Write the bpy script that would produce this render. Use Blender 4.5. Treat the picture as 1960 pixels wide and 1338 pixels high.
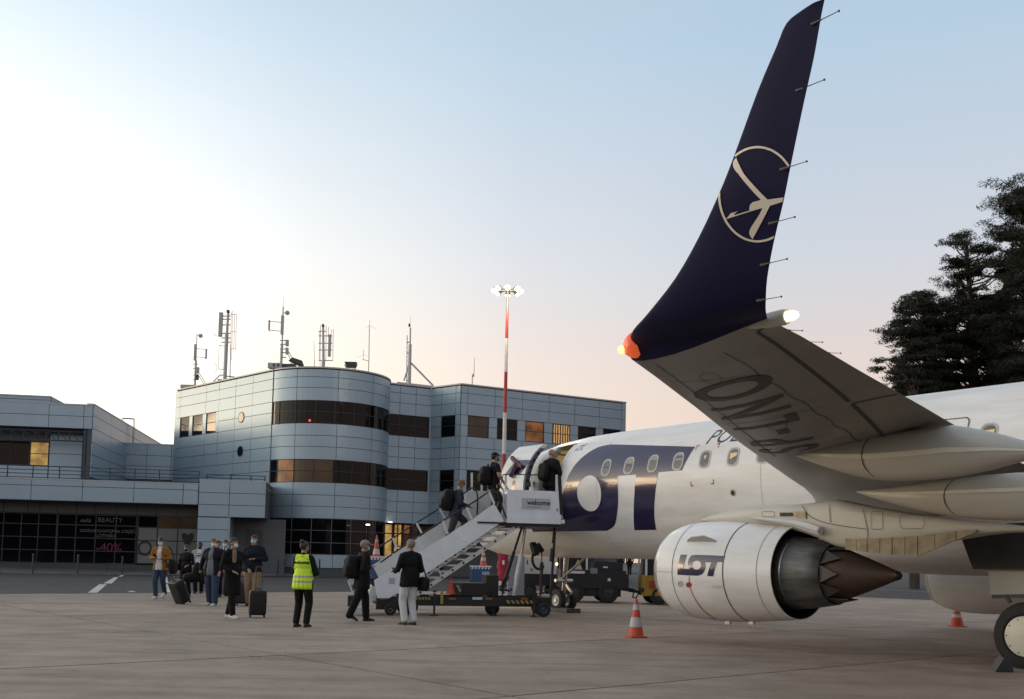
import bpy, bmesh, math, random
import numpy as np
from mathutils import Vector, Matrix
random.seed(7); RNG = np.random.default_rng(7)
for o in list(bpy.data.objects): bpy.data.objects.remove(o)
S = bpy.context.scene
C = S.collection
# ------------------------------------------------------------------ camera
F, CX, CY, PD, ROLL, HC = 1960.0, 980.0, 924.0, 147.0, math.radians(1.24), 1.42
_a = math.atan(PD / F)
_fw = np.array([0, math.cos(_a), math.sin(_a)]); _u0 = np.array([0, -math.sin(_a), math.cos(_a)]); _r0 = np.array([1.0, 0, 0])
_r = math.cos(ROLL) * _r0 + math.sin(ROLL) * _u0; _u = -math.sin(ROLL) * _r0 + math.cos(ROLL) * _u0
CR = np.array([_r, _u, _fw]); CO = np.array([0, 0, HC])
cam = bpy.data.cameras.new('camera'); camo = bpy.data.objects.new('camera', cam); C.objects.link(camo)
cam.lens = 36.0; cam.sensor_width = 36.0; cam.shift_y = (CY - 669.0) / 1960.0
cam.clip_start = 0.1; cam.clip_end = 6000
camo.matrix_world = Matrix(((_r[0], _u[0], -_fw[0], 0), (_r[1], _u[1], -_fw[1], 0), (_r[2], _u[2], -_fw[2], HC), (0, 0, 0, 1)))
S.camera = camo
# ------------------------------------------------------------------ sky and sun (dusk, sun just down on the left)
SUN_AZ, SUN_EL = math.radians(-78), math.radians(3.5)      # azimuth from +Y, clockwise positive
SKY_K = 0.14
w = bpy.data.worlds.new('World'); S.world = w; w.use_nodes = True
nt = w.node_tree; nt.nodes.clear()
def wn(t, **k):
    n = nt.nodes.new(t)
    for a, b in k.items(): setattr(n, a, b)
    return n
sky = wn('ShaderNodeTexSky', sky_type='NISHITA', sun_disc=False, sun_elevation=SUN_EL, sun_rotation=SUN_AZ,
         air_density=1.0, dust_density=2.0, ozone_density=1.5)
tc = wn('ShaderNodeTexCoord')
def vmath(op, a, b=None):
    n = wn('ShaderNodeVectorMath', operation=op); nt.links.new(a, n.inputs[0])
    if b is not None:
        if isinstance(b, tuple): n.inputs[1].default_value = b
        else: nt.links.new(b, n.inputs[1])
    return n
def smath(op, a, b, c=None, clamp=False):
    n = wn('ShaderNodeMath', operation=op, use_clamp=clamp)
    for i, v in enumerate((a, b, c)):
        if v is None: continue
        if isinstance(v, (int, float)): n.inputs[i].default_value = v
        else: nt.links.new(v, n.inputs[i])
    return n.outputs[0]
_sdir = (math.sin(SUN_AZ) * math.cos(SUN_EL), math.cos(SUN_AZ) * math.cos(SUN_EL), math.sin(SUN_EL))
cosun = vmath('DOT_PRODUCT', tc.outputs['Generated'], _sdir).outputs['Value']
sep = wn('ShaderNodeSeparateXYZ'); nt.links.new(tc.outputs['Generated'], sep.inputs[0])
elev = smath('MAXIMUM', sep.outputs[2], 0.0)
def ramp(fac, stops):
    n = wn('ShaderNodeValToRGB'); r = n.color_ramp
    while len(r.elements) < len(stops): r.elements.new(0.5)
    for e, (p, c) in zip(r.elements, stops): e.position = p; e.color = (*c, 1)
    nt.links.new(fac, n.inputs[0]); return n.outputs[0]
# twilight air: peach at the horizon, pale blue above, and a broad white glow round the place where the sun went down
base = ramp(elev, [(0.0, (0.86, 0.59, 0.45)), (0.10, (0.87, 0.67, 0.56)), (0.18, (0.80, 0.675, 0.62)), (0.28, (0.65, 0.675, 0.735)), (0.46, (0.475, 0.625, 0.775)), (0.7, (0.44, 0.50, 0.58)), (1.0, (0.44, 0.45, 0.48))])
side = ramp(smath('MULTIPLY_ADD', cosun, 0.5, 0.5), [(0.0, (0.74, 0.71, 0.74)), (0.22, (0.86, 0.84, 0.86)), (0.38, (0.96, 0.96, 0.96)), (1.0, (1.0, 1.0, 1.0))])
bm_ = wn('ShaderNodeMix', data_type='RGBA', blend_type='MULTIPLY'); bm_.inputs[0].default_value = 1.0
nt.links.new(base, bm_.inputs[6]); nt.links.new(side, bm_.inputs[7])
glow0 = ramp(cosun, [(0.0, (0.02, 0.02, 0.02)), (0.21, (0.14, 0.135, 0.11)), (0.40, (0.38, 0.37, 0.28)), (0.63, (0.82, 0.81, 0.69)), (0.82, (1.4, 1.36, 1.12)), (1.0, (2.0, 1.85, 1.4))])
gel = ramp(elev, [(0.0, (1, 0.96, 0.86)), (0.12, (1, 1, 0.96)), (0.28, (0.85, 0.82, 0.84)), (0.48, (0.34, 0.31, 0.31)), (0.75, (0.1, 0.12, 0.15)), (1.0, (0.03, 0.04, 0.05))])
gm = wn('ShaderNodeMix', data_type='RGBA', blend_type='MULTIPLY'); gm.inputs[0].default_value = 1.0
nt.links.new(glow0, gm.inputs[6]); nt.links.new(gel, gm.inputs[7]); glow = gm.outputs[2]
ga = wn('ShaderNodeMix', data_type='RGBA', blend_type='ADD'); ga.inputs[0].default_value = 1.0
nt.links.new(bm_.outputs[2], ga.inputs[6]); nt.links.new(glow, ga.inputs[7])
bg = wn('ShaderNodeBackground'); bg2 = wn('ShaderNodeBackground'); out = wn('ShaderNodeOutputWorld'); addsh = wn('ShaderNodeAddShader')
bg.inputs['Strength'].default_value = 0.02; bg2.inputs['Strength'].default_value = 0.95
nt.links.new(sky.outputs[0], bg.inputs[0]); nt.links.new(ga.outputs[2], bg2.inputs[0])
nt.links.new(bg.outputs[0], addsh.inputs[0]); nt.links.new(bg2.outputs[0], addsh.inputs[1]); nt.links.new(addsh.outputs[0], out.inputs[0])
sun = bpy.data.lights.new('sun', 'SUN'); suno = bpy.data.objects.new('sun', sun); C.objects.link(suno)
sun.energy = 0.45; sun.angle = math.radians(12); sun.color = (1.0, 0.72, 0.45)
_sd = Vector((math.sin(SUN_AZ) * math.cos(SUN_EL), math.cos(SUN_AZ) * math.cos(SUN_EL), math.sin(SUN_EL)))
suno.rotation_euler = _sd.to_track_quat('Z', 'Y').to_euler(); suno.location = (-40, 60, 30)
S.view_settings.view_transform = 'Standard'; S.view_settings.look = 'None'
S.view_settings.exposure = 0.06; S.view_settings.gamma = 1.0; S.view_settings.use_curve_mapping = False
S.cycles.max_bounces = 6; S.cycles.diffuse_bounces = 3; S.cycles.glossy_bounces = 3; S.cycles.transmission_bounces = 4
S.cycles.use_adaptive_sampling = True; S.cycles.use_denoising = True
S.cycles.sample_clamp_indirect = 6
# ------------------------------------------------------------------ pixels of the photograph to places in the world
def ray(x, y): return np.array([(x - CX) / F, -(y - CY) / F, 1.0]) @ CR
def proj(P):
    q = CR @ (np.asarray(P, float) - CO); return (CX + F * q[0] / q[2], CY - F * q[1] / q[2])
def gp(x, y, z=0.0):
    v = ray(x, y); return Vector(CO + v * (z - HC) / v[2])
def atY(x, y, Y):
    v = ray(x, y); return Vector(CO + v * (Y / v[1]))
class Fac:
    """a vertical plane through p with direction yaw; u along it, z up, w out of it"""
    def __init__(s, p, yaw):
        s.p = np.array([p[0], p[1], 0.0]); y = math.radians(yaw)
        s.u = np.array([math.cos(y), math.sin(y), 0]); s.n = np.array([math.sin(y), -math.cos(y), 0])
    def uz(s, x, y, w=0.0):
        v = ray(x, y); t = ((s.p + s.n * w - CO) @ s.n) / (v @ s.n); q = CO + v * t - s.p
        return float(q @ s.u), float(CO[2] + v[2] * t)
    def us(s, xs, y, w=0.0): return [s.uz(x, y, w)[0] for x in xs]
    def zs(s, ys, x, w=0.0): return [s.uz(x, y, w)[1] for y in ys]
    def P(s, u, z, w=0.0):
        q = s.p + s.u * u + s.n * w; return (q[0], q[1], z)
# ------------------------------------------------------------------ materials
MATS = {}
def pm(name, col, rough=0.6, metal=0.0, var=0.10, scale=3.0, bump=0.0, bscale=40.0, spec=0.5, emit=None, estr=0.0, coat=0.0, stretch=None):
    if name in MATS: return MATS[name]
    m = bpy.data.materials.new(name); m.use_nodes = True; t = m.node_tree; b = t.nodes['Principled BSDF']
    b.inputs['Roughness'].default_value = rough; b.inputs['Metallic'].default_value = metal
    b.inputs['Specular IOR Level'].default_value = spec
    if coat: b.inputs['Coat Weight'].default_value = coat; b.inputs['Coat Roughness'].default_value = 0.08
    if var > 0:
        tc = t.nodes.new('ShaderNodeTexCoord'); mp = t.nodes.new('ShaderNodeMapping'); t.links.new(tc.outputs['Object'], mp.inputs[0])
        if stretch: mp.inputs['Scale'].default_value = stretch
        n = t.nodes.new('ShaderNodeTexNoise'); n.inputs['Scale'].default_value = scale; n.inputs['Detail'].default_value = 6; n.inputs['Roughness'].default_value = 0.6
        t.links.new(mp.outputs[0], n.inputs[0])
        r = t.nodes.new('ShaderNodeValToRGB')
        r.color_ramp.elements[0].position = 0.3; r.color_ramp.elements[1].position = 0.72
        r.color_ramp.elements[0].color = (*[c * (1 - var) for c in col], 1); r.color_ramp.elements[1].color = (*[min(1, c * (1 + var)) for c in col], 1)
        t.links.new(n.outputs[0], r.inputs[0]); t.links.new(r.outputs[0], b.inputs['Base Color'])
        rr = t.nodes.new('ShaderNodeMapRange'); rr.inputs[3].default_value = max(0.02, rough * (1 - var)); rr.inputs[4].default_value = min(1, rough * (1 + var))
        t.links.new(n.outputs[0], rr.inputs[0]); t.links.new(rr.outputs[0], b.inputs['Roughness'])
    else: b.inputs['Base Color'].default_value = (*col, 1)
    if bump:
        n2 = t.nodes.new('ShaderNodeTexNoise'); n2.inputs['Scale'].default_value = bscale; n2.inputs['Detail'].default_value = 4
        bp = t.nodes.new('ShaderNodeBump'); bp.inputs['Strength'].default_value = bump; bp.inputs['Distance'].default_value = 0.02
        tc2 = t.nodes.new('ShaderNodeTexCoord'); t.links.new(tc2.outputs['Object'], n2.inputs[0])
        t.links.new(n2.outputs[0], bp.inputs['Height']); t.links.new(bp.outputs[0], b.inputs['Normal'])
    if emit: b.inputs['Emission Color'].default_value = (*emit, 1); b.inputs['Emission Strength'].default_value = estr
    MATS[name] = m; return m
# ------------------------------------------------------------------ objects
ROOTM = {}
def tag(o, label=None, cat=None, group=None, kind=None):
    for k, v in (('label', label), ('category', cat), ('group', group), ('kind', kind)):
        if v: o[k] = v
    return o
def thing(name, label, cat, loc=(0, 0, 0), rz=0.0, group=None, mat4=None):
    o = bpy.data.objects.new(name, None); C.objects.link(o); o.empty_display_size = 0.3
    M = mat4 if mat4 is not None else Matrix.LocRotScale(Vector(loc), Matrix.Rotation(rz, 3, 'Z'), None)
    o.matrix_world = M; ROOTM[o.name] = M
    return tag(o, label, cat, group)
def rootm(o):
    while o is not None:
        if o.name in ROOTM: return ROOTM[o.name]
        o = o.parent
    return Matrix()
class MB:
    def __init__(s): s.v = []; s.f = []; s.mi = []; s.cm = 0
    def add(s, vs, fs):
        k = len(s.v); s.v += [tuple(v) for v in vs]; s.f += [tuple(i + k for i in f) for f in fs]; s.mi += [s.cm] * len(fs); return s
    def box(s, x0, x1, y0, y1, z0, z1):
        return s.add([(x, y, z) for z in (z0, z1) for y in (y0, y1) for x in (x0, x1)],
                     [(0, 2, 3, 1), (4, 5, 7, 6), (0, 1, 5, 4), (2, 6, 7, 3), (0, 4, 6, 2), (1, 3, 7, 5)])
    def hexa(s, a, b):   # two quads, a below / behind b
        return s.add(list(a) + list(b), [(3, 2, 1, 0), (4, 5, 6, 7)] + [(i, (i + 1) % 4, 4 + (i + 1) % 4, 4 + i) for i in range(4)])
    def fbox(s, fc, u0, u1, z0, z1, w0, w1):
        q = lambda w: [fc.P(u0, z0, w), fc.P(u1, z0, w), fc.P(u1, z1, w), fc.P(u0, z1, w)]
        return s.hexa(q(w0), q(w1))
    def cyl(s, p0, p1, r0, r1=None, n=10, cap=True):
        r1 = r0 if r1 is None else r1
        p0 = Vector(p0); p1 = Vector(p1); d = (p1 - p0)
        if d.length < 1e-6: return s
        d.normalize(); a = d.orthogonal().normalized(); b = d.cross(a)
        vs = []
        for p, r in ((p0, r0), (p1, r1)):
            for i in range(n):
                t = 2 * math.pi * i / n; vs.append(p + a * (math.cos(t) * r) + b * (math.sin(t) * r))
        fs = [(i, (i + 1) % n, n + (i + 1) % n, n + i) for i in range(n)]
        if cap: fs += [tuple(range(n - 1, -1, -1)), tuple(range(n, 2 * n))]
        return s.add(vs, fs)
    def bar(s, p0, p1, w, h=None, up=(0, 0, 1)):   # rectangular bar
        h = w if h is None else h
        p0 = Vector(p0); p1 = Vector(p1); d = (p1 - p0).normalized(); u = Vector(up)
        if abs(d.dot(u)) > 0.98: u = Vector((1, 0, 0))
        a = d.cross(u).normalized() * (w / 2); b = a.cross(d).normalized() * (h / 2)
        q = lambda p: [p - a - b, p + a - b, p + a + b, p - a + b]
        return s.hexa(q(p0), q(p1))
    def tube(s, pts, r, n=8):
        for i in range(len(pts) - 1): s.cyl(pts[i], pts[i + 1], r, r, n)
        return s
    def lathe(s, prof, o, axis, n=24, cap=False):   # prof: (distance along axis, radius)
        o = Vector(o); d = Vector(axis).normalized(); a = d.orthogonal().normalized(); b = d.cross(a)
        if abs(d.z) < 0.9: a = Vector((0, 0, 1)) - d * d.z; a.normalize(); b = d.cross(a)
        vs = [o + d * t + a * (math.cos(2 * math.pi * i / n) * r) + b * (math.sin(2 * math.pi * i / n) * r) for t, r in prof for i in range(n)]
        fs = [(k * n + i, k * n + (i + 1) % n, (k + 1) * n + (i + 1) % n, (k + 1) * n + i) for k in range(len(prof) - 1) for i in range(n)]
        if cap: fs += [tuple(range(n - 1, -1, -1)), tuple(range((len(prof) - 1) * n, len(prof) * n))]
        return s.add(vs, fs)
    def loft(s, rings, close=True, cap=False):
        n = len(rings[0]); vs = [p for r in rings for p in r]
        m = n if close else n - 1
        fs = [(k * n + i, k * n + (i + 1) % n, (k + 1) * n + (i + 1) % n, (k + 1) * n + i) for k in range(len(rings) - 1) for i in range(m)]
        if cap: fs += [tuple(range(n - 1, -1, -1)), tuple(range((len(rings) - 1) * n, len(rings) * n))]
        return s.add(vs, fs)
    def prism(s, poly, off):   # poly: 3d points, off: vector
        n = len(poly); off = Vector(off); a = [Vector(p) for p in poly]
        return s.add(a + [p + off for p in a], [tuple(range(n - 1, -1, -1)), tuple(range(n, 2 * n))] + [(i, (i + 1) % n, n + (i + 1) % n, n + i) for i in range(n)])
    def build(s, name, mat, parent=None, smooth=False, world=True, loc=None):
        me = bpy.data.meshes.new(name)
        if world and parent is not None:
            Mi = np.array(rootm(parent).inverted()); V = np.array(s.v, float); V = V @ Mi[:3, :3].T + Mi[:3, 3]
        else: V = np.array(s.v, float).reshape(-1, 3)
        if loc is not None: V = V - np.array(loc)
        me.from_pydata(V.tolist(), [], s.f)
        bm = bmesh.new(); bm.from_mesh(me); bmesh.ops.recalc_face_normals(bm, faces=bm.faces); bm.to_mesh(me); bm.free()
        ml = mat if isinstance(mat, (list, tuple)) else [mat]
        for m in ml: me.materials.append(m)
        if len(ml) > 1: me.polygons.foreach_set('material_index', s.mi)
        if smooth: me.shade_smooth() if smooth is True else (me.shade_smooth(), me.set_sharp_from_angle(angle=math.radians(smooth)))
        o = bpy.data.objects.new(name, me); C.objects.link(o)
        if parent is not None: o.parent = parent
        elif loc is not None: o.location = loc
        return o
def link_copy(o, parent=None):
    c = o.copy(); C.objects.link(c); c.parent = parent
    for ch in [x for x in o.children]: link_copy(ch, c)
    return c
def place_copy(proto, loc, rz, label, group=None):
    c = link_copy(proto); M = Matrix.LocRotScale(Vector(loc), Matrix.Rotation(rz, 3, 'Z'), None)
    c.matrix_world = M; ROOTM[c.name] = M; c['label'] = label
    if group: c['group'] = group
    return c
# flat lettering and emblems laid on a surface: outlines in (a, b), cut on a grid and mapped by fn(a, b) -> world point
def outline_mesh(polys=None, text=None, size=1.0, shear=0.0, align='LEFT', spacing=1.0, bold=0.0):
    if text is not None:
        cu = bpy.data.curves.new('lettering', 'FONT'); cu.body = text; cu.size = size; cu.shear = shear; cu.align_x = align; cu.space_character = spacing
        cu.resolution_u = 4; cu.offset = bold
    else:
        cu = bpy.data.curves.new('lettering', 'CURVE'); cu.dimensions = '2D'; cu.fill_mode = 'BOTH'
        for p in polys:
            sp = cu.splines.new('POLY'); sp.points.add(len(p) - 1)
            for q, (x, y) in zip(sp.points, p): q.co = (x, y, 0, 1)
            sp.use_cyclic_u = True
    ob = bpy.data.objects.new('lettering', cu); C.objects.link(ob); dg = bpy.context.evaluated_depsgraph_get()
    me = ob.evaluated_get(dg).to_mesh(); bm = bmesh.new(); bm.from_mesh(me)
    ob.evaluated_get(dg).to_mesh_clear(); bpy.data.objects.remove(ob); bpy.data.curves.remove(cu)
    return bm
def decal(name, mat, parent, fn, polys=None, text=None, step=None, smooth=True, **k):
    bm = outline_mesh(polys, text, **k)
    if step:
        xs = [v.co.x for v in bm.verts]; ys = [v.co.y for v in bm.verts]
        for ax, lo, hi in ((0, min(xs), max(xs)), (1, min(ys), max(ys))):
            st = step[ax] if isinstance(step, (tuple, list)) else step
            q = lo + st * 0.5
            while q < hi:
                co = (q, 0, 0) if ax == 0 else (0, q, 0); no = (1, 0, 0) if ax == 0 else (0, 1, 0)
                bmesh.ops.bisect_plane(bm, geom=bm.verts[:] + bm.edges[:] + bm.faces[:], plane_co=co, plane_no=no, dist=1e-5)
                q += st
    vs = [fn(v.co.x, v.co.y) for v in bm.verts]; bm.verts.index_update()
    mb = MB(); mb.add(vs, [[v.index for v in f.verts] for f in bm.faces]); bm.free()
    return mb.build(name, mat, parent, smooth=smooth)
def ellipse(cx, cy, rx, ry, n=40, a0=0, rev=False):
    r = [(cx + rx * math.cos(a0 + 2 * math.pi * i / n), cy + ry * math.sin(a0 + 2 * math.pi * i / n)) for i in range(n)]
    return r[::-1] if rev else r
def spline(pts, n=8, closed=False):
    P = [np.array(p, float) for p in pts]; out = []; N = len(P)
    rng = range(N) if closed else range(N - 1)
    for i in rng:
        g = (lambda k: P[k % N]) if closed else (lambda k: P[min(max(k, 0), N - 1)])
        a, b, c, d = g(i - 1), g(i), g(i + 1), g(i + 2)
        for j in range(n):
            t = j / n; out.append(tuple(0.5 * ((2 * b) + (c - a) * t + (2 * a - 5 * b + 4 * c - d) * t * t + (3 * b - a - 3 * c + d) * t ** 3)))
    if not closed: out.append(tuple(P[-1]))
    return out
# ------------------------------------------------------------------ ground
def ground_mat(name, c0, c1, stain, rough, big=0.25, fine=9.0, streak=False):
    m = bpy.data.materials.new(name); m.use_nodes = True; t = m.node_tree; b = t.nodes['Principled BSDF']
    N = lambda ty: t.nodes.new(ty); L = t.links.new
    tc = N('ShaderNodeNewGeometry')
    def noise(sc, det=6, ro=0.6):
        n = N('ShaderNodeTexNoise'); n.inputs['Scale'].default_value = sc; n.inputs['Detail'].default_value = det; n.inputs['Roughness'].default_value = ro
        L(tc.outputs['Position'], n.inputs[0]); return n.outputs[0]
    def ramp2(f, p0, p1, a, bb):
        r = N('ShaderNodeValToRGB'); r.color_ramp.elements[0].position = p0; r.color_ramp.elements[1].position = p1
        r.color_ramp.elements[0].color = (*a, 1); r.color_ramp.elements[1].color = (*bb, 1); L(f, r.inputs[0]); return r.outputs[0]
    def mul(a, bb, fac=1.0):
        x = N('ShaderNodeMix'); x.data_type = 'RGBA'; x.blend_type = 'MULTIPLY'; x.inputs[0].default_value = fac; L(a, x.inputs[6]); L(bb, x.inputs[7]); return x.outputs[2]
    col = ramp2(noise(big, 8, 0.65), 0.32, 0.68, c0, c1)
    col = mul(col, ramp2(noise(fine * 6, 3, 0.7), 0.25, 0.75, (0.86,) * 3, (1.1,) * 3))
    col = mul(col, ramp2(noise(0.9, 9, 0.72), 0.36, 0.56, stain, (1, 1, 1)), 0.8)
    col = mul(col, ramp2(noise(2.6, 9, 0.7), 0.30, 0.42, (0.62, 0.60, 0.58), (1, 1, 1)), 0.7)
    if streak:   # rubber and oil drawn out along the way vehicles drive
        mp = N('ShaderNodeMapping'); mp.inputs['Rotation'].default_value = (0, 0, math.radians(-52)); mp.inputs['Scale'].default_value = (0.10, 1.6, 1); L(tc.outputs['Position'], mp.inputs[0])
        ns = N('ShaderNodeTexNoise'); ns.inputs['Scale'].default_value = 1.3; ns.inputs['Detail'].default_value = 5; L(mp.outputs[0], ns.inputs[0]); col = mul(col, ramp2(ns.outputs[0], 0.34, 0.52, (0.74, 0.73, 0.73), (1, 1, 1)), 0.8)
        oi = N('ShaderNodeObjectInfo'); col = mul(col, ramp2(oi.outputs['Random'], 0.0, 1.0, (0.90, 0.90, 0.91), (1.08, 1.07, 1.05)))
        sp = N('ShaderNodeTexNoise'); sp.inputs['Scale'].default_value = 3.3; sp.inputs['Detail'].default_value = 2; L(tc.outputs['Position'], sp.inputs[0]); col = mul(col, ramp2(sp.outputs[0], 0.24, 0.29, (0.45, 0.43, 0.42), (1, 1, 1)), 0.8)
    L(col, b.inputs['Base Color'])
    rr = N('ShaderNodeMapRange'); rr.inputs[3].default_value = rough - 0.12; rr.inputs[4].default_value = rough + 0.1; L(noise(1.5, 5), rr.inputs[0]); L(rr.outputs[0], b.inputs['Roughness'])
    bp = N('ShaderNodeBump'); bp.inputs['Strength'].default_value = 0.35; bp.inputs['Distance'].default_value = 0.01; L(noise(60, 4), bp.inputs['Height']); L(bp.outputs[0], b.inputs['Normal'])
    b.inputs['Specular IOR Level'].default_value = 0.35
    return m
M_conc = ground_mat('apron concrete', (0.305, 0.236, 0.184), (0.390, 0.303, 0.238), (0.66, 0.65, 0.64), 0.72, streak=True)
M_asph = ground_mat('asphalt', (0.042, 0.040, 0.040), (0.062, 0.059, 0.057), (0.8, 0.8, 0.8), 0.8)
M_pave = ground_mat('pavement setts', (0.075, 0.075, 0.077), (0.105, 0.104, 0.103), (0.8, 0.8, 0.8), 0.8)
M_paint = ground_mat('road paint', (0.50, 0.50, 0.49), (0.62, 0.61, 0.6), (0.7, 0.7, 0.7), 0.7)
M_ypaint = ground_mat('yellow paint', (0.42, 0.24, 0.05), (0.50, 0.30, 0.08), (0.6, 0.6, 0.6), 0.7)
g = MB(); R_ = 1500
g.add([(-R_, -300, -0.012), (R_, -300, -0.012), (R_, 2400, -0.012), (-R_, 2400, -0.012)], [(0, 1, 2, 3)])
tag(g.build('ground', M_asph), kind='structure')
# the concrete apron, slab by slab: rows 5 m wide, slabs 7.5 m long, joints as in the photograph
apron = bpy.data.objects.new('apron', None); C.objects.link(apron); tag(apron, kind='structure')
j0 = gp(541, 1254); jd = (gp(1824, 1191) - gp(0, 1277)); jd.z = 0; jd.normalize(); jn = Vector((jd.y, -jd.x, 0))
eA = [gp(0, 1137), gp(650, 1133)]; eB = [gp(1176, 1125), gp(1640, 1143)]
def clip(poly, a, b):
    d = b - a; n = Vector((d.y, -d.x, 0)); out_ = []
    f = lambda p: (p - a).dot(n)
    for i in range(len(poly)):
        p, q = poly[i], poly[(i + 1) % len(poly)]; fp, fq = f(p), f(q)
        if fp >= 0: out_.append(p)
        if fp * fq < 0: out_.append(p + (q - p) * (fp / (fp - fq)))
    return out_
SL, SW, GAP = 7.5, 5.0, 0.022
for i in range(-11, 10):
    for k in range(-9, 5):
        o_ = j0 + jd * (i * SL) + jn * (k * SW)
        if i < 0 or k == 0: pass
        cn = o_ + jd * SL / 2 + jn * SW / 2
        if cn.y < -6 or abs(cn.x) > 12 + cn.y * 0.75: continue
        e = GAP
        q = [o_ + jd * e + jn * e, o_ + jd * (SL - e) + jn * e, o_ + jd * (SL - e) + jn * (SW - e), o_ + jd * e + jn * (SW - e)]
        q = clip(clip(q, eA[0], eA[1]), eB[0], eB[1])
        if len(q) < 3: continue
        dz = random.uniform(-0.003, 0.0)
        m_ = MB(); m_.prism([(p.x, p.y, -0.010) for p in q], (0, 0, 0.010 + dz)); m_.build('slab', M_conc, apron)
# pavement before the terminal, rising gently to the facades; its kerb
kp = [gp(-500, 1090), gp(0, 1098.5), gp(300, 1101), gp(650, 1102.5), gp(1000, 1099), gp(1260, 1098)]
PAVE_BACK = 0.5
m_ = MB()
top = [(p.x, p.y, 0.13) for p in kp]; back = [(p.x * 1.22 - 1, p.y * 1.0 + 13 + (6 if i > 2 else 0), 0.46) for i, p in enumerate(kp)]; far = [(p[0] * 1.3, p[1] + 40, 0.48) for p in back]
n_ = len(kp); m_.add(top + back + far, [(i, i + 1, n_ + i + 1, n_ + i) for i in range(n_ - 1)] + [(n_ + i, n_ + i + 1, 2 * n_ + i + 1, 2 * n_ + i) for i in range(n_ - 1)])
pav = tag(m_.build('pavement', M_pave), kind='structure')
M_kerb = pm('kerb stone', (0.17, 0.17, 0.17), 0.8, var=0.15, scale=2)
for i in range(n_ - 1):
    a, b = Vector(kp[i]), Vector(kp[i + 1]); L_ = (b - a).length; cnt = max(1, int(L_ / 2.0)); d_ = (b - a).normalized(); nn = Vector((d_.y, -d_.x, 0))
    for k in range(cnt):
        p = a + d_ * (L_ * k / cnt + 0.01); q = a + d_ * (L_ * (k + 1) / cnt - 0.01)
        m_ = MB(); m_.hexa([p + nn * 0.14, q + nn * 0.14, q, p], [v + Vector((0, 0, 0.135)) for v in (p + nn * 0.14, q + nn * 0.14, q, p)]); m_.build('kerb_stone', M_kerb, pav)
# painted markings, sheets 4 mm above the road
def paint(pts, mat, name, z=0.0):
    m = MB(); m.add([(p.x, p.y, z) for p in pts], [tuple(range(len(pts)))]); return tag(m.build(name, mat), kind='structure')
def pline(px, wid, mat, name, z):
    for i in range(len(px) - 1):
        a, b = gp(*px[i]), gp(*px[i + 1]); d_ = (b - a).normalized(); nn = Vector((-d_.y, d_.x, 0)) * wid / 2
        paint([a - nn, b - nn, b + nn, a + nn], mat, name, z)
ZR = -0.006
for q in (((168, 1134), (186, 1134), (205, 1118), (190, 1118)), ((198, 1116.5), (214, 1116.5), (227, 1104.5), (219, 1104.5)), ((226, 1103.5), (233, 1103.5), (241, 1098.8), (235, 1098.8)),
          ((316, 1118), (322, 1118), (327.5, 1133.5), (317, 1133.5)), ((316, 1104), (320, 1104), (322, 1116), (316, 1116)), ((242, 1132.8), (252, 1130.3), (262, 1132.8))):
    paint([gp(*p) for p in q], M_paint, 'lane_dash', ZR)
pline([(330, 1103.5), (520, 1107.5), (700, 1110.5), (900, 1112.3)], 0.22, M_paint, 'edge_line', ZR)
pline([(1110, 1113), (1225, 1113)], 0.22, M_paint, 'edge_line', ZR)
pline([(1600, 1123.5), (1900, 1139)], 0.25, M_paint, 'edge_line', ZR)
pline([(-40, 1111), (200, 1111.5)], 0.14, pm('worn paint', (0.12, 0.12, 0.12), 0.8), 'edge_line', ZR)
pline([(-40, 1116), (190, 1116.5)], 0.14, MATS['worn paint'], 'edge_line', ZR)
pline([(1000, 1160), (1100, 1171), (1240, 1184), (1500, 1207), (1760, 1230), (1965, 1250)], 0.10, M_ypaint, 'taxi_line', 0.004)
# ------------------------------------------------------------------ buildings
M_panel = pm('aluminium panel', (0.325, 0.42, 0.495), 0.40, metal=0.35, var=0.05, scale=0.6)
M_gapd = pm('panel joint', (0.075, 0.085, 0.095), 0.9, var=0)
M_glass = pm('dark glass', (0.004, 0.0045, 0.006), 0.05, var=0.0, spec=0.2)
M_frame = pm('window frame', (0.022, 0.024, 0.028), 0.5, var=0)
M_framel = pm('light window frame', (0.085, 0.09, 0.10), 0.5, var=0)
M_cope = pm('roof coping', (0.48, 0.48, 0.47), 0.5, metal=0.2, var=0.06)
M_roof = pm('roof felt', (0.08, 0.08, 0.085), 0.9)
M_blue = pm('blue steel', (0.018, 0.034, 0.06), 0.5, var=0.1)
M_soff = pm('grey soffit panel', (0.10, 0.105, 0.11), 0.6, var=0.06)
def lit_mat(name, c0, c1, k, kind):
    m = bpy.data.materials.new(name); m.use_nodes = True; t = m.node_tree; b = t.nodes['Principled BSDF']
    tc = t.nodes.new('ShaderNodeTexCoord'); b.inputs['Base Color'].default_value = (0.03, 0.02, 0.01, 1); b.inputs['Roughness'].default_value = 0.15
    if kind == 'blind':
        n = t.nodes.new('ShaderNodeTexWave'); n.inputs['Scale'].default_value = 1.6; n.inputs['Distortion'].default_value = 2.5; n.inputs['Detail'].default_value = 3; n.bands_direction = 'X'
    else:
        n = t.nodes.new('ShaderNodeTexNoise'); n.inputs['Scale'].default_value = 0.9; n.inputs['Detail'].default_value = 2
    t.links.new(tc.outputs['Object'], n.inputs[0]); r = t.nodes.new('ShaderNodeValToRGB'); r.color_ramp.elements[0].position = 0.35; r.color_ramp.elements[1].position = 0.7
    r.color_ramp.elements[0].color = (*c0, 1); r.color_ramp.elements[1].color = (*c1, 1); t.links.new(n.outputs[0], r.inputs[0])
    t.links.new(r.outputs[0], b.inputs['Emission Color']); b.inputs['Emission Strength'].default_value = k; return m
M_litor = lit_mat('room lit orange', (0.03, 0.010, 0.003), (0.24, 0.078, 0.014), 1.0, 'room')
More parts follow.
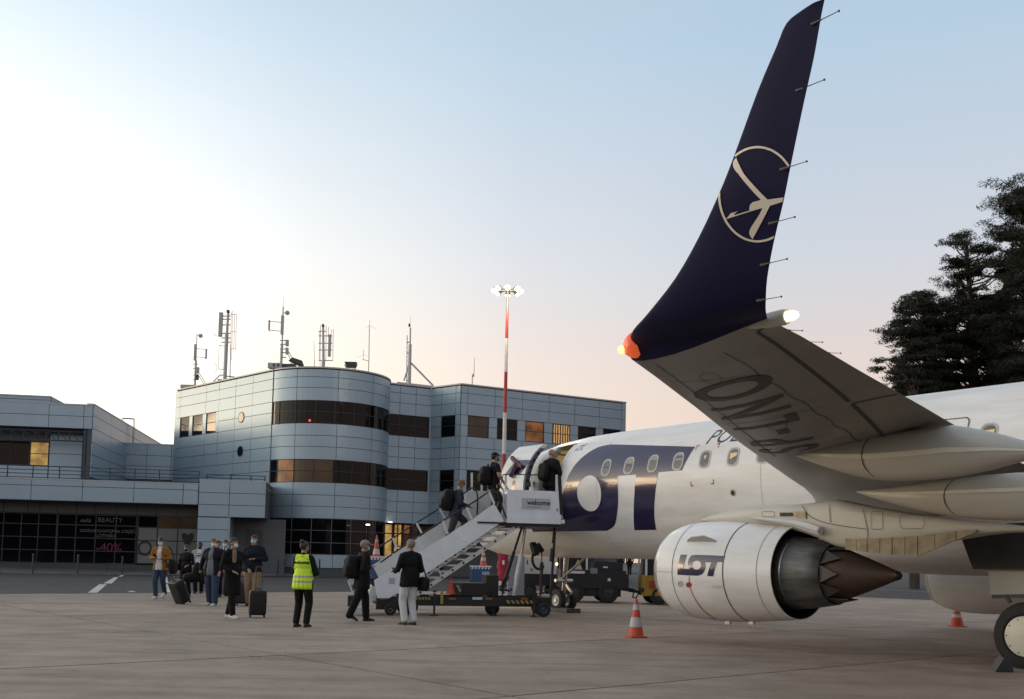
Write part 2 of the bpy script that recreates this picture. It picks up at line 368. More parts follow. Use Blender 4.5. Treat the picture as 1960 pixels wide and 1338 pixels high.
M_litye = lit_mat('room lit yellow', (0.12, 0.06, 0.015), (0.60, 0.38, 0.12), 1.0, 'room')
M_blind = lit_mat('lit blinds', (0.02, 0.010, 0.004), (0.50, 0.27, 0.10), 1.0, 'blind')
M_dim = lit_mat('dim amber room', (0.002, 0.001, 0.0008), (0.014, 0.0055, 0.0015), 1.0, 'room')
GW = 0.017
def panels(bld, fc, us, zs, holes=(), mat=None, t=0.05, w=0.0, skip=None):
    """one thin box per cladding panel, joints open between them; holes are windows (u0,u1,z0,z1)"""
    us = sorted(us); zs = sorted(zs)
    for i in range(len(us) - 1):
        for k in range(len(zs) - 1):
            if skip and skip(i, k): continue
            cu, cz = (us[i] + us[i + 1]) / 2, (zs[k] + zs[k + 1]) / 2
            if any(h[0] < cu < h[1] and h[2] < cz < h[3] for h in holes): continue
            m = MB(); m.fbox(fc, us[i] + GW, us[i + 1] - GW, zs[k] + GW, zs[k + 1] - GW, w, w + t + random.uniform(-.006, .006)); m.build('wall_panel', mat or M_panel, bld)
def backing(bld, fc, u0, u1, z0, z1, w0=-0.3, w1=-0.02, mat=None, name='wall'):
    m = MB(); m.fbox(fc, u0, u1, z0, z1, w0, w1); return m.build(name, mat or M_gapd, bld)
def window(bld, fc, u0, u1, z0, z1, vs=(), hs=(), mats=None, w=-0.015, fw=0.05, fmat=None, depth=0.05):
    """a window: frame with bars, one pane per light as sub-parts"""
    us = [u0] + list(vs) + [u1]; zs = [z0] + list(hs) + [z1]; m = MB(); h = fw / 2
    m.fbox(fc, u0, u0 + fw, z0, z1, w, w + depth); m.fbox(fc, u1 - fw, u1, z0, z1, w, w + depth)
    m.fbox(fc, u0 + fw, u1 - fw, z0, z0 + fw, w, w + depth - .004); m.fbox(fc, u0 + fw, u1 - fw, z1 - fw, z1, w, w + depth - .004)
    for v in vs: m.fbox(fc, v - h, v + h, z0 + fw, z1 - fw, w + .004, w + depth - .008)
    for z in hs: m.fbox(fc, u0 + fw, u1 - fw, z - h, z + h, w + .006, w + depth - .012)
    fr = m.build('window', fmat or M_frame, bld)
    for i in range(len(us) - 1):
        for k in range(len(zs) - 1):
            mt = mats(i, k) if callable(mats) else (mats or M_glass)
            p = MB(); p.fbox(fc, us[i] + h, us[i + 1] - h, zs[k] + h, zs[k + 1] - h, w - .012, w + 0.012); p.build('pane', mt, fr)
    return fr
# ---- the round-fronted office building
TC, TR = Vector((-13.59, 74.0, 0)), 4.53
def cylhit(px, py):
    v = ray(px, py); d = v[:2]; o = -np.array([TC.x, TC.y]); a = d @ d; b = 2 * d @ o; c = o @ o - TR ** 2; D = max(b * b - 4 * a * c, 0)
    t = (-b - math.sqrt(D)) / (2 * a); p = CO + v * t
    return math.atan2(p[0] - TC.x, -(p[1] - TC.y)), p[2]      # angle 0 faces the camera, positive to the right
T0 = math.radians(-45); T1 = math.radians(118)
zT = [cylhit(600, y)[1] for y in (1087, 1061, 1038.5, 1015, 992, 969, 947, 923, 901, 879, 854.5, 833, 810, 787, 766, 741.5, 721, 706, 703)]
zbase, zg0, zg1, zg2, zg3 = zT[0], zT[1], zT[2], zT[3], zT[4]
ZP = [zT[4], zT[5], zT[6], zT[7]]; ZW2 = (zT[7], zT[8], zT[9]); ZQ = [zT[9], zT[10], zT[11], zT[12]]; ZW1 = (zT[12], zT[13], zT[14]); ZR_ = [zT[14], zT[15], zT[16], zT[17]]; ZTOP = zT[18] + 0.06
office = thing('office_building', 'silver panelled office building with a rounded glazed corner and flat roof full of aerials', 'building', (TC.x, TC.y, 0))
def arc(r, a0, a1, z0, z1, r2, n=5):
    m = MB(); A = [a0 + (a1 - a0) * i / n for i in range(n + 1)]
    P = lambda a, rr, z: (TC.x + math.sin(a) * rr, TC.y - math.cos(a) * rr, z)
    for i in range(n):
        m.hexa([P(A[i], r, z0), P(A[i + 1], r, z0), P(A[i + 1], r, z1), P(A[i], r, z1)], [P(A[i], r2, z0), P(A[i + 1], r2, z0), P(A[i + 1], r2, z1), P(A[i], r2, z1)])
    return m
arc(TR - .35, T0, T1, 0, ZTOP - .1, TR - 0.06, 28).build('wall', M_gapd, office)
cols = [T0] + [cylhit(x, 850)[0] for x in (564, 644, 711)] + [T1 - .75, T1]
ga = GW / TR
for zs_ in ((ZP), (ZQ), (ZR_), [zbase, zg0]):
    for k in range(len(zs_) - 1):
        for i in range(len(cols) - 1):
            arc(TR - .05, cols[i] + ga, cols[i + 1] - ga, zs_[k] + GW, zs_[k + 1] - GW, TR + random.uniform(-.004, .004), 8).build('wall_panel', M_panel, office, smooth=40)
def arcwin(z0, zm, z1, angs, mats, r=TR - .055, fm=None, fw=0.05):
    fr = MB(); zm = list(zm); zz = [z0] + zm + [z1]; h = fw / TR / 2
    for z in zz: 
        q = arc(r, angs[0], angs[-1], max(z - fw / 2, z0), min(z + fw / 2, z1), r + .05, 22); fr.add(q.v, q.f)
    for a in angs: q = arc(r, a - h, a + h, z0 + .01, z1 - .01, r + .056, 1); fr.add(q.v, q.f)
    f = fr.build('window', fm or M_frame, office)
    for i in range(len(angs) - 1):
        for k in range(len(zz) - 1):
            arc(r - .01, angs[i] + h, angs[i + 1] - h, zz[k] + fw / 2, zz[k + 1] - fw / 2, r + .012, 4).build('pane', mats(i, k), f, smooth=40)
wa = [T0 + .01] + [cylhit(x, 790)[0] for x in (534, 566, 604, 641, 677, 708)] + [T1 - .95, T1 - .6, T1 - .3, T1]
arcwin(*[ZW1[0], [ZW1[1]], ZW1[2]], wa, lambda i, k: M_glass)
arcwin(*[ZW2[0], [ZW2[1]], ZW2[2]], wa, lambda i, k: M_litor if i == 1 else (M_dim if i in (2, 3) else M_glass))
gaw = [T0 + .01] + [cylhit(x, 1030)[0] for x in (525, 557, 595, 634, 671, 701)] + [T1 - .95, T1 - .55, T1]
arcwin(zg0, [zg1, zg2], zg3, gaw, lambda i, k: M_glass, fm=M_framel)
arc(TR - .4, T0, T1, ZTOP - .10, ZTOP, TR + .05, 28).build('coping', M_cope, office, smooth=40)
# the pale side wall running away to the left, in line with the round front
pA = TC + Vector((math.sin(T0), -math.cos(T0), 0)) * (TR - .0)
fB = Fac(pA, -45)
uB = fB.us((338, 345.4, 394, 419, 450.6, 483), 800) + [0.0]
wB = [fB.us((a, b), 815) for a, b in ((345.5, 363), (369, 388.5), (395, 414))]
Zall = [0.1] + ZP + ZQ[:-1] + [ZQ[-1]] + ZR_
ZB_ = [0.0, zg0, zg3] + ZP[1:] + [ZW2[1]] + ZQ + [ZW1[1]] + ZR_
ZB_ = sorted(set(ZB_)); 
holes = [(a, b, ZW1[0], ZW1[2]) for a, b in wB]
us_ = sorted(set(uB)); backing(office, fB, us_[0], 0, 0, ZTOP - .1)
def side_skip(i, k): return ZW1[0] - .01 < (ZB_[k] + ZB_[k + 1]) / 2 < ZW1[2] and uB[0] - .01 <= us_[i] < uB[3] - .01
us_ = sorted(uB)
def oval(m, fc, u, z, ru, rz, w0, w1, n=20):
    m.prism([fc.P(u + ru * math.cos(2 * math.pi * i / n), z + rz * math.sin(2 * math.pi * i / n), w0) for i in range(n)], Vector(fc.n) * (w1 - w0))
panels(office, fB, us_, ZB_, skip=side_skip)
ub = [us_[0]] + [v for ab in wB for v in ab] + [fB.us((419,), 800)[0]]
for i in range(0, len(ub), 2):
    if ub[i + 1] - ub[i] > .1: m = MB(); m.fbox(fB, ub[i] + .01, ub[i + 1] - .01, ZW1[0] + GW, ZW1[2] - GW, 0, .05); m.build('wall_panel', M_panel, office)
for a, b in wB: window(office, fB, a, b, ZW1[0], ZW1[2], hs=[ZW1[1]], w=-.02)
for px, py in ((463, 799), (461, 864)):
    u, z = fB.uz(px, py); m = MB(); oval(m, fB, u, z, .40, .40, .045, .075); o = m.build('round_window', M_frame, office); m = MB(); oval(m, fB, u, z, .34, .34, .05, .08); m.build('pane', M_glass, o)
m = MB(); m.fbox(fB, us_[0] - .05, 0.0, ZTOP - .10, ZTOP, -.4, .10); m.build('coping', M_cope, office)
# end wall turning the far corner, rounded in the photograph
fBe = Fac(Vector(fB.P(us_[0], 0)) + Vector((0, 0, 0)), 45); m = MB(); m.fbox(fBe, 0, 6, 0, ZTOP - .1, -.3, .0); m.build('end_wall', M_panel, office)
# the three faces to the right of the round front
p1 = atY(739, 850, 75.2); f1 = Fac(p1, 29)
u1e = f1.us((823,), 850)[0]; p2 = Vector(f1.P(u1e, 0)); f2 = Fac(p2, -39.7); u2e = f2.us((880,), 850)[0]; p3 = Vector(f2.P(u2e, 0)); f3 = Fac(p3, 29)
Zc = sorted(set(ZP + [ZW2[1]] + ZQ + [ZW1[1]] + ZR_)); zwin = lambda z: ZW1[0] < z < ZW1[2] or ZW2[0] < z < ZW2[2]
def wingface(fc, us, wins, e0, e1):
    us = sorted(us); Zx = [zg3] + Zc
    for i in range(len(us) - 1):
        for k in range(len(Zx) - 1):
            if zwin((Zx[k] + Zx[k + 1]) / 2) or Zx[k + 1] - Zx[k] < .05: continue
            m = MB(); m.fbox(fc, us[i] + GW, us[i + 1] - GW, Zx[k] + GW, Zx[k + 1] - GW, 0, .05 + random.uniform(-.006, .006)); m.build('wall_panel', M_panel, office)
    for zz in (ZW2, ZW1):
        ed = [e0] + [v for a in wins for v in a[:2]] + [e1]
        for i in range(0, len(ed), 2):
            if ed[i + 1] - ed[i] > .12:
                for za, zb in ((zz[0], zz[1]), (zz[1], zz[2])):
                    m = MB(); m.fbox(fc, ed[i] + GW, ed[i + 1] - GW, za + GW, zb - GW, 0, .05); m.build('wall_panel', M_panel, office)
        for a in wins: window(office, fc, a[0], a[1], zz[0], zz[2], vs=a[2], hs=[zz[1]], mats=(a[3] if zz is ZW1 else M_glass), w=-.03)
    backing(office, fc, e0, e1, zg3, ZTOP - .1)
    m = MB(); m.fbox(fc, e0 - .0, e1 + .0, ZTOP - .10, ZTOP, -.4, .09); m.build('coping', M_cope, office)
q1 = f1.us((762.8, 793.5), 850)
wingface(f1, [0] + q1 + [u1e], [(0.02, f1.us((820,), 850)[0], q1, M_glass)], 0, u1e)
q2 = f2.us((845, 872), 815); wingface(f2, [0] + q2 + [u2e], [(q2[0] + .0, q2[1], [], M_glass)], 0, u2e)
q3 = f3.us((895, 947, 999.5, 1051, 1100, 1147, 1189, 1198), 770); w3 = [f3.us(ab, 815) for ab in ((895, 935), (951, 989.5), (1005, 1041), (1057, 1091), (1106, 1140), (1154, 1187))]
wingface(f3, [0] + q3, [(w3[0][0], w3[0][1], [], M_dim), (w3[1][0], w3[1][1], [], M_glass), (w3[2][0], w3[2][1], [], M_litor), (w3[3][0], w3[3][1], [], M_blind), (w3[4][0], w3[4][1], [], M_glass), (w3[5][0], w3[5][1], [], M_glass)], 0, q3[-1])
fE = Fac(f3.P(q3[-1], 0), 29 + 90); m = MB(); m.fbox(fE, 0, 12, 0, ZTOP - .1, -.3, .0); m.build('end_wall', M_panel, office)
# flat roof deck
rp = [fB.P(us_[0], 0), (pA.x, pA.y, 0)] + [(TC.x + math.sin(a) * (TR - .2), TC.y - math.cos(a) * (TR - .2), 0) for a in np.linspace(T0, math.radians(80), 10)] + [f1.P(0.0, 0), f1.P(u1e, 0), f2.P(u2e, 0), f3.P(q3[-1], 0), fE.P(12, 0), (-26, 95, 0)]
m = MB(); m.prism([(p[0], p[1], ZTOP - .35) for p in rp], (0, 0, .1)); m.build('roof', M_roof, office)
# recessed ground floor under the faces, with the lit entrance
fG = Fac(Vector(f1.P(0, 0, -1.0)), 29); ug = fG.us((733, 752, 770, 786, 800, 850), 1030, 0)
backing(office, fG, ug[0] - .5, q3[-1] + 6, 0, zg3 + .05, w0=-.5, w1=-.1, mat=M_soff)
window(office, fG, ug[0], ug[1], .45, zg3, hs=[zg3 - .75], mats=lambda i, k: M_litye, w=-.05, fw=.09)
window(office, fG, ug[1] + .03, ug[2], .45, zg3, vs=[(ug[1] + ug[2]) / 2], hs=[zg3 - .75, zg3 - 1.7], mats=lambda i, k: M_litye, w=-.05, fw=.09)
window(office, fG, ug[2] + .03, ug[3], .45, zg3, hs=[zg3 - .75], mats=lambda i, k: M_litor if k else M_dim, w=-.05, fw=.09)
window(office, fG, ug[3] + .03, ug[5], .45, zg3, vs=[ug[4]], hs=[zg3 - .75], mats=lambda i, k: M_dim if i == 0 else M_glass, w=-.05, fw=.09)
for px, py in ((704, 1005), (747, 1000)):
    q = atY(px, py, 69.3 if px < 720 else 75.0); m = MB(); m.cyl(q, q + Vector((0, 0, .06)), .14, .12, 10); m.build('ceiling_lamp', pm('lamp glow', (1, 1, 1), .5, var=0, emit=(1, .9, .7), estr=6), office)
qr = atY(593, 805, 69.4); m = MB(); m.cyl(qr + Vector((0, -.02, -.05)), qr + Vector((0, -.02, .07)), .075, .06, 8); m.build('warning_lamp', pm('red lamp', (.3, .01, .01), .4, var=0, emit=(1, .04, .03), estr=2.5), office)
# ---- the long terminal hall on the left
pH = atY(440, 960, 66); f4 = Fac(pH, 9); hall = thing('terminal_hall', 'low terminal hall with shop windows below a railed terrace and lit upper window', 'building', (pH.x - 12, pH.y, 0))
zF = f4.zs((961, 933, 921), 200); uF = f4.us((-400, -280, -160, -50, 59.8, 157.9, 256.6, 351, 380), 940)
panels(hall, f4, uF, zF); backing(hall, f4, uF[0], uF[-1], zF[0], zF[-1] - .02)
m = MB(); m.fbox(f4, uF[0], uF[-1], zF[-1] - .005, zF[-1] + .05, -.35, .05); m.build('coping', M_cope, hall)
uK = f4.us((380, 439, 508.5), 960); zK = f4.zs((990, 967, 944, 920), 440); zK2 = f4.zs((1085, 1062, 1037, 1013.5, 990), 400)
panels(hall, f4, uK, zK); panels(hall, f4, uK[:2], zK2); backing(hall, f4, uK[0], uK[2], zK[0], zK[-1] - .01, w0=-6); backing(hall, f4, uK[0], uK[1] - .03, 0, zK[0], w0=-3)
m = MB(); m.fbox(f4, uK[0], uK[2], zK[-1] - .02, zK[-1] + .03, -.35, .06); m.build('coping', M_cope, hall)
m = MB(); m.fbox(f4, uK[1] - .03, uK[1] + .10, 0.3, zK[0], -2.2, .02); m.build('return_wall', M_panel, hall)
fX = Fac(f4.P(0, 0, -2.2), 9); backing(hall, fX, uK[1], uK[2] + 1.2, 0, zK[0], mat=M_soff, name='recess_wall')
m = MB(); m.fbox(fX, uK[1] + .9, uK[1] + 2.0, .4, 3.0, -.02, .04); m.build('service_door', pm('dark door', (.06, .06, .065), .6), hall)
# soffit panels and shop glazing set back under the terrace
WS = -1.6; f5 = Fac(f4.P(0, 0, WS), 9)
uS = f5.us((-400, -300, -200, -130, -60, 7.6, 54, 77, 111, 147, 184, 223, 262, 300, 339, 379), 970); zS = f5.zs((984.5, 959), 200)
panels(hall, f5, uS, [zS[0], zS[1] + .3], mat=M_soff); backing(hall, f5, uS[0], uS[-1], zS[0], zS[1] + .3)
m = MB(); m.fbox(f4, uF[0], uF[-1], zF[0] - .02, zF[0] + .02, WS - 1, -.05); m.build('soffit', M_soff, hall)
uG = f5.us((-60, 5, 39, 72, 108, 144, 182, 221, 261), 1030); zG = f5.zs((1080, 1055, 1030.5, 1006, 985), 200)
M_poster = pm('grey window film', (0.16, 0.165, 0.16), 0.35, var=0.12, scale=1.2)
window(hall, f5, uG[0], uG[4], zG[0], zG[-1], vs=uG[1:4], hs=zG[1:-1], mats=lambda i, k: M_glass, w=-.05, fw=.06, fmat=M_frame)
ux_ = f5.us((-400, -330, -260, -190, -120, -61), 1030); window(hall, f5, ux_[0], ux_[-1], zG[0], zG[-1], vs=ux_[1:-1], hs=zG[1:-1], mats=M_glass, w=-.05, fw=.06)
window(hall, f5, uG[5] - (uG[5] - uG[4]), uG[8], zG[0], zG[-1], vs=uG[5:8], hs=[zG[1], zG[2], zG[3]], mats=M_glass, w=-.05, fw=.07, fmat=M_frame)
uP = f5.us((261, 300, 339, 378), 1040); zP_ = f5.zs((1080, 1060, 1035, 1010, 987), 300)
window(hall, f5, uP[0] + .02, uP[3], zP_[0], zP_[-1], vs=uP[1:3], hs=zP_[1:-1], mats=lambda i, k: (M_dim if i else M_glass) if k == 3 else M_poster, w=-.05, fw=.07, fmat=M_frame)
M_ink = pm('black print', (.01, .01, .012), .6, var=0); M_white = pm('white print', (.15, .15, .15), .6, var=0); M_pink = pm('magenta print', (.12, .008, .045), .6, var=0)
fn5 = lambda w: (lambda a, b: f5.P(a, b, w))
def prt(name, mat, px, py, hpx, **k):
    u, z = f5.uz(px, py); s_ = hpx * f5.uz(px, py)[0] * 0 + hpx / 29.6
    return decal(name, mat, hall, lambda a, b: f5.P(u + a, z + b, .02), size=s_ * 1.38, **k)
prt('shop_lettering', M_white, 187, 999, 9, text='BEAUTY'); prt('shop_lettering', M_white, 153, 999, 8, text='aelia', shear=.35)
prt('shop_lettering', M_white, 152.5, 1018, 5.6, text='OGÓLNODOSTĘPNA CZĘŚĆ', spacing=.98); prt('shop_lettering', M_white, 184.5, 1027.5, 5.6, text='LOTNISKA')
prt('shop_lettering', M_pink, 183, 1056, 18, text='-40%', spacing=.95)
for px, py, r0, r1 in ((277, 1049, .42, .33), (307, 1055, .36, .29)):
    u, z = f5.uz(px, py); decal('poster_ring', M_ink, hall, fn5(.021), polys=[ellipse(u, z, r0, r0 * 1.15), ellipse(u, z, r1, r1 * 1.1, rev=True)])
u, z = f5.uz(359, 1030); decal('poster_heart', M_ink, hall, fn5(.021), polys=[spline([(u, z - .55), (u + .34, z), (u + .36, z + .26), (u + .18, z + .34), (u, z + .2), (u - .18, z + .34), (u - .36, z + .26), (u - .34, z)], 5, True)])
# plinth in front of the glass, terrace deck
m = MB(); m.fbox(f5, uS[0], uS[-1], 0, zG[0], -.2, .12); m.build('plinth', pm('dark plinth', (.07, .07, .072), .8), hall)
m = MB(); m.fbox(f4, uF[0], uK[2], zF[-1] - .12, zF[-1] - .03, -26, -.02); m.build('terrace_deck', M_cope, hall)
backing(hall, f5, uS[0], uS[-1], 0, zS[1], w0=-8, w1=-7, mat=M_gapd, name='back_wall')
# upper storey, set back, with its deep fascia
pC = atY(177.5, 800, 70.0); f6 = Fac(pC, 9)
zU = f6.zs((819.5, 796, 774.5), 130); uU = f6.us((-400, 94, 161), 795) + [0.0]
panels(hall, f6, uU, zU); zHi = f6.zs((757.5,), 60)[0]; zLo = zU[-1]
backing(hall, f6, uU[0], -.02, zU[0], zLo, w0=-1.0, w1=-.02)
u94 = uU[1]; panels(hall, f6, [uU[0], u94], [zLo, zLo + (zHi - zLo) * .55, zHi], w=-.25); backing(hall, f6, uU[0], u94, zLo - .1, zHi - .02, w0=-4, w1=-.26)
fS = Fac(pC, 99)                                               # the long side wall running away
zSd = fS.zs((795.5 + 3, 820), 179); z_t = zLo - .3
zside = [fS.uz(179, y)[1] for y in (915, 895, 872, 849, 821, 796.5, 774.5)]
panels(hall, fS, [0.0, 5.4, 11.0, 17, 24, 31], zside); backing(hall, fS, 0, 31, 0, zside[-1] - .02)
m = MB(); m.fbox(fS, -.05, 31, zside[-1] - .01, zside[-1] + .07, -.4, .08); m.build('coping', M_cope, hall)
m = MB(); m.fbox(f6, u94, 0.03, zLo - .01, zLo + .07, -.5, .08); m.build('coping', M_cope, hall)
m = MB(); m.fbox(f6, uU[0], u94, zHi - .01, zHi + .07, -4, -.15); m.build('coping', M_cope, hall)
m = MB(); m.hexa([f6.P(u94, zLo - .2, -.3), f6.P(u94, zLo - .2, -4.0), f6.P(u94, zHi, -4.0), f6.P(u94, zHi, -.3)], [f6.P(u94 + .02, zLo - .2, -.3), f6.P(u94 + 1.2, zLo - .2, -4.0), f6.P(u94 + 1.2, zHi - .5, -4.0), f6.P(u94 + .02, zHi, -.3)]); m.build('roof_upstand', M_panel, hall)
m = MB(); m.fbox(f6, uU[0], 0, zU[0] - .3, zLo - .25, -31, -.6); m.build('roof', M_roof, hall)
WU = -1.5; f7 = Fac(f6.P(0, 0, WU), 9); zW = f7.zs((891, 868, 845), 60); u7 = f7.us((-400, 20, 56.5, 93.5), 870); uw = f7.us((93.5, 157), 880)
window(hall, f7, u7[0], u7[2], zW[0], zW[2], vs=[u7[1]], mats=M_glass, w=-.03)
window(hall, f7, u7[2] + .02, u7[3], zW[0], zW[2], hs=[zW[1]], mats=M_litye, w=-.03)
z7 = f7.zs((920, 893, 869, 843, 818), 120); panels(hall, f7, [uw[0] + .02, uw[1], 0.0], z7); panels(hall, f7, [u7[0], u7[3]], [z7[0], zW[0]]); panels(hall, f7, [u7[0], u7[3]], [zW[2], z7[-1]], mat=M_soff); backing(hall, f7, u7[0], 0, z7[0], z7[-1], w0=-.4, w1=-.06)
p = f6.P(f6.us((160,), 880)[0], 0, -.2); m = MB(); m.bar((p[0], p[1], zF[-1] - .1), (p[0], p[1], zU[0]), .22); m.build('post', M_blue, hall)
m = MB(); a_ = f6.us((-400, 158), 835); zt0, zt1 = f6.zs((841, 823), 80)
for z in (zt0, zt1): m.bar(f6.P(a_[0], z, -.4), f6.P(a_[1], z, -.4), .10)
k_ = a_[0]
while k_ < a_[1] - .7: m.bar(f6.P(k_, zt0, -.4), f6.P(k_ + .02, zt1, -.4), .06); m.bar(f6.P(k_ + .02, zt1, -.4), f6.P(k_ + .6, zt0, -.4), .05); k_ += .75
m.build('awning_truss', M_blue, hall)
# block at the back of the terrace
f8 = Fac(f6.P(0, 0, -11.0), 9); u8 = f8.us((240, 281, 328, 366), 880); z8 = f8.zs((918, 893, 872.5, 851), 300); panels(hall, f8, u8, z8); backing(hall, f8, u8[0], u8[-1], 0, z8[-1], w0=-9, w1=-.02)
m = MB(); m.fbox(f8, u8[0], u8[-1] + .05, z8[-1], z8[-1] + .06, -.4, .08); m.build('coping', M_cope, hall)
m = MB(); a_ = f8.us((367, 385), 905); m.fbox(f8, a_[0], a_[1], *f8.zs((918, 893), 376), -.3, .1); m.build('service_door', M_glass, hall)
# terrace railing
def railing(name, label, pts, h, rails, posts, mat, r=.03):
    o = thing(name, label, 'railing', pts[0])
    for i in range(len(pts) - 1):
        a, b = Vector(pts[i]), Vector(pts[i + 1])
        for k in range(rails): m = MB(); z = Vector((0, 0, h * (k + 1) / rails)); m.cyl(a + z, b + z, r * .8, r * .8, 6); m.build('rail', mat, o)
    for p in posts: m = MB(); m.cyl(p, Vector(p) + Vector((0, 0, h + .03)), r * 1.3, r * 1.3, 6); m.build('post', mat, o)
    return o
up = f4.us((-390, -290, -190, -90, 12, 61, 112, 160, 209, 257, 304, 380), 915); zr = zF[-1] - .12
railing('terrace_railing', 'four-bar dark blue railing along the terrace edge above the shop windows', [f4.P(up[0], zr, -.15), f4.P(up[-1], zr, -.15)], .95, 4, [f4.P(u, zr, -.15) for u in up], M_blue)
up = f4.us((392, 439, 478, 505), 918); zr = zK[-1]
railing('terrace_railing', 'short two-bar dark railing on the roof edge between the hall and the rounded corner', [f4.P(up[0], zr, -.9), f4.P(up[-1], zr, -.9)], .42, 2, [f4.P(u, zr, -.9) for u in up], M_blue)
M_ac = pm('ac grey', (.12, .12, .13), .6); M_acd = pm('ac fan black', (.02, .02, .02), .6, var=0)
for i, (px, lab) in enumerate(((254, 'round-fan air conditioner standing next to the brown box on the terrace'), (308, 'air conditioner at the middle of the row on the terrace'), (348, 'air conditioner at the right end of the row on the terrace'))):
    q = f8.P(f8.us((px,), 908)[0], zF[-1] - .05, 2.5); o = thing('air_conditioner', lab, 'air conditioner', q, math.radians(9), group='air conditioners on the terrace')
    m = MB(); m.box(-.45, .45, -.2, .2, .05, .75); m.build('casing', M_ac, o, world=False); m = MB(); m.lathe([(0, .31), (.03, .31)], (-.08, -.21, .4), (0, -1, 0), 20, cap=True); m.build('fan', M_acd, o, world=False)
    m = MB()
    for x in (-.35, .35): m.box(x - .04, x + .04, -.2, .2, 0, .05)
    m.build('foot', M_acd, o, world=False)
q = f8.P(f8.us((220,), 908)[0], zF[-1] - .05, 5.5); o = thing('planter_box', 'brown box standing at the corner of the upper storey on the terrace', 'box', q, .2)
m = MB(); m.box(-.5, .5, -.35, .35, 0, .9); m.build('body', pm('brown board', (.09, .08, .07), .8), o, world=False); m = MB(); m.box(-.53, .53, -.38, .38, .9, .95); m.build('lid', M_gapd, o, world=False)
# hooped access ladder on the side wall roof
b0, b1 = fS.us((237, 256), 840); o = thing('roof_ladder', 'pale hooped access ladder standing on the side wall of the terminal hall', 'ladder', fS.P(13, 0, .2))
M_lad = pm('galvanised steel', (.35, .35, .34), .45, metal=.6, var=.08)
uL = fS.us((248,), 830)[0]; zl0, zl1 = fS.uz(248, 848, .3)[1], fS.uz(248, 796, .3)[1]
for s_ in (-.25, .25): m = MB(); m.cyl(fS.P(uL + s_, zl0, .3), fS.P(uL + s_, zl1, .3), .03, .03, 6); m.cyl(fS.P(uL + s_, zl1, .3), fS.P(uL + s_, zl1, -.6), .03, .03, 6); m.cyl(fS.P(uL + s_, zl1, -.6), fS.P(uL + s_, zl1 - 1, -.6), .03, .03, 6); m.build('rail', M_lad, o)
for k in range(9): m = MB(); z = zl0 + (zl1 - 1 - zl0) * k / 8; m.cyl(fS.P(uL - .25, z, .3), fS.P(uL + .25, z, .3), .015, .015, 5); m.build('rung', M_lad, o)
# ------------------------------------------------------------------ the airliner; (s, l, z): metres aft of the nose wheel, to port, above ground
HD = math.radians(-37.07); AXF = np.array([math.sin(HD), math.cos(HD), 0]); PORT = np.array([-AXF[1], AXF[0], 0]); N0 = np.array([1.534, 29.14, 0])
def A(s, l, z): q = N0 - AXF * s + PORT * l; return (q[0], q[1], z)
def acl(x, y, l):   # where a line of sight crosses the lengthwise plane at l
    v = ray(x, y); t = (l - (CO - N0) @ PORT) / (v @ PORT); q = CO + v * t; d = q - N0; return float(-(d @ AXF)), float(q[2])
MA = Matrix(((AXF[0], PORT[0], 0, N0[0]), (AXF[1], PORT[1], 0, N0[1]), (0, 0, 1, 0), (0, 0, 0, 1)))
plane = thing('airliner', 'white twin-engine passenger jet with dark blue winglet and lettering, front door open at the stairs', 'airliner', mat4=MA)
def paintmat(name, col, rough, spec=0.5, coat=0.4, dirt=0.10):
    m = bpy.data.materials.new(name); m.use_nodes = True; t = m.node_tree; b = t.nodes['Principled BSDF']; L = t.links.new
    tc = t.nodes.new('ShaderNodeTexCoord'); mp = t.nodes.new('ShaderNodeMapping'); mp.inputs['Scale'].default_value = (0.35, 1.5, 2.2); L(tc.outputs['Object'], mp.inputs[0])
    n = t.nodes.new('ShaderNodeTexNoise'); n.inputs['Scale'].default_value = 1.6; n.inputs['Detail'].default_value = 8; n.inputs['Roughness'].default_value = .65; L(mp.outputs[0], n.inputs[0])
    r = t.nodes.new('ShaderNodeValToRGB'); r.color_ramp.elements[0].position = .3; r.color_ramp.elements[1].position = .6
    r.color_ramp.elements[0].color = (*[c * (1 - dirt) * f for c, f in zip(col, (1, .985, .95))], 1); r.color_ramp.elements[1].color = (*col, 1); L(n.outputs[0], r.inputs[0]); L(r.outputs[0], b.inputs['Base Color'])
    b.inputs['Roughness'].default_value = rough; b.inputs['Specular IOR Level'].default_value = spec; b.inputs['Coat Weight'].default_value = coat; b.inputs['Coat Roughness'].default_value = .06 if coat > .2 else .3
    n2 = t.nodes.new('ShaderNodeTexNoise'); n2.inputs['Scale'].default_value = 1.1; n2.inputs['Detail'].default_value = 2; L(tc.outputs['Object'], n2.inputs[0])
    bp = t.nodes.new('ShaderNodeBump'); bp.inputs['Strength'].default_value = .06; bp.inputs['Distance'].default_value = .05; L(n2.outputs[0], bp.inputs['Height']); L(bp.outputs[0], b.inputs['Normal'])
    return m
M_wh = paintmat('white aircraft paint', (0.80, 0.80, 0.80), .42, coat=.12, dirt=.16)
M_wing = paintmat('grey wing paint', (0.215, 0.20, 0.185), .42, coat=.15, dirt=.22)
M_fair = paintmat('pale fairing paint', (0.50, 0.485, 0.435), .40, coat=.15, dirt=.15)
M_navy = paintmat('dark blue aircraft paint', (0.022, 0.018, 0.065), .20, coat=.35, dirt=.05)
M_navw = paintmat('satin dark blue paint', (0.012, 0.012, 0.045), .6, spec=.08, coat=0, dirt=.05)
M_mark = pm('dark wing lettering', (0.028, 0.026, 0.025), .5, var=.1)
M_seam = pm('panel seam', (0.05, 0.045, 0.04), .8, var=0)
M_met = pm('bare metal', (0.50, 0.49, 0.47), .30, metal=.9, var=.12, scale=4)
M_dmet = pm('dark metal', (0.06, 0.06, 0.062), .45, metal=.5, var=.15)
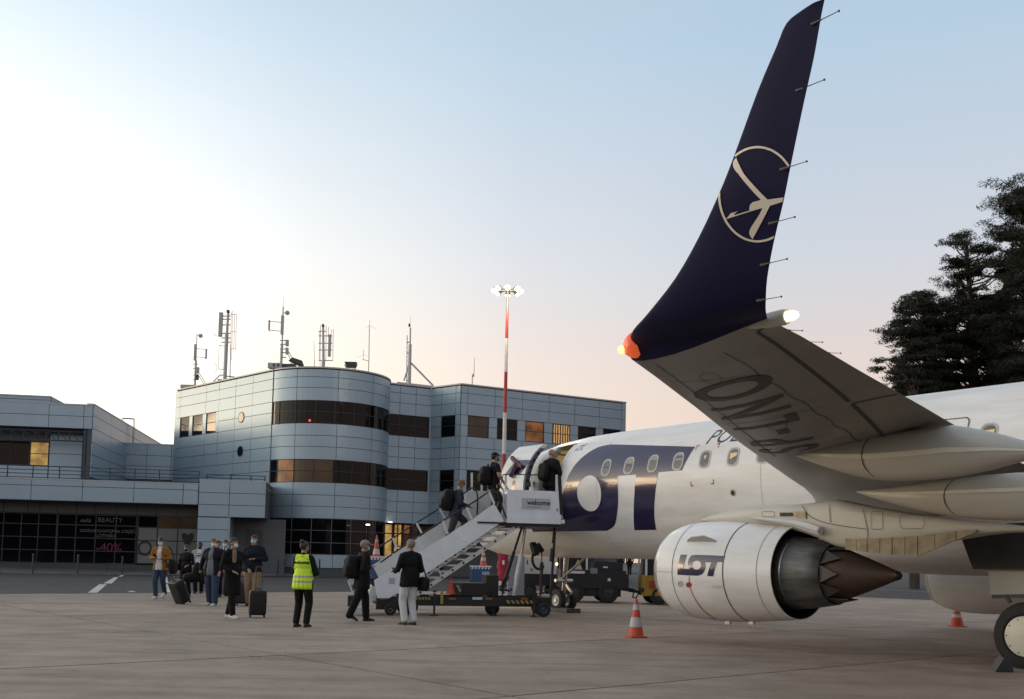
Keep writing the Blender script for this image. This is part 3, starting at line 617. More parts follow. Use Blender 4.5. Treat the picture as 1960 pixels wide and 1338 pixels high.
M_core = pm('exhaust metal', (0.13, 0.128, 0.126), .5, metal=.6, var=.5, scale=3, stretch=(.4, 3, 3))
M_cone = pm('heat-browned exhaust cone', (0.065, 0.038, 0.028), .6, metal=.25, var=.3, scale=3)
M_blk = pm('black', (0.008, 0.008, 0.009), .5, var=0)
M_rub = pm('tyre rubber', (0.016, 0.016, 0.017), .75, var=.25, scale=9)
M_emb = pm('cream emblem paint', (0.62, 0.58, 0.50), .4, var=.05)
M_red = pm('red paint', (0.35, 0.03, 0.02), .5, var=.1)
M_rim = pm('white wheel hub', (0.66, 0.64, 0.55), .4, var=.06)
ZB, ZT = 1.505, 4.877
FS = [(-4.05, .03, 2.32, 2.20), (-4.0, .20, 2.52, 2.02), (-3.85, .40, 2.72, 1.86), (-3.5, .66, 2.98, 1.70), (-3.0, .90, 3.24, 1.60), (-2.4, 1.10, 3.52, 1.54), (-1.7, 1.27, 3.92, 1.52), (-1.0, 1.39, 4.36, 1.51), (-.3, 1.465, 4.63, ZB),
      (.42, 1.49, 4.76, ZB), (1.48, 1.503, 4.85, ZB), (2.6, 1.505, ZT, ZB), (21.0, 1.505, ZT, ZB), (23.5, 1.46, ZT, 1.75), (27, 1.15, ZT - .05, 2.55), (30.5, .6, ZT - .25, 3.5), (33.4, .16, ZT - .55, 4.1)]
def fsec(s):
    k = [f[0] for f in FS]; return [float(np.interp(s, k, [f[i] for f in FS])) for i in (1, 2, 3)]
def fus_l(s, z, off=0.0):
    w_, zt, zb = fsec(s); zc = zb + (zt - zb) * .554; r = (z - zc) / (zt - zc) if z > zc else (zc - z) / (zc - zb)
    return w_ * math.sqrt(max(0, 1 - min(1, abs(r)) ** 2)) + off
ss = sorted(set([f[0] for f in FS] + [0.43, 1.47] + list(np.arange(3.5, 21, 1.2)) + [-3.7, -3.25, -2.7, -2.05, -1.35, -.65]))
NS = 64; D_Z0, D_Z1 = 2.62, 4.44
DS0, DS1 = 0.42, 1.48
def ringang(w_, zt, zb):
    zc = zb + (zt - zb) * .554; out_ = []
    for i in range(NS):
        a = 2 * math.pi * i / NS; y = w_ * math.sin(a); c = math.cos(a); out_.append((y, zc + (zt - zc) * c if c > 0 else zc + (zc - zb) * c))
    return out_
m = MB(); rings = []
for s_ in ss: rings.append([A(s_, l, z) for l, z in ringang(*fsec(s_))])
vs = [p for r in rings for p in r]; fs = []
for k in range(len(ss) - 1):
    for i in range(NS):
        q = (k * NS + i, k * NS + (i + 1) % NS, (k + 1) * NS + (i + 1) % NS, (k + 1) * NS + i)
        mid = (ss[k] + ss[k + 1]) / 2; zz = sum(vs[j][2] for j in q) / 4; port_side = i < NS // 2
        if DS0 - .01 < mid < DS1 + .01 and D_Z0 < zz < D_Z1 + .12 and port_side: continue
        fs.append(q)
fs.append(tuple(range(NS)))
m.add(vs, fs); fus = m.build('fuselage', M_wh, plane, smooth=True)
def FP(s, z, off=.004): return A(s, fus_l(s, z, off), z)
M_cab = pm('glowing cabin lining', (0.62, 0.55, 0.40), .6, var=.05, emit=(1.0, .75, .35), estr=.10); M_jam = pm('door jamb', (0.30, 0.30, 0.29), .5, var=.1)  # lining given a faint warm glow in place of cabin lamps
m = MB()   # galley entrance behind the door
s0, s1 = DS0 - .02, DS1 + .02
for (a, b) in (((s0, -1.1), (s0, 1.30)), ((s1, -1.1), (s1, 1.30))): m.add([A(a[0], a[1], 2.5), A(b[0], b[1], 2.5), A(b[0], 1.0, 4.35), A(a[0], a[1], 4.35)], [(0, 1, 2, 3)])
m.add([A(s0, -1.1, 2.5), A(s1, -1.1, 2.5), A(s1, -1.1, 4.4), A(s0, -1.1, 4.4)], [(0, 1, 2, 3)]); m.add([A(s0, -1.1, 4.4), A(s1, -1.1, 4.4), A(s1, .95, 4.4), A(s0, .95, 4.4)], [(0, 1, 2, 3)])
m.add([A(s0, -1.1, 2.55), A(s1, -1.1, 2.55), A(s1, 1.4, 2.55), A(s0, 1.4, 2.55)], [(0, 1, 2, 3)]); m.build('entrance', M_cab, plane)
def strip(name, mat, sa, sb, z0, z1, off0, off1, n=14, parent=None):
    rr = [[A(sa, fus_l(sa, z, off0), z), A(sb, fus_l(sb, z, off0), z), A(sb, fus_l(sb, z, off1), z), A(sa, fus_l(sa, z, off1), z)] for z in np.linspace(z0, z1, n)]
    q = MB(); q.loft(rr, cap=True); return q.build(name, mat, parent or plane, smooth=30)
strip('door_frame', M_wh, DS0 - .05, DS0 + .22, D_Z0 - .1, D_Z1 + .1, -.10, .02)
strip('door_frame', M_jam, DS0 + .22, DS0 + .30, D_Z0 - .1, D_Z1 + .05, -.22, -.02)
strip('door_frame', M_wh, DS1 - .04, DS1 + .05, D_Z0 - .1, D_Z1 + .1, -.10, .012)
# the door itself, swung out and forward along the fuselage
def dl(z): return fus_l(1.0, z, 0)
DO = 0.66; ds0, ds1 = -.28, .80
rr = [[A(ds0, fus_l(.9, z, DO), z), A(ds1, fus_l(.9, z, DO), z), A(ds1, fus_l(.9, z, DO - .16), z), A(ds0, fus_l(.9, z, DO - .16), z)] for z in np.linspace(D_Z0 - .02, D_Z1 + .12, 18)]
q = MB(); q.loft(rr, cap=True); door = q.build('door', M_wh, plane, smooth=30)
rr = [[A(ds1 + .002, fus_l(.9, z, DO - .015), z), A(ds1 + .05, fus_l(.9, z, DO - .02), z), A(ds1 + .05, fus_l(.9, z, DO - .17), z), A(ds1 + .002, fus_l(.9, z, DO - .17), z)] for z in np.linspace(D_Z0 + .02, D_Z1, 16)]
q = MB(); q.loft(rr, cap=True); q.build('door_seal', pm('door edge grey', (.10, .11, .13), .5), door, smooth=30)
for z in np.linspace(D_Z0 + .15, D_Z1 - .15, 9): m = MB(); c_ = A(ds1 + .05, fus_l(.9, z, DO - .09), z); m.cyl(c_, A(ds1 + .09, fus_l(.9, z, DO - .09), z), .04, .03, 8); m.build('latch', M_blk, door)
def DP(s, z, off=.004): return A(s, fus_l(.9, z, DO + off), z)
def dpt(x, y): return acl(x, y, 2.1)
decal('door_band', M_navy, door, lambda a, b: DP(a, b), polys=[[dpt(966, 909), dpt(996, 909), dpt(1009, 879), dpt(979, 880)]], step=.1)
decal('door_band', M_navy, door, lambda a, b: DP(a, b), polys=[[dpt(981, 945), dpt(988, 945), dpt(989, 920), dpt(984, 920)]], step=.1)
decal('door_notice', M_mark, door, lambda a, b: DP(a, b), text='EXIT', size=.06, step=None) if False else None
M_pur = pm('dark red strap', (.09, .02, .045), .6, var=.1)
m = MB(); m.bar(DP(*dpt(972, 875), .10), DP(*dpt(989, 887), .10), .09); m.bar(DP(*dpt(989, 887), .10), DP(*dpt(1000, 893), .08), .08); m.bar(DP(*dpt(989, 887), .10), DP(*dpt(983, 914), .08), .10); m.build('hinge_arm', M_pur, door)
m = MB(); m.bar(A(.33, fus_l(.9, 3.5, .3), 3.5), A(.40, fus_l(.4, 3.5, 0), 3.5), .10); m.bar(A(.2, fus_l(.9, 3.45, DO - .2), 3.45), A(.35, fus_l(.4, 3.45, .02), 3.45), .08); m.build('hinge', M_dmet, door)
# ---- lettering and stripe on the fuselage
def cs(px): # control points given as (s, z)
    return px
def fdec(name, mat, polys, step=.16, off=.004): return decal(name, mat, plane, lambda a, b: FP(a, b, off), polys=polys, step=step)
bandO = [(.02, 2.20)] + [(3.06, 2.20)] + spline([(3.06, 2.20), (3.42, 2.34), (3.66, 2.66), (3.78, 3.05), (3.77, 3.54)], 6)[1:] + [(4.42, 3.54)] + spline([(4.42, 3.54), (4.35, 3.05), (4.22, 2.6), (4.05, 2.205)], 5)[1:] + [(4.80, 2.205)] + \
    spline([(4.80, 2.205), (4.92, 2.6), (5.06, 3.05), (5.17, 3.555)], 5)[1:] + [(5.93, 3.56), (6.16, 4.10)] + [(3.05, 4.415)] + spline([(3.05, 4.415), (2.62, 4.37), (2.30, 4.20), (2.06, 3.97), (1.88, 3.68), (1.74, 3.36), (1.58, 3.05), (1.3, 2.8)], 5)[1:] + [(1.1, 2.66), (.02, 2.62)]
bandO = [(a, b if not (b > 4.05 and a > 2.9) else b) for a, b in bandO]
hole = ellipse(2.70, 3.15, .46, .46, 40, rev=True)
def band_z(s): return np.interp(s, [3.05, 6.16], [4.40, 4.10])
fdec('fuselage_lettering', M_navy, [bandO, hole])
# the airline title high on the side, its first letters and the last showing past the wing
fn_t = lambda a, b: FP(6.42 + a, 4.14 + b * .95, .004)
decal('fuselage_lettering', M_navy, plane, fn_t, text='POLISH AIRLINES', size=.52, shear=.32, spacing=1.02, step=.14)
decal('fuselage_lettering', M_navy, plane, lambda a, b: FP(1.66 + a, 4.33 + b * .9, .004), text='IATA', size=.15, shear=.2, step=None)
fdec('fuselage_emblem', M_navy, [[(1.72, 4.47), (1.86, 4.50), (2.02, 4.49), (1.9, 4.46), (1.84, 4.46)], [(1.88, 4.52), (2.08, 4.53), (1.95, 4.51)]], step=None)
for (s_, z_, dx, dz) in ((6.2, 4.13, 1, -1), (6.9, 4.13, -1, -1), (6.2, 3.17, 1, 1), (6.9, 3.19, -1, 1)):
    fdec('exit_corner', M_red, [[(s_, z_), (s_ + dx * .09, z_), (s_ + dx * .09, z_ + dz * .025), (s_ + dx * .025, z_ + dz * .025), (s_ + dx * .025, z_ + dz * .11), (s_, z_ + dz * .11)][:: (1 if dx * dz > 0 else -1)]], step=None)
# ---- cabin windows
M_pane = pm('cabin window', (0.13, 0.125, 0.115), .10, var=.25, scale=5, spec=.6); M_panel2 = pm('lit cabin window', (0.3, 0.25, 0.15), .12, var=.2, scale=8, emit=(1, .7, .25), estr=.35)
M_revl = pm('recess shadow tone', (.30, .29, .27), .5, var=0); M_shade = pm('window shade', (.34, .33, .30), .6, var=.05)
M_wrim = pm('window rim', (0.50, 0.49, 0.47), .35, var=0)
def rrect(cx, cy, w_, h, r, n=6, rev=False):
    o_ = []
    for (x, y, a) in ((w_ / 2 - r, h / 2 - r, 0), (-w_ / 2 + r, h / 2 - r, 90), (-w_ / 2 + r, -h / 2 + r, 180), (w_ / 2 - r, -h / 2 + r, 270)):
        o_ += [(cx + x + r * math.cos(math.radians(a + 90 * i / n)), cy + y + r * math.sin(math.radians(a + 90 * i / n))) for i in range(n + 1)]
    return o_[::-1] if rev else o_
for k in range(-0, 17):
    s_ = 3.29 + .822 * k; zc = 3.78
    if s_ > 20: break
    bm0 = MB()
    fr = decal('cabin_window', M_wrim, plane, lambda a, b: FP(a, b, .010), polys=[rrect(s_, zc, .33, .43, .13), rrect(s_, zc, .27, .37, .11, rev=True)])
    decal('pane', M_pane, fr, lambda a, b: FP(a, b, .006), polys=[rrect(s_, zc, .275, .375, .11)])
    decal('recess_shadow', M_revl, fr, lambda a, b: FP(a, b, .008), polys=[rrect(s_, zc, .285, .385, .115), rrect(s_ + .012, zc - .012, .235, .335, .10, rev=True)])  # flat off-centre ring, the inner shadow of the recess put into its colour
    if k in (1, 2, 3, 6, 8): decal('window_shade', M_shade, fr, lambda a, b: FP(a, b, .0075), polys=[[(s_ - .13, zc + .02 + .03 * (k % 3)), (s_ + .12, zc + .02 + .03 * (k % 3)), (s_ + .10, zc + .17), (s_ - .10, zc + .17)]])
    if k in (4, 5, 12): decal('lit_patch', M_panel2, fr, lambda a, b: FP(a, b, .0075), polys=[[(s_ - .08, zc - .06), (s_ + .10, zc + .02), (s_ + .11, zc + .09), (s_ - .09, zc + .08)]] if k != 4 else [[(s_ - .04, zc + .08), (s_ + .05, zc + .08), (s_, zc - .02)]])  # glowing patch laid on the pane for the lit cabin behind
strip('service_hatch', M_wh, 12.2, 12.75, 3.3, 4.12, .002, .012)
decal('hatch_seam', M_seam, plane, lambda a, b: FP(a, b, .016), polys=[rrect(12.45, 3.7, .62, .9, .1), rrect(12.45, 3.7, .59, .87, .1, rev=True)], step=.2)
decal('drain_port', M_blk, plane, lambda a, b: FP(a, b, .006), polys=[ellipse(7.42, 2.98, .05, .05, 14)])
decal('drain_port', M_met, plane, lambda a, b: FP(a, b, .005), polys=[ellipse(7.42, 2.98, .075, .075, 16)])
m = MB(); m.lathe([(0, .10), (.06, .09), (.10, .05), (.11, .0)], A(6.2, 0, ZT - .01), (0, 0, 1), 12); m.build('beacon', pm('beacon red', (.25, .03, .02), .3, var=0), plane, smooth=True)
for s_ in (3.0, 8.2, 13.9): 
    rr = MB(); t_ = np.linspace(ZB + .02, ZT - .02, 40); rr.loft([[FP(s_ - .007, z, .003), FP(s_ + .007, z, .003)] for z in t_], close=False); rr.build('skin_seam', pm('faint seam', (.56, .55, .53), .6, var=0), plane)
# tail fin and tailplane, out of the picture to the right
m = MB(); m.loft([[A(s_, w_, z) for s_, w_ in ((a, 0), ((a + b) / 2, t), (b, 0), ((a + b) / 2, -t))] for a, b, t, z in ((26.5, 32.6, .3, 4.6), (31.5, 34.4, .14, 10.2))], cap=True); m.build('tail_fin', M_navy, plane)
for sg in (1, -1): m = MB(); m.loft([[A(s_, sg * l, z + w_) for s_, w_ in ((a, 0), ((a + b) / 2, t), (b, 0), ((a + b) / 2, -t))] for a, b, t, l, z in ((30, 32.8, .15, .4, 4.3), (32.8, 34, .06, 6, 4.8))], cap=True); m.build('tailplane', M_wing, plane)
# ---- wings
WST = [(0.6, 9.1, 15.2, 2.55, 2.55), (1.5, 9.6, 15.2, 2.72, 2.62), (2.5, 10.18, 15.2, 2.86, 2.72), (3.5, 10.76, 15.2, 2.905, 2.82), (5.0, 11.63, 15.25, 2.905, 2.98), (7.0, 12.79, 15.82, 2.932, 3.077), (9.0, 13.95, 16.44, 2.97, 3.114), (11.0, 15.11, 17.06, 3.042, 3.139), (12.4, 15.92, 17.49, 3.078, 3.17), (13.05, 16.30, 17.69, 3.085, 3.165)]
AF = [(0, 0), (.012, -.016), (.04, -.030), (.10, -.045), (.2, -.057), (.35, -.060), (.5, -.052), (.65, -.037), (.8, -.020), (.92, -.007), (1, -.001)]
AFU = [(.9, .014), (.7, .042), (.5, .064), (.3, .074), (.15, .064), (.06, .042), (.015, .020)]
def wing_ring(sg, l, sl, st, zl, zt, th=1.0):
    c = st - sl; return [A(sl + c * x, sg * l, zl + (zt - zl) * x + c * y * th) for x, y in AF + AFU]
WI = []
for i in range(len(WST) - 1):
    for t in (0, .33, .67): WI.append([WST[i][j] + (WST[i + 1][j] - WST[i][j]) * t for j in range(5)])
WI.append(list(WST[-1]))
def thick(l): return float(np.interp(l, [1, 5, 13], [1.15, 1.0, .85]))
for sg in (1, -1):
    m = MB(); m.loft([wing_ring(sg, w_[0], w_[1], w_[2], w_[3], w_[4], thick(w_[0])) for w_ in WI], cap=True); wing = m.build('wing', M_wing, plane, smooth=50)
    if sg == 1: wingP = wing
def WU(l, x, off=.006):   # underside of the port wing at span l and chord fraction x
    k = [w_[0] for w_ in WST]; sl, st, zl, zt = [float(np.interp(l, k, [w_[i] for w_ in WST])) for i in (1, 2, 3, 4)]
    c = st - sl; y = float(np.interp(x, [a[0] for a in AF], [a[1] for a in AF])); return A(sl + c * x, l, zl + (zt - zl) * x + c * y * thick(l) - off)
def wseam(pts, wd=.012, mat=None, name='wing_seam'):
    m = MB(); d = []
    for i in range(len(pts)):
        a, b = pts[max(0, i - 1)], pts[min(len(pts) - 1, i + 1)]; dl_, dx = (b[0] - a[0]), (b[1] - a[1]) * 2.5; n = math.hypot(dl_, dx) or 1
        d.append((-dx / n * wd / 2, dl_ / n * wd / 2 / 2.5))
    m.loft([[WU(p[0] + q[0], p[1] + q[1]), WU(p[0] - q[0], p[1] - q[1])] for p, q in zip(pts, d)], close=False); m.build(name, mat or M_seam, wingP)
def line(a, b, n=14): return [(a[0] + (b[0] - a[0]) * i / n, a[1] + (b[1] - a[1]) * i / n) for i in range(n + 1)]
wseam(line((12.85, .87), (10.06, .785), 24), .05, name='aileron_gap'); wseam(line((12.85, .87), (12.95, .99)), .03); wseam(line((9.95, .78), (9.8, .99)), .03); wseam(line((9.9, .78), (7.3, .69)), .05, name='flap_gap')
wv = []
for i in range(40):
    l = 12.7 - i * .14; wv.append((l, .60 + (.012 if (i // 3) % 2 else 0) + random.uniform(-.003, .003)))
wseam(wv, .012); wseam(line((12.9, .16), (8.0, .14), 30), .014); wseam(line((12.3, .08), (12.0, .5)), .010); wseam(line((10.3, .1), (10.2, .69)), .010); wseam(line((8.6, .12), (8.5, .7)), .010)
for l in (12.15, 9.9, 8.9, 7.7):
    a_ = [(l + .20 * math.cos(t), .36 + .055 * math.sin(t)) for t in np.linspace(0, 2 * math.pi, 24)]; wseam(a_, .008)
# registration under the wing, read from below with its tops forward
def reg(a, b): # a outboard metres, b forward
    l = 8.25 + a * .66; k = [w_[0] for w_ in WST]; sl, st = [float(np.interp(l, k, [w_[i] for w_ in WST])) for i in (1, 2)]
    x = (1.10 - b) / (st - sl); return WU(l, min(max(x, .02), .98), .005)
decal('wing_lettering', M_mark, wingP, reg, text='SP-LNO', size=1.25, spacing=1.45, bold=.022, step=.08)
# ---- winglet
WL = [((1205, 655), (1468, 606), 13.10), ((1212, 632), (1466, 594), 13.28), ((1240, 600), (1466, 575), 13.42), ((1293, 532), (1469, 530), 13.56), ((1338, 453), (1482, 460), 13.68), ((1376, 371), (1500, 385), 13.80), ((1404, 301), (1513, 320), 13.87), ((1450, 175), (1538, 200), 13.98), ((1485, 92), (1557, 115), 14.05), ((1505, 45), (1566, 65), 14.09), ((1533, 21), (1573, 25), 14.12), ((1556, 6), (1579, -3), 14.14)]
WL = [((p[0], p[1]), (p[2], p[3]), p[4]) for p in spline([(*a, *b, l) for a, b, l in WL], 3)]
wl = [(acl(*a, l), acl(*b, l), l) for a, b, l in WL]
q = wing_ring(1, *WI[-1], .85); WLr = []
AFW = [(0, 0)] + [(x, y) for x, y in AF[1:]] + AFU
for k, ((s0_, z0_), (s1_, z1_), l) in enumerate(wl):
    th = float(np.interp(k, [0, 8], [.85, .5])); c = math.hypot(s1_ - s0_, z1_ - z0_); ang = math.radians(min(80, 14 + k * 17 / 3)); no, nz = math.sin(ang), -math.cos(ang)
    WLr.append([A(s0_ + (s1_ - s0_) * x, l + no * -y * th * c, z0_ + (z1_ - z0_) * x - nz * y * th * c * 1.0) for x, y in AFW])
m = MB(); m.loft([q] + WLr, cap=True); wlt = m.build('winglet', M_navw, plane, smooth=50)
def WLS(u, v, off=.006):  # outer face of the winglet: u chord fraction, v along (station index)
    v = min(max(v, 0), len(wl) - 1.001); i = int(v); t = v - i; y = float(np.interp(u, [a[0] for a in AF], [a[1] for a in AF])); P_ = []
    for j in (i, i + 1):
        (s0_, z0_), (s1_, z1_), l = wl[j]; c = math.hypot(s1_ - s0_, z1_ - z0_); ang = math.radians(min(80, 14 + j * 17 / 3)); th = float(np.interp(j, [0, 8], [.85, .5]))
        P_.append(np.array(A(s0_ + (s1_ - s0_) * u, l - math.sin(ang) * y * th * c + math.sin(ang) * off, z0_ + (z1_ - z0_) * u + math.cos(ang) * y * th * c - math.cos(ang) * off)))
    return tuple(P_[0] * (1 - t) + P_[1] * t)
# emblem on the winglet: drawn in metres on the winglet's face, laid on the surface
def wl_uv(px, py):   # find surface parameters under a point of the photograph once, here at build time
    best = None; u, v, h = .5, 18.0, 1.0
    def err(u, v): q_ = proj(WLS(u, v)); return (q_[0] - px) ** 2 + (q_[1] - py) ** 2
    e = err(u, v); du, dv = .25, 6.0
    while dv > .008:
        ok = False
        for a, b in ((du, 0), (-du, 0), (0, dv), (0, -dv), (du, dv), (-du, -dv), (du, -dv), (-du, dv)):
            uu, vv = min(max(u + a, 0.004), .996), min(max(v + b, 0), len(wl) - 1); e2 = err(uu, vv)
            if e2 < e: u, v, e, ok = uu, vv, e2, True
        if not ok: du /= 2; dv /= 2
    return u, v
def wldec(name, mat, polys):
    pp = [[tuple(np.array(wl_uv(*p)) * (1, .1)) for p in poly] for poly in polys]
    return decal(name, mat, wlt, lambda a, b: WLS(a, b * 10), polys=pp, step=.03)
zo = lambda x, y: (1360 + x / 6.083, 260 + y / 6.083)
ring = []; 
cx_, cy_, rx_, ry_ = 548, 680, 462, 560
# the ring is cut by the leading and trailing edges: an open band from trailing edge over the top and round below
def ringpts(rx, ry, a0, a1, n=34): return [zo(cx_ + rx * math.cos(math.radians(a)) + (0.0) * ry * math.sin(math.radians(a)), cy_ - ry * math.sin(math.radians(a))) for a in np.linspace(a0, a1, n)]
wldec('winglet_emblem', M_emb, [ringpts(462, 562, 34, 126) + ringpts(436, 536, 34, 126)[::-1]])
wldec('winglet_emblem', M_emb, [ringpts(462, 562, 178, 296) + ringpts(436, 536, 178, 296)[::-1]])
bird = spline([zo(298, 252), zo(265, 300), zo(268, 370), zo(320, 440)], 4) + [zo(585, 748), zo(520, 765)] + spline([zo(500, 768), zo(462, 800), zo(450, 868)], 3) + [zo(605, 840)] + spline([zo(605, 840), zo(560, 930), zo(470, 1070), zo(452, 1140), zo(488, 1205)], 4)[1:] + [zo(692, 815), zo(838, 768), zo(850, 718), zo(664, 744)]
wldec('winglet_emblem', M_emb, [bird]); wldec('winglet_emblem', M_emb, [[zo(178, 972), zo(600, 842), zo(592, 832), zo(275, 925), zo(282, 905), zo(318, 880), zo(238, 900)]])
# position lights
M_nav = pm('red position light', (.55, .06, .03), .2, var=0, emit=(1.0, .16, .05), estr=.45); M_navh = pm('position light lamp', (1, .8, .5), .2, var=0, emit=(1.0, .70, .28), estr=1.2)
na = [acl(1212, 634, 13.2), acl(1190, 660, 13.2), acl(1197, 683, 13.12), acl(1216, 686, 13.1), acl(1208, 655, 13.22)]
m = MB(); c0 = Vector(A(*acl(1207, 664, 13.12)[:1], 13.12, acl(1207, 664, 13.12)[1]))
rg = []
for t, r in ((0, .002), (.012, .030), (.03, .050), (.06, .072), (.10, .088), (.15, .098)):
    base_ = Vector(A(acl(1189, 664, 13.15)[0] + t, 13.13, acl(1189, 664, 13.15)[1])); rg.append([base_ + Vector((0, 0, math.cos(a) * r * 1.15)) + Vector(PORT) * (math.sin(a) * r * .7) for a in np.linspace(0, 2 * math.pi, 15)[:-1]])
m.loft(rg, cap=True); nl = m.build('position_light', M_nav, plane, smooth=True); m = MB(); m.lathe([(0, .0), (.015, .034), (.04, .038), (.06, .0)], Vector(rg[1][0]) - Vector((0, 0, .07)) + Vector(PORT) * .05, -AXF, 12); m.build('lamp', M_navh, nl, smooth=True)
e0, e1, e2 = acl(1440, 618, 13.0), acl(1478, 612, 13.0), acl(1512, 610, 13.0)
m = MB(); m.lathe([(0, .005), (.12, .035), (.28, .055), (.40, .058), (.43, .052)], A(e1[0] - .30, 13.0, e1[1] + .0), -AXF, 14); m.build('tail_light_fairing', M_fair, plane, smooth=True)
M_str = pm('white tail light', (1, .9, .7), .2, var=0, emit=(1.0, .86, .62), estr=1.5)
le = Vector(A(e1[0] + .13, 13.0, e1[1])); m = MB(); m.lathe([(0, .04), (.05, .037), (.085, .022), (.095, 0)], le, -AXF, 12); m.build('tail_light', M_str, plane, smooth=True)
pl = bpy.data.lights.new('tail_light_lamp', 'POINT'); plo = bpy.data.objects.new('tail_light_lamp', pl); C.objects.link(plo); plo.location = le + Vector(-AXF) * .25; pl.energy = 6; pl.color = (1, .75, .45); pl.shadow_soft_size = .05
# static wicks on the trailing edges
for (a, b, l) in (((1560, 50), (1613, 24), 14.08), ((1530, 177), (1585, 155), 13.97), ((1500, 327), (1551, 311), 13.86), ((1478, 430), (1528, 417), 13.74), ((1462, 509), (1513, 497), 13.6), ((1455, 577), (1502, 569), 13.45), ((1505, 633), (1541, 634), 12.2), ((1540, 655), (1579, 656), 11.7), ((1580, 676), (1614, 677), 11.2)):
    p, q_ = acl(*a, l), acl(*b, l); m = MB(); P0_, P1_ = Vector(A(p[0], l + .03, p[1])), Vector(A(q_[0], l + .03, q_[1])); m.cyl(P0_, P0_ + (P1_ - P0_) * .35, .012, .006, 6); m.cyl(P0_ + (P1_ - P0_) * .3, P1_, .0032, .0025, 5); m.cyl(P1_ - (P1_ - P0_) * .04, P1_, .007, .007, 5); m.build('static_wick', M_dmet, plane)
# ---- flap track fairings
def fairing(l, prof, wd, n=16):
    rr = []
    for s_, zt, zb in prof:
        zc, h = (zt + zb) / 2, (zt - zb) / 2; w_ = min(wd, h * 1.0 + .04) if h > .02 else .02
        rr.append([A(s_, l + w_ * math.copysign(abs(math.sin(a)) ** .8, math.sin(a)), zc + h * math.copysign(abs(math.cos(a)) ** .9, math.cos(a))) for a in np.linspace(0, 2 * math.pi, n + 1)[:-1]])
    m = MB(); m.loft(rr, cap=True); return m.build('flap_fairing', M_fair, plane, smooth=True)
def fprof(l, top, bot, n=18):
    tp = [acl(*p, l) for p in top]; bt = [acl(*p, l) for p in bot]; s0_, s1_ = max(tp[0][0], bt[0][0]), min(tp[-1][0], bt[-1][0])
    return [(s_, float(np.interp(s_, [t[0] for t in tp], [t[1] for t in tp])), float(np.interp(s_, [t[0] for t in bt], [t[1] for t in bt]))) for s_ in np.linspace(s0_, s1_, n)]
fA = fprof(7.9, spline([(1512, 866), (1580, 850), (1700, 828), (1800, 817), (1830, 814), (1900, 827), (1960, 843), (2040, 868)], 5), spline([(1512, 868), (1570, 890), (1640, 912), (1700, 921), (1780, 918), (1860, 908), (1960, 882), (2040, 870)], 5))
fairing(7.9, fA, .24)
fBp = fprof(5.6, spline([(1640, 940), (1720, 932), (1800, 920), (1900, 908), (2000, 905), (2150, 925)], 5), spline([(1640, 942), (1700, 962), (1800, 985), (1900, 995), (2000, 990), (2150, 930)], 5)); fairing(5.6, fBp, .24)
m = MB(); q_ = fprof(7.9, [(1512, 866), (2040, 868)], [(1512, 868), (2040, 870)])
def fair_line(prof, l, wd, f0=.44, f1=.50, i0=1, i1=None):
    m = MB(); i1 = i1 or len(prof) - 1; rr = []
    for s_, zt, zb in prof[i0:i1]:
        h = (zt - zb) / 2; w_ = min(wd, h + .04); zc = (zt + zb) / 2
        row = []
        for f in (f0, f1): c = 1 - 2 * f; a = math.acos(math.copysign(abs(c) ** (1 / .9), c)); row.append(A(s_, l + w_ * abs(math.sin(a)) ** .8 + .005, zc + h * c))
        rr.append(row)
    m.loft(rr, close=False); return m
fair_line(fA, 7.9, .24, .46, .56).build('fairing_stripe', pm('cream strip', (.70, .68, .58), .4, var=.05), plane)
fair_line(fBp, 5.6, .24, .34, .42).build('fairing_stripe', MATS['cream strip'], plane)
def fair_seam(prof, l, wd, i):
    s_, zt, zb = prof[i]; zc, h = (zt + zb) / 2, (zt - zb) / 2; w_ = min(wd, h + .04) + .006; h += .006; rr = []
    for a in np.linspace(0, math.pi, 16): rr.append([A(s_ + dd + .12 * math.cos(a) ** 2, l + w_ * abs(math.sin(a)) ** .8, zc + h * math.copysign(abs(math.cos(a)) ** .9, math.cos(a))) for dd in (0, .014)])
    m = MB(); m.loft(rr, close=False); m.build('fairing_seam', M_seam, plane)
fair_seam(fA, 7.9, .24, 6); fair_seam(fBp, 5.6, .24, 7)
# wing-to-body fairing and belly
rr = []
for s_, k_ in ((8.6, .0), (9.2, .45), (10.2, .85), (11.5, 1.0), (15.0, 1.0), (16.5, .85), (17.8, .4), (18.4, 0)):
    w_, zt, zb = 1.42 + .38 * k_, 2.55 + .15 * k_, 1.62 - .32 * k_; rr.append([A(s_, w_ * math.copysign(abs(math.sin(a)) ** .7, math.sin(a)), (zt + zb) / 2 + (zt - zb) / 2 * math.copysign(abs(math.cos(a)) ** .8, math.cos(a))) for a in np.linspace(0, 2 * math.pi, 29)[:-1]])
m = MB(); m.loft(rr, cap=True); m.build('belly_fairing', M_wh, plane, smooth=True)
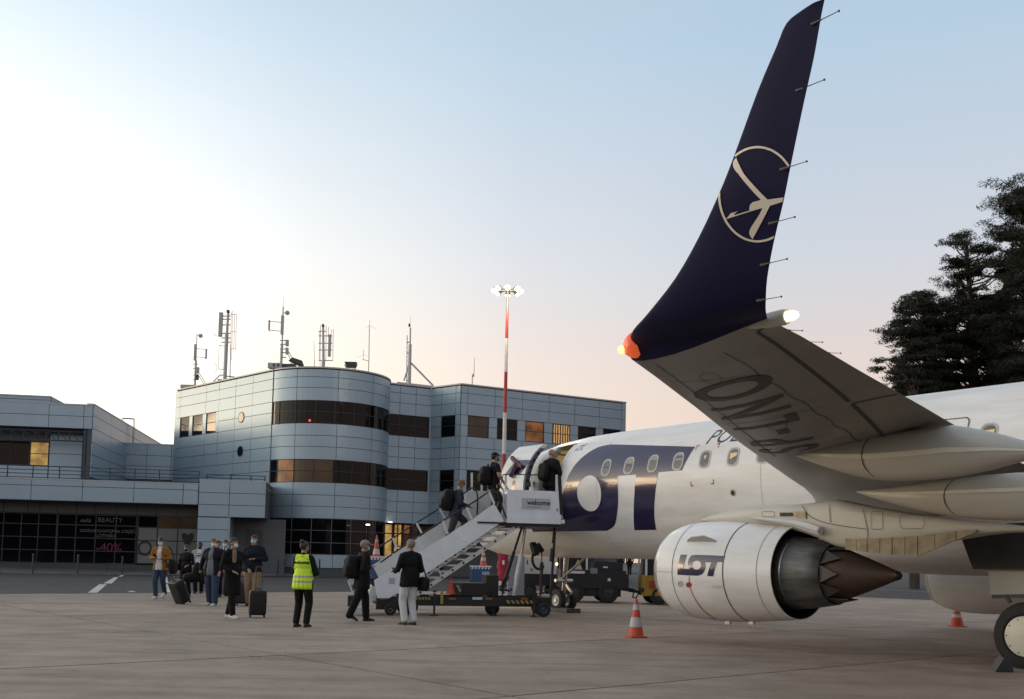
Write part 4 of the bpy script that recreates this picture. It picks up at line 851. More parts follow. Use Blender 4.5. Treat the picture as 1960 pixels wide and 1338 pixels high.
# ---- engines
EL, EZ = 4.5, 1.30
NAC = [(0.0, .60), (-.03, .66), (-.03, .70), (.02, .755), (.14, .815), (.40, .865), (.85, .882), (1.4, .872), (2.0, .838), (2.6, .79), (3.02, .755)]
def bez(p): return p
e_s0 = 8.78
def EP(s, r, a, sg=1): return A(e_s0 + s, sg * EL + r * math.sin(a), EZ + r * math.cos(a))
def ering(prof, n=56, s0=0, sg=1): return [[A(e_s0 + t, sg * EL + r * math.sin(a), EZ + (0 if t > .3 else 0) + r * math.cos(a)) for a in np.linspace(0, 2 * math.pi, n + 1)[:-1]] for t, r in prof]
for sg in (1, -1):
    eng = bpy.data.objects.new('engine', None); C.objects.link(eng); eng.parent = plane
    m = MB(); m.loft(ering([(0.14, .80), (.27, .84), (.40, .868), (.62, .892), (.85, .903), (1.15, .905), (1.4, .897), (1.7, .878), (2.0, .852), (2.3, .825), (2.55, .803), (2.72, .788), (2.72, .772)], sg=sg)); m.build('nacelle', M_wh, eng, smooth=40)
    m = MB(); m.loft(ering([(.55, .62), (.10, .64), (0.0, .67), (-.025, .70), (.0, .735), (.05, .765), (.14, .80)], sg=sg)); m.build('intake_lip', pm('polished lip', (.72, .70, .66), .22, metal=.7, var=.06), eng, smooth=True)
    m = MB(); m.loft(ering([(.55, .62), (1.0, .62)], sg=sg), cap=True); m.build('fan', M_dmet, eng)
    m = MB(); m.loft(ering([(2.715, .771), (2.5, .757), (1.6, .735), (1.65, .30)], sg=sg)); m.build('duct_liner', pm('shaded duct', (.02, .02, .021), .55, var=.2), eng, smooth=40)  # duct wall near black, the shade inside put into its colour
    m = MB(); m.loft(ering([(1.6, .62), (2.2, .63), (2.62, .615), (2.95, .585), (3.2, .545), (3.43, .505), (3.43, .49)], sg=sg)); m.build('core_cowl', M_core, eng, smooth=True)
    m = MB(); m.loft(ering([(2.70, .612), (2.73, .616), (2.76, .606)], sg=sg)); m.build('cowl_band', M_met, eng, smooth=True)
    nch = 10; v_ = []; f_ = []
    for i in range(nch):
        a0, a1 = 2 * math.pi * i / nch, 2 * math.pi * (i + 1) / nch; am = (a0 + a1) / 2
        k = len(v_); v_ += [EP(3.42, .487, a0, sg), EP(3.42, .487, a1, sg), EP(3.74, .43, am, sg), EP(3.42, .47, a0, sg), EP(3.42, .47, a1, sg), EP(3.74, .415, am, sg)]; f_ += [(k, k + 1, k + 2), (k + 5, k + 4, k + 3), (k, k + 2, k + 5, k + 3), (k + 1, k + 4, k + 5, k + 2)]
    m = MB(); m.add(v_, f_); m.build('chevron_ring', pm('chevron metal', (.075, .07, .068), .5, metal=.5, var=.2, scale=5), eng)
    m = MB(); m.loft(ering([(3.1, .40), (3.5, .41), (3.68, .38), (3.95, .285), (4.25, .175), (4.48, .085), (4.5, .08)], sg=sg)); m.build('exhaust_cone', M_cone, eng, smooth=True)
    m = MB(); m.loft(ering([(4.5, .082), (4.56, .062), (4.59, .03)], 20, sg=sg), cap=True); m.build('cone_tip', M_blk, eng, smooth=True)
    m = MB(); m.loft(ering([(3.0, .46), (3.43, .482)], sg=sg)); m.build('nozzle_liner', M_dmet, eng, smooth=True)
    if sg == 1: engP = eng
def NR(s): return float(np.interp(s, [.14, .27, .40, .62, .85, 1.15, 1.4, 1.7, 2.0, 2.3, 2.55, 2.72], [.80, .84, .868, .892, .903, .905, .897, .878, .852, .825, .803, .788]))
def EN(s, a, off=.005): return EP(s, NR(s) + off, a)   # nacelle skin; a = angle from the top towards port
def eseam(name, pts, wd, mat):
    m = MB(); m.loft([[EN(s_ - wd[0], a - wd[1]), EN(s_ + wd[0], a + wd[1])] for s_, a in pts], close=False); m.build(name, mat, engP)
for s_, wd in ((.62, .006), (1.78, .010), (2.45, .004)): eseam('nacelle_seam', [(s_, a) for a in np.linspace(-.3, 3.4, 50)], (wd, 0), M_seam)
eseam('nacelle_seam', [(s_, 1.62) for s_ in np.linspace(.14, .62, 6)], (0, .003), M_seam)
def e_at(px, py):   # skin parameters under a photograph point
    o = CO; v = ray(px, py); lo, hi = 8, 30; t = lo
    while t < hi:
        P_ = o + v * t; d = P_ - N0; s_ = -(d @ AXF) - e_s0; y = d @ PORT - EL; z = P_[2] - EZ
        if .0 < s_ < 2.72 and math.hypot(y, z) < NR(max(s_, .14)): return s_, math.atan2(y, z)
        t += .004
    return None
def edec(name, mat, polys, step=None):
    pp = [[e_at(*p) for p in poly] for poly in polys]; pp = [[q for q in poly if q] for poly in pp]
    return decal(name, mat, engP, lambda a, b: EN(a, b, .006), polys=pp, step=step)
ez = lambda x, y: (1240 + x / 3.769, 960 + y / 3.769)
edec('engine_lettering', M_navy, [[ez(238, 384), ez(284, 384), ez(256, 484), ez(300, 486)] + [ez(*p) for p in spline([(300, 486), (290, 440), (310, 395), (345, 385)], 4)[1:]] + [ez(560, 393), ez(545, 437), ez(500, 437), ez(473, 540), ez(430, 537), ez(460, 437), ez(412, 437)] + [ez(*p) for p in spline([(412, 437), (415, 480), (395, 520), (360, 535)], 4)[1:]] + [ez(214, 528)],
     [ez(*p) for p in ellipse(353, 458, 34, 33, 22, rev=True)]], step=.12)
edec('engine_marking', M_red, [[ez(297, 540), ez(302, 540), ez(303, 580), ez(298, 580)], [ez(*p) for p in ellipse(297, 600, 20, 20, 16)]]); edec('engine_marking', M_red, [[ez(312, 595), ez(318, 595), ez(318, 605), ez(312, 605)]])
edec('engine_marking', M_seam, [[ez(*p) for p in ellipse(238, 594, 17, 20, 18)], [ez(*p) for p in ellipse(238, 594, 13.5, 16.5, 18, rev=True)]]); edec('engine_marking', M_seam, [[ez(236, 585), ez(240, 585), ez(240, 603), ez(236, 603)]])
rl = spline([(305, 620), (330, 680), (370, 745), (420, 800), (490, 850)], 6); edec('engine_marking', M_red, [[ez(x - 2, y + 1) for x, y in rl] + [ez(x + 2, y - 1) for x, y in rl[::-1]]])
edec('engine_marking', M_fair, [[ez(462, 604), ez(553, 608), ez(553, 612), ez(462, 608)], [ez(462, 617), ez(553, 621), ez(553, 625), ez(462, 621)]])
st_ = [e_at(*ez(*p)) for p in ((282, 290), (285, 270), (330, 225), (462, 220), (490, 258), (498, 282))]
m = MB(); m.add([EN(s_, a, .0) for s_, a in st_] + [EN(s_, a, .0 if i in (0, 1, 5, 4) else .16) for i, (s_, a) in enumerate(st_)], []); 
b0_, b1_, t0_, t1_ = EN(*st_[0], 0), EN(*st_[5], 0), EN(*st_[2], .05), EN(*st_[3], .07)
a_mid = st_[0][1]; vsx = []
for (sA, h_) in ((st_[0][0], .0), (st_[0][0] + .06, .06), (st_[0][0] + .2, .13), (st_[0][0] + .75 * (st_[5][0] - st_[0][0]), .17), (st_[0][0] + .9 * (st_[5][0] - st_[0][0]), .10), (st_[5][0], .03)):
    vsx.append([EN(sA, a_mid, -.01), EN(sA, a_mid, h_), EN(sA, a_mid - .02, h_), EN(sA, a_mid - .02, -.01)])
m = MB(); m.loft(vsx, cap=True); m.build('nacelle_strake', pm('grey strake', (.42, .42, .41), .4, var=.05), engP)
for px, py in ((507, 858), (732, 884)): 
    q_ = e_at(1240 + px / 3.769, 960 + py / 3.769 - 6); 
    if q_: m = MB(); m.box(-.05, .05, -.03, .03, -.05, .02); o = m.build('drain_mast', M_met, engP, world=False); o.location = Vector(rootm(plane).inverted() @ Vector(EN(q_[0], math.pi * .96, .0)))
# ---- pylon: side outline at l = 4.5, swelling aft under the wing
py_top = [(1336, 994), (1362, 984), (1420, 970), (1480, 965), (1540, 963), (1592, 955), (1640, 965), (1760, 985), (1900, 1000), (2010, 1015)]
py_bot = [(1336, 998), (1400, 1004), (1500, 1012), (1560, 1030), (1600, 1048), (1650, 1052), (1700, 1048), (1800, 1035), (1900, 1020), (2010, 1017)]
tp = [acl(*p, 4.72) for p in spline(py_top, 5)]; bt = [acl(*p, 4.72) for p in spline(py_bot, 5)]
rr = []
for s_ in np.linspace(max(tp[0][0], bt[0][0]), min(tp[-1][0], bt[-1][0]), 40):
    zt = float(np.interp(s_, [t[0] for t in tp], [t[1] for t in tp])); zb = float(np.interp(s_, [t[0] for t in bt], [t[1] for t in bt])); w_ = float(np.interp(s_, [8.8, 9.4, 10.5, 13, 15.5, 16.5], [.03, .16, .24, .26, .18, .05]))
    rr.append([A(s_, 4.5 + w_ * math.copysign(abs(math.sin(a)) ** .45, math.sin(a)), (zt + zb) / 2 + (zt - zb) / 2 * math.copysign(abs(math.cos(a)) ** .45, math.cos(a))) for a in np.linspace(0, 2 * math.pi, 21)[:-1]])
m = MB(); m.loft(rr, cap=True); pyl = m.build('pylon', M_fair, plane, smooth=50)
def PQ(px, py, off=.012): s_, z_ = acl(px, py, 4.76); w_ = float(np.interp(s_, [8.8, 9.4, 10.5, 13, 15.5, 16.5], [.03, .16, .24, .26, .18, .05])); return A(s_, 4.5 + w_ + off, z_)
def pq(name, mat, poly, off=.012, th=.012):
    m = MB(); m.prism([PQ(*p, off) for p in poly], Vector(PORT) * th); return m.build(name, mat, pyl)
for i in range(6): pq('louvre', M_blk, [(1493 + i * 4.2, 981), (1495.6 + i * 4.2, 981), (1495.6 + i * 4.2, 988), (1493 + i * 4.2, 988)])
pq('scorched_panel', pm('scorched metal', (.30, .25, .17), .5, metal=.3, var=.35, scale=14), [(1520, 979), (1542, 979), (1544, 993), (1521, 989)])
dirty = pm('sooted heat shield', (.20, .17, .12), .5, metal=.5, var=.45, scale=6)
hx = [1620, 1642, 1663, 1687, 1710, 1734, 1758, 1790, 1830, 1868]; ht = [1031, 1032, 1031, 1030, 1029, 1028, 1026, 1022, 1017, 1014]; hb = [1052, 1054, 1057, 1060, 1062, 1063, 1064, 1050, 1034, 1018]
for i in range(9): pq('heat_shield', dirty, [(hx[i] + .6, hb[i]), (hx[i + 1] - .6, hb[i + 1]), (hx[i + 1] - .6, ht[i + 1]), (hx[i] + .6, ht[i])], off=.014 + .004 * (i % 2), th=.03)
def pseam(pts, wd=1.1, closed=False):
    P_ = spline(pts, 5) if not closed else pts + [pts[0]]; m = MB()
    rw = []
    for i, p in enumerate(P_):
        a, b = P_[max(0, i - 1)], P_[min(len(P_) - 1, i + 1)]; n_ = math.hypot(b[0] - a[0], b[1] - a[1]) or 1; dx, dy = -(b[1] - a[1]) / n_ * wd / 2, (b[0] - a[0]) / n_ * wd / 2; rw.append([PQ(p[0] + dx, p[1] + dy), PQ(p[0] - dx, p[1] - dy)])
    m.loft(rw, close=False); m.build('pylon_seam', M_seam, pyl)
pseam([(1535, 967), (1550, 988), (1590, 1003), (1660, 1013)]); pseam([(1587, 965), (1590, 1000)]); pseam([(1652, 972), (1661, 1013)]); pseam([(1661, 1013), (1662, 1030)])
pseam(rrect(1679, 996, 22, 34, 4, 3), .8, True); pseam(rrect(1745, 998, 46, 28, 9, 3), .8, True); pseam(rrect(1470, 984, 24, 10, 3, 3), .6, True)
m = MB(); rr = []
for k, (px, t_, b_) in enumerate(((1440, 989, 993), (1500, 993, 1003), (1530, 997, 1012), (1553, 1003, 1020), (1569, 1009, 1024))):
    s_, zt = acl(px, t_, 4.85); zb = acl(px, b_, 4.85)[1]; rr.append([A(s_, 4.5 + d_, z_) for d_, z_ in ((.36, zt), (.42, (zt + zb) / 2), (.36, zb), (.1, zb), (.1, zt))])
m.loft(rr, cap=True); m.build('pylon_shelf', M_wh, pyl, smooth=30)
# ---- landing gear
def wheel(par, c, r, wd, rimr, axis, rimmat, name='wheel', n=28, hubout=1):
    ax = Vector(axis).normalized(); c = Vector(c); w2 = wd / 2
    q_ = bpy.data.objects.new(name, None); C.objects.link(q_); q_.parent = par
    m = MB(); m.lathe([(-w2 * .8, rimr), (-w2, rimr * 1.12), (-w2, r * .80), (-w2 * .82, r * .94), (-w2 * .45, r), (w2 * .45, r), (w2 * .82, r * .94), (w2, r * .80), (w2, rimr * 1.12), (w2 * .8, rimr)], c, ax, n); m.build('tyre', M_rub, q_, smooth=40)
    m = MB(); m.lathe([(-w2 * .8, rimr * 1.01), (-w2 * .6, rimr * .7), (-w2 * .6, .01)], c, ax, n); m.lathe([(w2 * .8, rimr * 1.01), (w2 * .88, rimr * .93), (w2 * .62, rimr * .62), (w2 * .80, rimr * .3), (w2 * .85, .005)], c, ax, n); m.build('rim', rimmat, q_, smooth=40); return q_
gear = bpy.data.objects.new('main_gear', None); C.objects.link(gear); gear.parent = plane
ML = 3.62; hs, hz = acl(1973, 1222, ML); hz = .465
q_ = wheel(gear, A(hs, ML, hz), .50, .40, .29, PORT, M_rub); 
hub = MB(); hub.lathe([(.165, .30), (.20, .285), (.225, .2), (.23, .005)], A(hs, ML, hz), PORT, 32); hub.build('hub_cover', M_rim, q_, smooth=50)
hb_ = MB()
for k in range(10): a = 2 * math.pi * k / 10; hb_.cyl(Vector(A(hs, ML, hz)) + Vector(PORT) * .2 + (Vector(AXF) * math.cos(a) + Vector((0, 0, 1)) * math.sin(a)) * .25, Vector(A(hs, ML, hz)) + Vector(PORT) * .222 + (Vector(AXF) * math.cos(a) + Vector((0, 0, 1)) * math.sin(a)) * .25, .010, .010, 6)
hb_.build('hub_bolts', M_blk, q_)
wheel(gear, A(hs, ML - .85, hz), .50, .40, .29, PORT, M_rim)
m = MB(); m.cyl(A(hs, ML - .42, hz), A(hs - .1, ML - .4, 2.6), .11, .14, 14); m.cyl(A(hs, ML - .9, hz), A(hs, ML + .1, hz), .08, .08, 10); m.cyl(A(hs, ML - .42, 1.1), A(hs, 1.3, 2.0), .07, .07, 10); m.build('strut', M_met, gear, smooth=40)
gd = [(1890, 1085), (1965, 1075), (2030, 1085), (2030, 1140), (1960, 1142), (1897, 1143)]; m = MB(); m.prism([A(acl(*p, 3.3)[0], 3.3, acl(*p, 3.3)[1]) for p in gd], Vector(PORT) * -.05); m.build('gear_door', M_fair, gear)
m = MB(); m.bar(A(*[acl(1900, 1142, 3.32)[i] if i == 0 else 3.32 for i in (0, 1)], acl(1900, 1142, 3.32)[1]), A(acl(2030, 1140, 3.32)[0], 3.32, acl(2030, 1140, 3.32)[1]), .06); m.bar(A(acl(1925, 1140, 3.34)[0], 3.34, acl(1925, 1140, 3.34)[1]), A(acl(1934, 1153, 3.34)[0], 3.34, acl(1934, 1153, 3.34)[1]), .05); m.build('gear_door_hinge', M_dmet, gear)
m = MB(); m.prism([A(acl(*p, 3.0)[0], 3.0, acl(*p, 3.0)[1]) for p in ((1866, 1016), (1960, 1004), (2080, 1000), (2080, 1090), (1894, 1090))], Vector(PORT) * .5); m.build('wheel_well_shade', pm('wheel well shade', (.035, .033, .03), .7, var=.3, scale=4), gear)  # solid dark slab, the shade of the gear bay put into its colour
ng = bpy.data.objects.new('nose_gear', None); C.objects.link(ng); ng.parent = plane
for l in (.2, -.2): wheel(ng, A(-.03, l, .305), .305, .19, .16, PORT, pm('pale wheel rim', (.55, .54, .5), .4, var=.1))
m = MB(); m.cyl(A(-.03, 0, .28), A(.10, 0, 1.7), .06, .085, 12); m.cyl(A(-.03, -.3, .305), A(-.03, .3, .305), .05, .05, 10); m.build('strut', M_met, ng, smooth=40)
m = MB(); m.cyl(A(.02, -.28, .86), A(.02, .34, .86), .05, .05, 10); m.cyl(A(-.05, .12, .86), A(-.02, .14, 1.15), .035, .03, 8); m.cyl(A(0, .1, .9), A(1.0, .05, 1.55), .035, .035, 8); m.bar(A(.10, 0, .75), A(.34, 0, .52), .05); m.bar(A(.34, 0, .52), A(.05, 0, .30), .05); m.build('steering', M_met, ng)
for l in (.18, -.18): m = MB(); m.lathe([(0, .05), (.02, .04), (.04, .0)], A(-.12, l, 1.32), AXF, 12); m.build('taxi_light', pm('taxi light glow', (1, .85, .6), .3, var=0, emit=(1, .72, .38), estr=1.5), ng)
tl = bpy.data.lights.new('taxi_lamp', 'SPOT'); tlo = bpy.data.objects.new('taxi_lamp', tl); C.objects.link(tlo); tl.energy = 160; tl.color = (1, .66, .3); tl.spot_size = math.radians(75); tl.spot_blend = .6; tl.shadow_soft_size = .08; tlo.location = A(-.25, 0, 1.28)
tlo.rotation_euler = (Vector(A(-6, 0, 0)) - tlo.location).to_track_quat('-Z', 'Y').to_euler()
m = MB(); m.bar(A(.2, .6, .06), A(.9, .6, .06), .10); m.bar(A(.2, .25, .06), A(.9, .25, .06), .10); m.bar(A(.9, .2, .06), A(.9, .7, .06), .12); o = tag(m.build('wheel_chock', M_dmet), 'low dark chock frame lying behind the nose wheel', 'wheel chock')
ch = gp(1912, 1285); m = MB(); m.prism([(ch.x - .11, ch.y - .12, 0), (ch.x + .16, ch.y - .1, 0), (ch.x + .14, ch.y - .1, .16), (ch.x + .02, ch.y - .12, .2)], (.08, .34, 0)); tag(m.build('wheel_chock', M_dmet), 'black block chock wedged against the main wheel at the right edge', 'wheel chock')
# ------------------------------------------------------------------ passenger stairs on their trailer
ST = Fac(gp(745, 1178), 12)
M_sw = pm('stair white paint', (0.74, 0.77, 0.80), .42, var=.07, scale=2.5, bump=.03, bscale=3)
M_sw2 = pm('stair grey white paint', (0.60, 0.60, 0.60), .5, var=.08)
M_alu = pm('stair aluminium', (0.62, 0.63, 0.63), .38, metal=.4, var=.12, scale=8)
M_chas = pm('chassis black', (0.014, 0.014, 0.015), .5, var=.2)
M_amber = pm('amber reflector', (.30, .09, .01), .35, var=.1); M_hz = pm('hazard yellow', (.35, .27, .04), .6, var=.1)
stairs = thing('passenger_stairs', 'white mobile passenger stairs on a black trailer, raised to the open aircraft door', 'boarding stairs', ST.P(1.5, 0, -.7))
def SP(px, py, w=0.0): u, z = ST.uz(px, py, w); return Vector(ST.P(u, z, w))
def sslab(name, poly, w, th, mat, parent=None):
    m = MB(); m.prism([SP(x, y, w) for x, y in poly], Vector(ST.n) * -th); return m.build(name, mat, parent or stairs)
WN, WF = .0, -1.35
near = [[(716, 1111), (757, 1086), (790, 1115), (745, 1145), (722, 1145)], [(757, 1085.6), (806, 1055.3), (838, 1083), (790, 1114.6)], [(806, 1055), (862, 1021), (897, 1043), (838, 1082.6)], [(862, 1020.6), (909, 991), (946, 964), (965, 996), (897, 1042.6)]]
for p in near: sslab('side_panel', p, WN, .03, M_sw)
far_o = 0
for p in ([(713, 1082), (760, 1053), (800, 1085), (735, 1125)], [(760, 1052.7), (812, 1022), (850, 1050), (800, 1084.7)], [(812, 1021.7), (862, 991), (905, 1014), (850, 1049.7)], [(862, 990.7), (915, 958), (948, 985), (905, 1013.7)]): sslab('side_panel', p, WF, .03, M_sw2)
tr = [SP(728, 1146, -.05), SP(956, 1000, -.05)]; nst = 12
for k in range(nst):
    p = tr[0].lerp(tr[1], (k + .5) / nst); u_, z_ = (np.array(p) - ST.p) @ ST.u, p.z
    m = MB(); m.fbox(ST, u_ - .02, u_ + .27, z_ - .02, z_ + .02, WF + .04, WN - .04); m.build('step', M_alu, stairs)
# the telescopic lower flight: two pairs of stringers with treads between
for w_ in (-.16, -1.18):
    m = MB(); m.bar(SP(814, 1100, w_), SP(958, 1004, w_), .06, .13); m.build('stringer', M_alu, stairs)
    m = MB(); m.bar(SP(796, 1139, w_), SP(995, 1004, w_), .06, .10); m.build('stringer', M_alu, stairs)
    b_ = MB()
    for t in np.linspace(.04, .96, 10): q_ = SP(796, 1139, w_).lerp(SP(995, 1004, w_), t) + Vector(ST.n) * .035; b_.cyl(q_, q_ + Vector(ST.n) * .02, .028, .028, 8)
    for t in np.linspace(.04, .96, 9): q_ = SP(814, 1100, w_).lerp(SP(958, 1004, w_), t) + Vector(ST.n) * .035; b_.cyl(q_, q_ + Vector(ST.n) * .02, .03, .03, 8)
    b_.build('bolt', M_chas, stairs)
for k in range(10):
    a_, b_ = SP(816, 1118, -.16), SP(968, 1013, -.16); p = a_.lerp(b_, k / 9); u_ = (np.array(p) - ST.p) @ ST.u
    m = MB(); m.fbox(ST, u_ - .13, u_ + .20, p.z - .02, p.z + .02, -1.15, -.19); m.build('tread', M_alu, stairs)
for t in (.15, .45, .75): m = MB(); m.bar(SP(814, 1100, -.16).lerp(SP(958, 1004, -.16), t), SP(796, 1139, -.16).lerp(SP(995, 1004, -.16), t + .1), .04); m.build('brace', M_alu, stairs)
# platform
uP0, zPf = ST.uz(970, 999); uP1 = ST.uz(1073, 999)[0]; zPt = ST.uz(1020, 939)[1]
m = MB(); m.fbox(ST, uP0, uP1, zPf, zPt, -.03, .02); m.fbox(ST, uP0, uP1, zPf - .02, zPf + .16, .02, .035); plat = m.build('platform_panel', M_sw, stairs)
m = MB(); m.fbox(ST, uP0 - .75, uP1 + .03, zPf - .10, zPf - .02, -1.9, -.02); m.build('platform', M_chas, stairs)
m = MB(); m.fbox(ST, uP0 - .75, uP0 + .0, zPf - .05, zPf - .01, -.02, .03); m.build('platform_edge', M_chas, stairs)
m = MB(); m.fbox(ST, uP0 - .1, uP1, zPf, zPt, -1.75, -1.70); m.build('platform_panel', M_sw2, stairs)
m = MB(); m.fbox(ST, *ST.us((998, 1053), 960), *ST.zs((975.5, 954), 1025), .022, .026); m.build('notice', pm('notice grey', (.46, .47, .49), .5, var=.03), plat)
q0 = ST.uz(1008.5, 966); decal('notice_lettering', M_blk, plat, lambda a, b: ST.P(q0[0] + a, q0[1] + b, .029), text='welcome', size=.17, spacing=.96, bold=.004)
q1_ = ST.uz(1008.5, 971); decal('notice_lettering', M_dmet, plat, lambda a, b: ST.P(q1_[0] + a, q1_[1] + b, .029), polys=[[(i * .045, 0), (i * .045 + .034, 0), (i * .045 + .034, .012), (i * .045, .012)] for i in range(8)])
q2_ = ST.uz(1063.5, 979); decal('platform_number', M_blk, plat, lambda a, b: ST.P(q2_[0] + a, q2_[1] + b, .024), text='4', size=.12)
def rail(name, pts, r, mat, n=8): m = MB(); m.tube(pts, r, n); return m.build(name, mat, stairs)
M_wpost = pm('white post', (.66, .66, .66), .45, var=.05)
# handrails: near and far, black tube on slanting white posts
rail('handrail', [SP(*p, WN) for p in ((728, 1077), (757, 1056), (847, 997), (893, 970), (936, 941))], .020, M_chas)
for a_, b_ in (((752, 1060), (762, 1082)), ((800, 1028), (810, 1052)), ((847, 997), (857, 1022)), ((893, 971), (903, 993)), ((936, 941), (946, 964))): m = MB(); m.bar(SP(*a_, WN), SP(*b_, WN), .05); m.build('rail_post', M_wpost, stairs)
rail('handrail', [SP(*p, WF) for p in ((722, 1050), (752, 1030), (797, 1001), (841, 973), (880, 950))] + [SP(*p, WF) for p in spline([(880, 950), (898, 937), (905, 934), (912, 941), (914, 955), (913, 985)], 4)], .020, M_chas)
for a_, b_ in (((752, 1030), (760, 1050)), ((797, 1001), (807, 1020)), ((841, 973), (852, 992))): m = MB(); m.bar(SP(*a_, WF), SP(*b_, WF), .05); m.build('rail_post', M_wpost, stairs)
rail('handrail', [SP(*p, WN) for p in ((952, 945), (958, 930), (963, 908), (1040, 909))], .013, M_chas); rail('handrail', [SP(936, 941), SP(952, 945), SP(969, 992)], .022, M_chas)
rail('handrail', [SP(*p, -.1) for p in spline([(955, 925), (963, 937), (964, 950), (962, 994)], 5)], .016, M_met)
for px in (968, 1018): m = MB(); m.bar(SP(px, 908, -.05), SP(px, 940, -.05), .055); m.build('rail_post', M_wpost, stairs)
for px, w_ in ((1065.5, -.02), ): m = MB(); m.bar(SP(px, 909, w_), SP(px, 940, w_), .06); m.build('rail_post', M_wpost, stairs)
m = MB(); m.bar(SP(1070.5, 911, .0), SP(1075, 985, .0), .075, .09); m.build('bumper', M_rub, stairs); m = MB(); m.bar(SP(1076, 911, -1.6), SP(1078, 1000, -1.6), .09, .12); m.build('bumper', M_rub, stairs)
m = MB(); m.fbox(ST, uP1 + .02, uP1 + .10, zPf, zPf + .10, -.1, .02); m.build('bumper_bracket', M_sw, stairs)
for px in (903, 922): m = MB(); m.bar(SP(px, 905, -1.72), SP(px, 942, -1.72), .055); m.build('rail_post', M_wpost, stairs)
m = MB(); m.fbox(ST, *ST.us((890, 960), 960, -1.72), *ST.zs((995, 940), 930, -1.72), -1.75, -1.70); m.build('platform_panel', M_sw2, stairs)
# legs under the platform
m = MB(); m.cyl(SP(983, 1140, -.5), SP(998, 1060, -.5), .07, .07, 12); m.build('lift_cylinder', M_alu, stairs, smooth=40)
m = MB(); m.cyl(SP(998, 1060, -.5), SP(1006, 1003, -.5), .045, .045, 12); m.build('lift_rod', M_met, stairs, smooth=40)
m = MB(); m.cyl(SP(960, 1132, -.7), SP(984, 1056, -.7), .05, .045, 10); m.cyl(SP(984, 1056, -.7), SP(1001, 1003, -.7), .03, .03, 10); m.build('lift_strut', M_chas, stairs); m = MB(); m.fbox(ST, *ST.us((994, 1010), 1004, -.6), *ST.zs((1008, 1000), 1002, -.6), -.8, -.4); m.build('lift_bracket', M_chas, stairs)
m = MB(); m.cyl(SP(1054, 1140, -.4), SP(1062, 1018, -.4), .035, .035, 8); m.cyl(SP(1055, 1075, -.4), SP(1058, 1050, -.4), .055, .055, 8); m.cyl(SP(1058, 1040, -.4), SP(1063, 1000, -.4), .03, .03, 8); m.build('support_post', M_chas, stairs)
# chassis
uc0, uc1 = ST.us((721, 1056), 1150); zc0, zc1 = ST.zs((1160, 1142), 850)
for w_ in (-.06, -1.30): m = MB(); m.fbox(ST, uc0, uc1, zc0, zc1, w_ - .10, w_); m.build('chassis_rail', M_chas, stairs)
for f in (0, .33, .66, 1): m = MB(); u_ = uc0 + (uc1 - uc0 - .1) * f; m.fbox(ST, u_, u_ + .1, zc0 + .01, zc1 - .01, -1.3, -.16); m.build('cross_member', M_chas, stairs)
ub0, ub1 = ST.us((721, 760), 1155); m = MB(); m.fbox(ST, ub0, ub1, ST.uz(740, 1167)[1], zc0, -.3, -.05); m.build('front_skirt', M_chas, stairs)
for px, py, r in ((747, 1170, .145), (1040, 1162, .185)):
    u_, z_ = ST.uz(px, py); wheel(stairs, ST.P(u_, r, .0), r, .13, r * .55, ST.n, M_dmet)
for px, r, w_ in ((786, .185, -.45), (942, .185, -.55), (770, .15, -1.3), (1030, .185, -1.3)):
    u_ = ST.us((px,), 1160, w_)[0]; wheel(stairs, ST.P(u_, r, w_), r, .13, r * .55, ST.n, M_dmet)
for px, w_ in ((832, .0), (1022, .05), (945, -.3)):
    m = MB(); a_ = SP(px, 1135, w_); f_ = Vector((a_.x, a_.y, .03)); m.bar(a_, f_, .05); m.cyl(f_ - Vector((0, 0, .03)), f_, .11, .09, 10); m.bar(a_ + Vector((0, 0, .02)), a_ + Vector((0, 0, .06)), .09); m.build('jack', M_chas, stairs)
for px in (727, 860, 930, 998): 
    a_ = ST.us((px, px + 13), 1146); m = MB(); m.fbox(ST, *a_, *ST.zs((1148, 1144), px), -.06, -.05); m.build('reflector', M_amber, stairs)
a_ = ST.us((905, 924), 1146); m = MB(); m.fbox(ST, *a_, *ST.zs((1148, 1143), 910), -.06, -.05); m.build('plate', pm('plate white', (.5, .55, .62), .4, var=.05), stairs)
a_ = ST.us((968, 1022), 1153); z_ = ST.zs((1155.5, 1149), 990); m = MB(); m.fbox(ST, *a_, *z_, .0, .02); hzb = m.build('hazard_board', M_chas, stairs)
a2 = ST.us((795, 825), 1145); z2 = ST.zs((1148, 1143), 810); m = MB(); m.fbox(ST, *a2, *z2, -.05, -.035); hzb2 = m.build('hazard_board', M_chas, stairs)
def hz(par, a0, a1, z0, z1, n, w_):
    st = (a1 - a0) / n
    for k in range(n): m = MB(); m.hexa([ST.P(a0 + st * k, z1, w_), ST.P(a0 + st * (k + .5), z1, w_), ST.P(a0 + st * (k + .95), z0, w_), ST.P(a0 + st * (k + .45), z0, w_)], [ST.P(a0 + st * k, z1, w_ + .004), ST.P(a0 + st * (k + .5), z1, w_ + .004), ST.P(a0 + st * (k + .95), z0, w_ + .004), ST.P(a0 + st * (k + .45), z0, w_ + .004)]); m.build('hazard_stripe', M_hz, par)
hz(hzb, a_[0], a_[1], z_[0], z_[1], 6, .02); hz(hzb2, a2[0], a2[1], z2[0], z2[1], 5, -.035)
m = MB(); m.fbox(ST, *ST.us((843, 848), 1150), *ST.zs((1156, 1130), 846), -.04, .01); m.build('bracket', M_hz, stairs)
m = MB(); m.fbox(ST, *ST.us((886, 935), 1130, -.3), *ST.zs((1140, 1116), 900, -.3), -.95, -.3); m.build('power_pack', M_chas, stairs)
m = MB(); m.fbox(ST, *ST.us((868, 885.5), 1130, -.3), *ST.zs((1140, 1116.5), 900, -.3), -.95, -.32); pk = m.build('control_box', pm('dark brown box', (.05, .038, .03), .5), stairs)
m = MB()
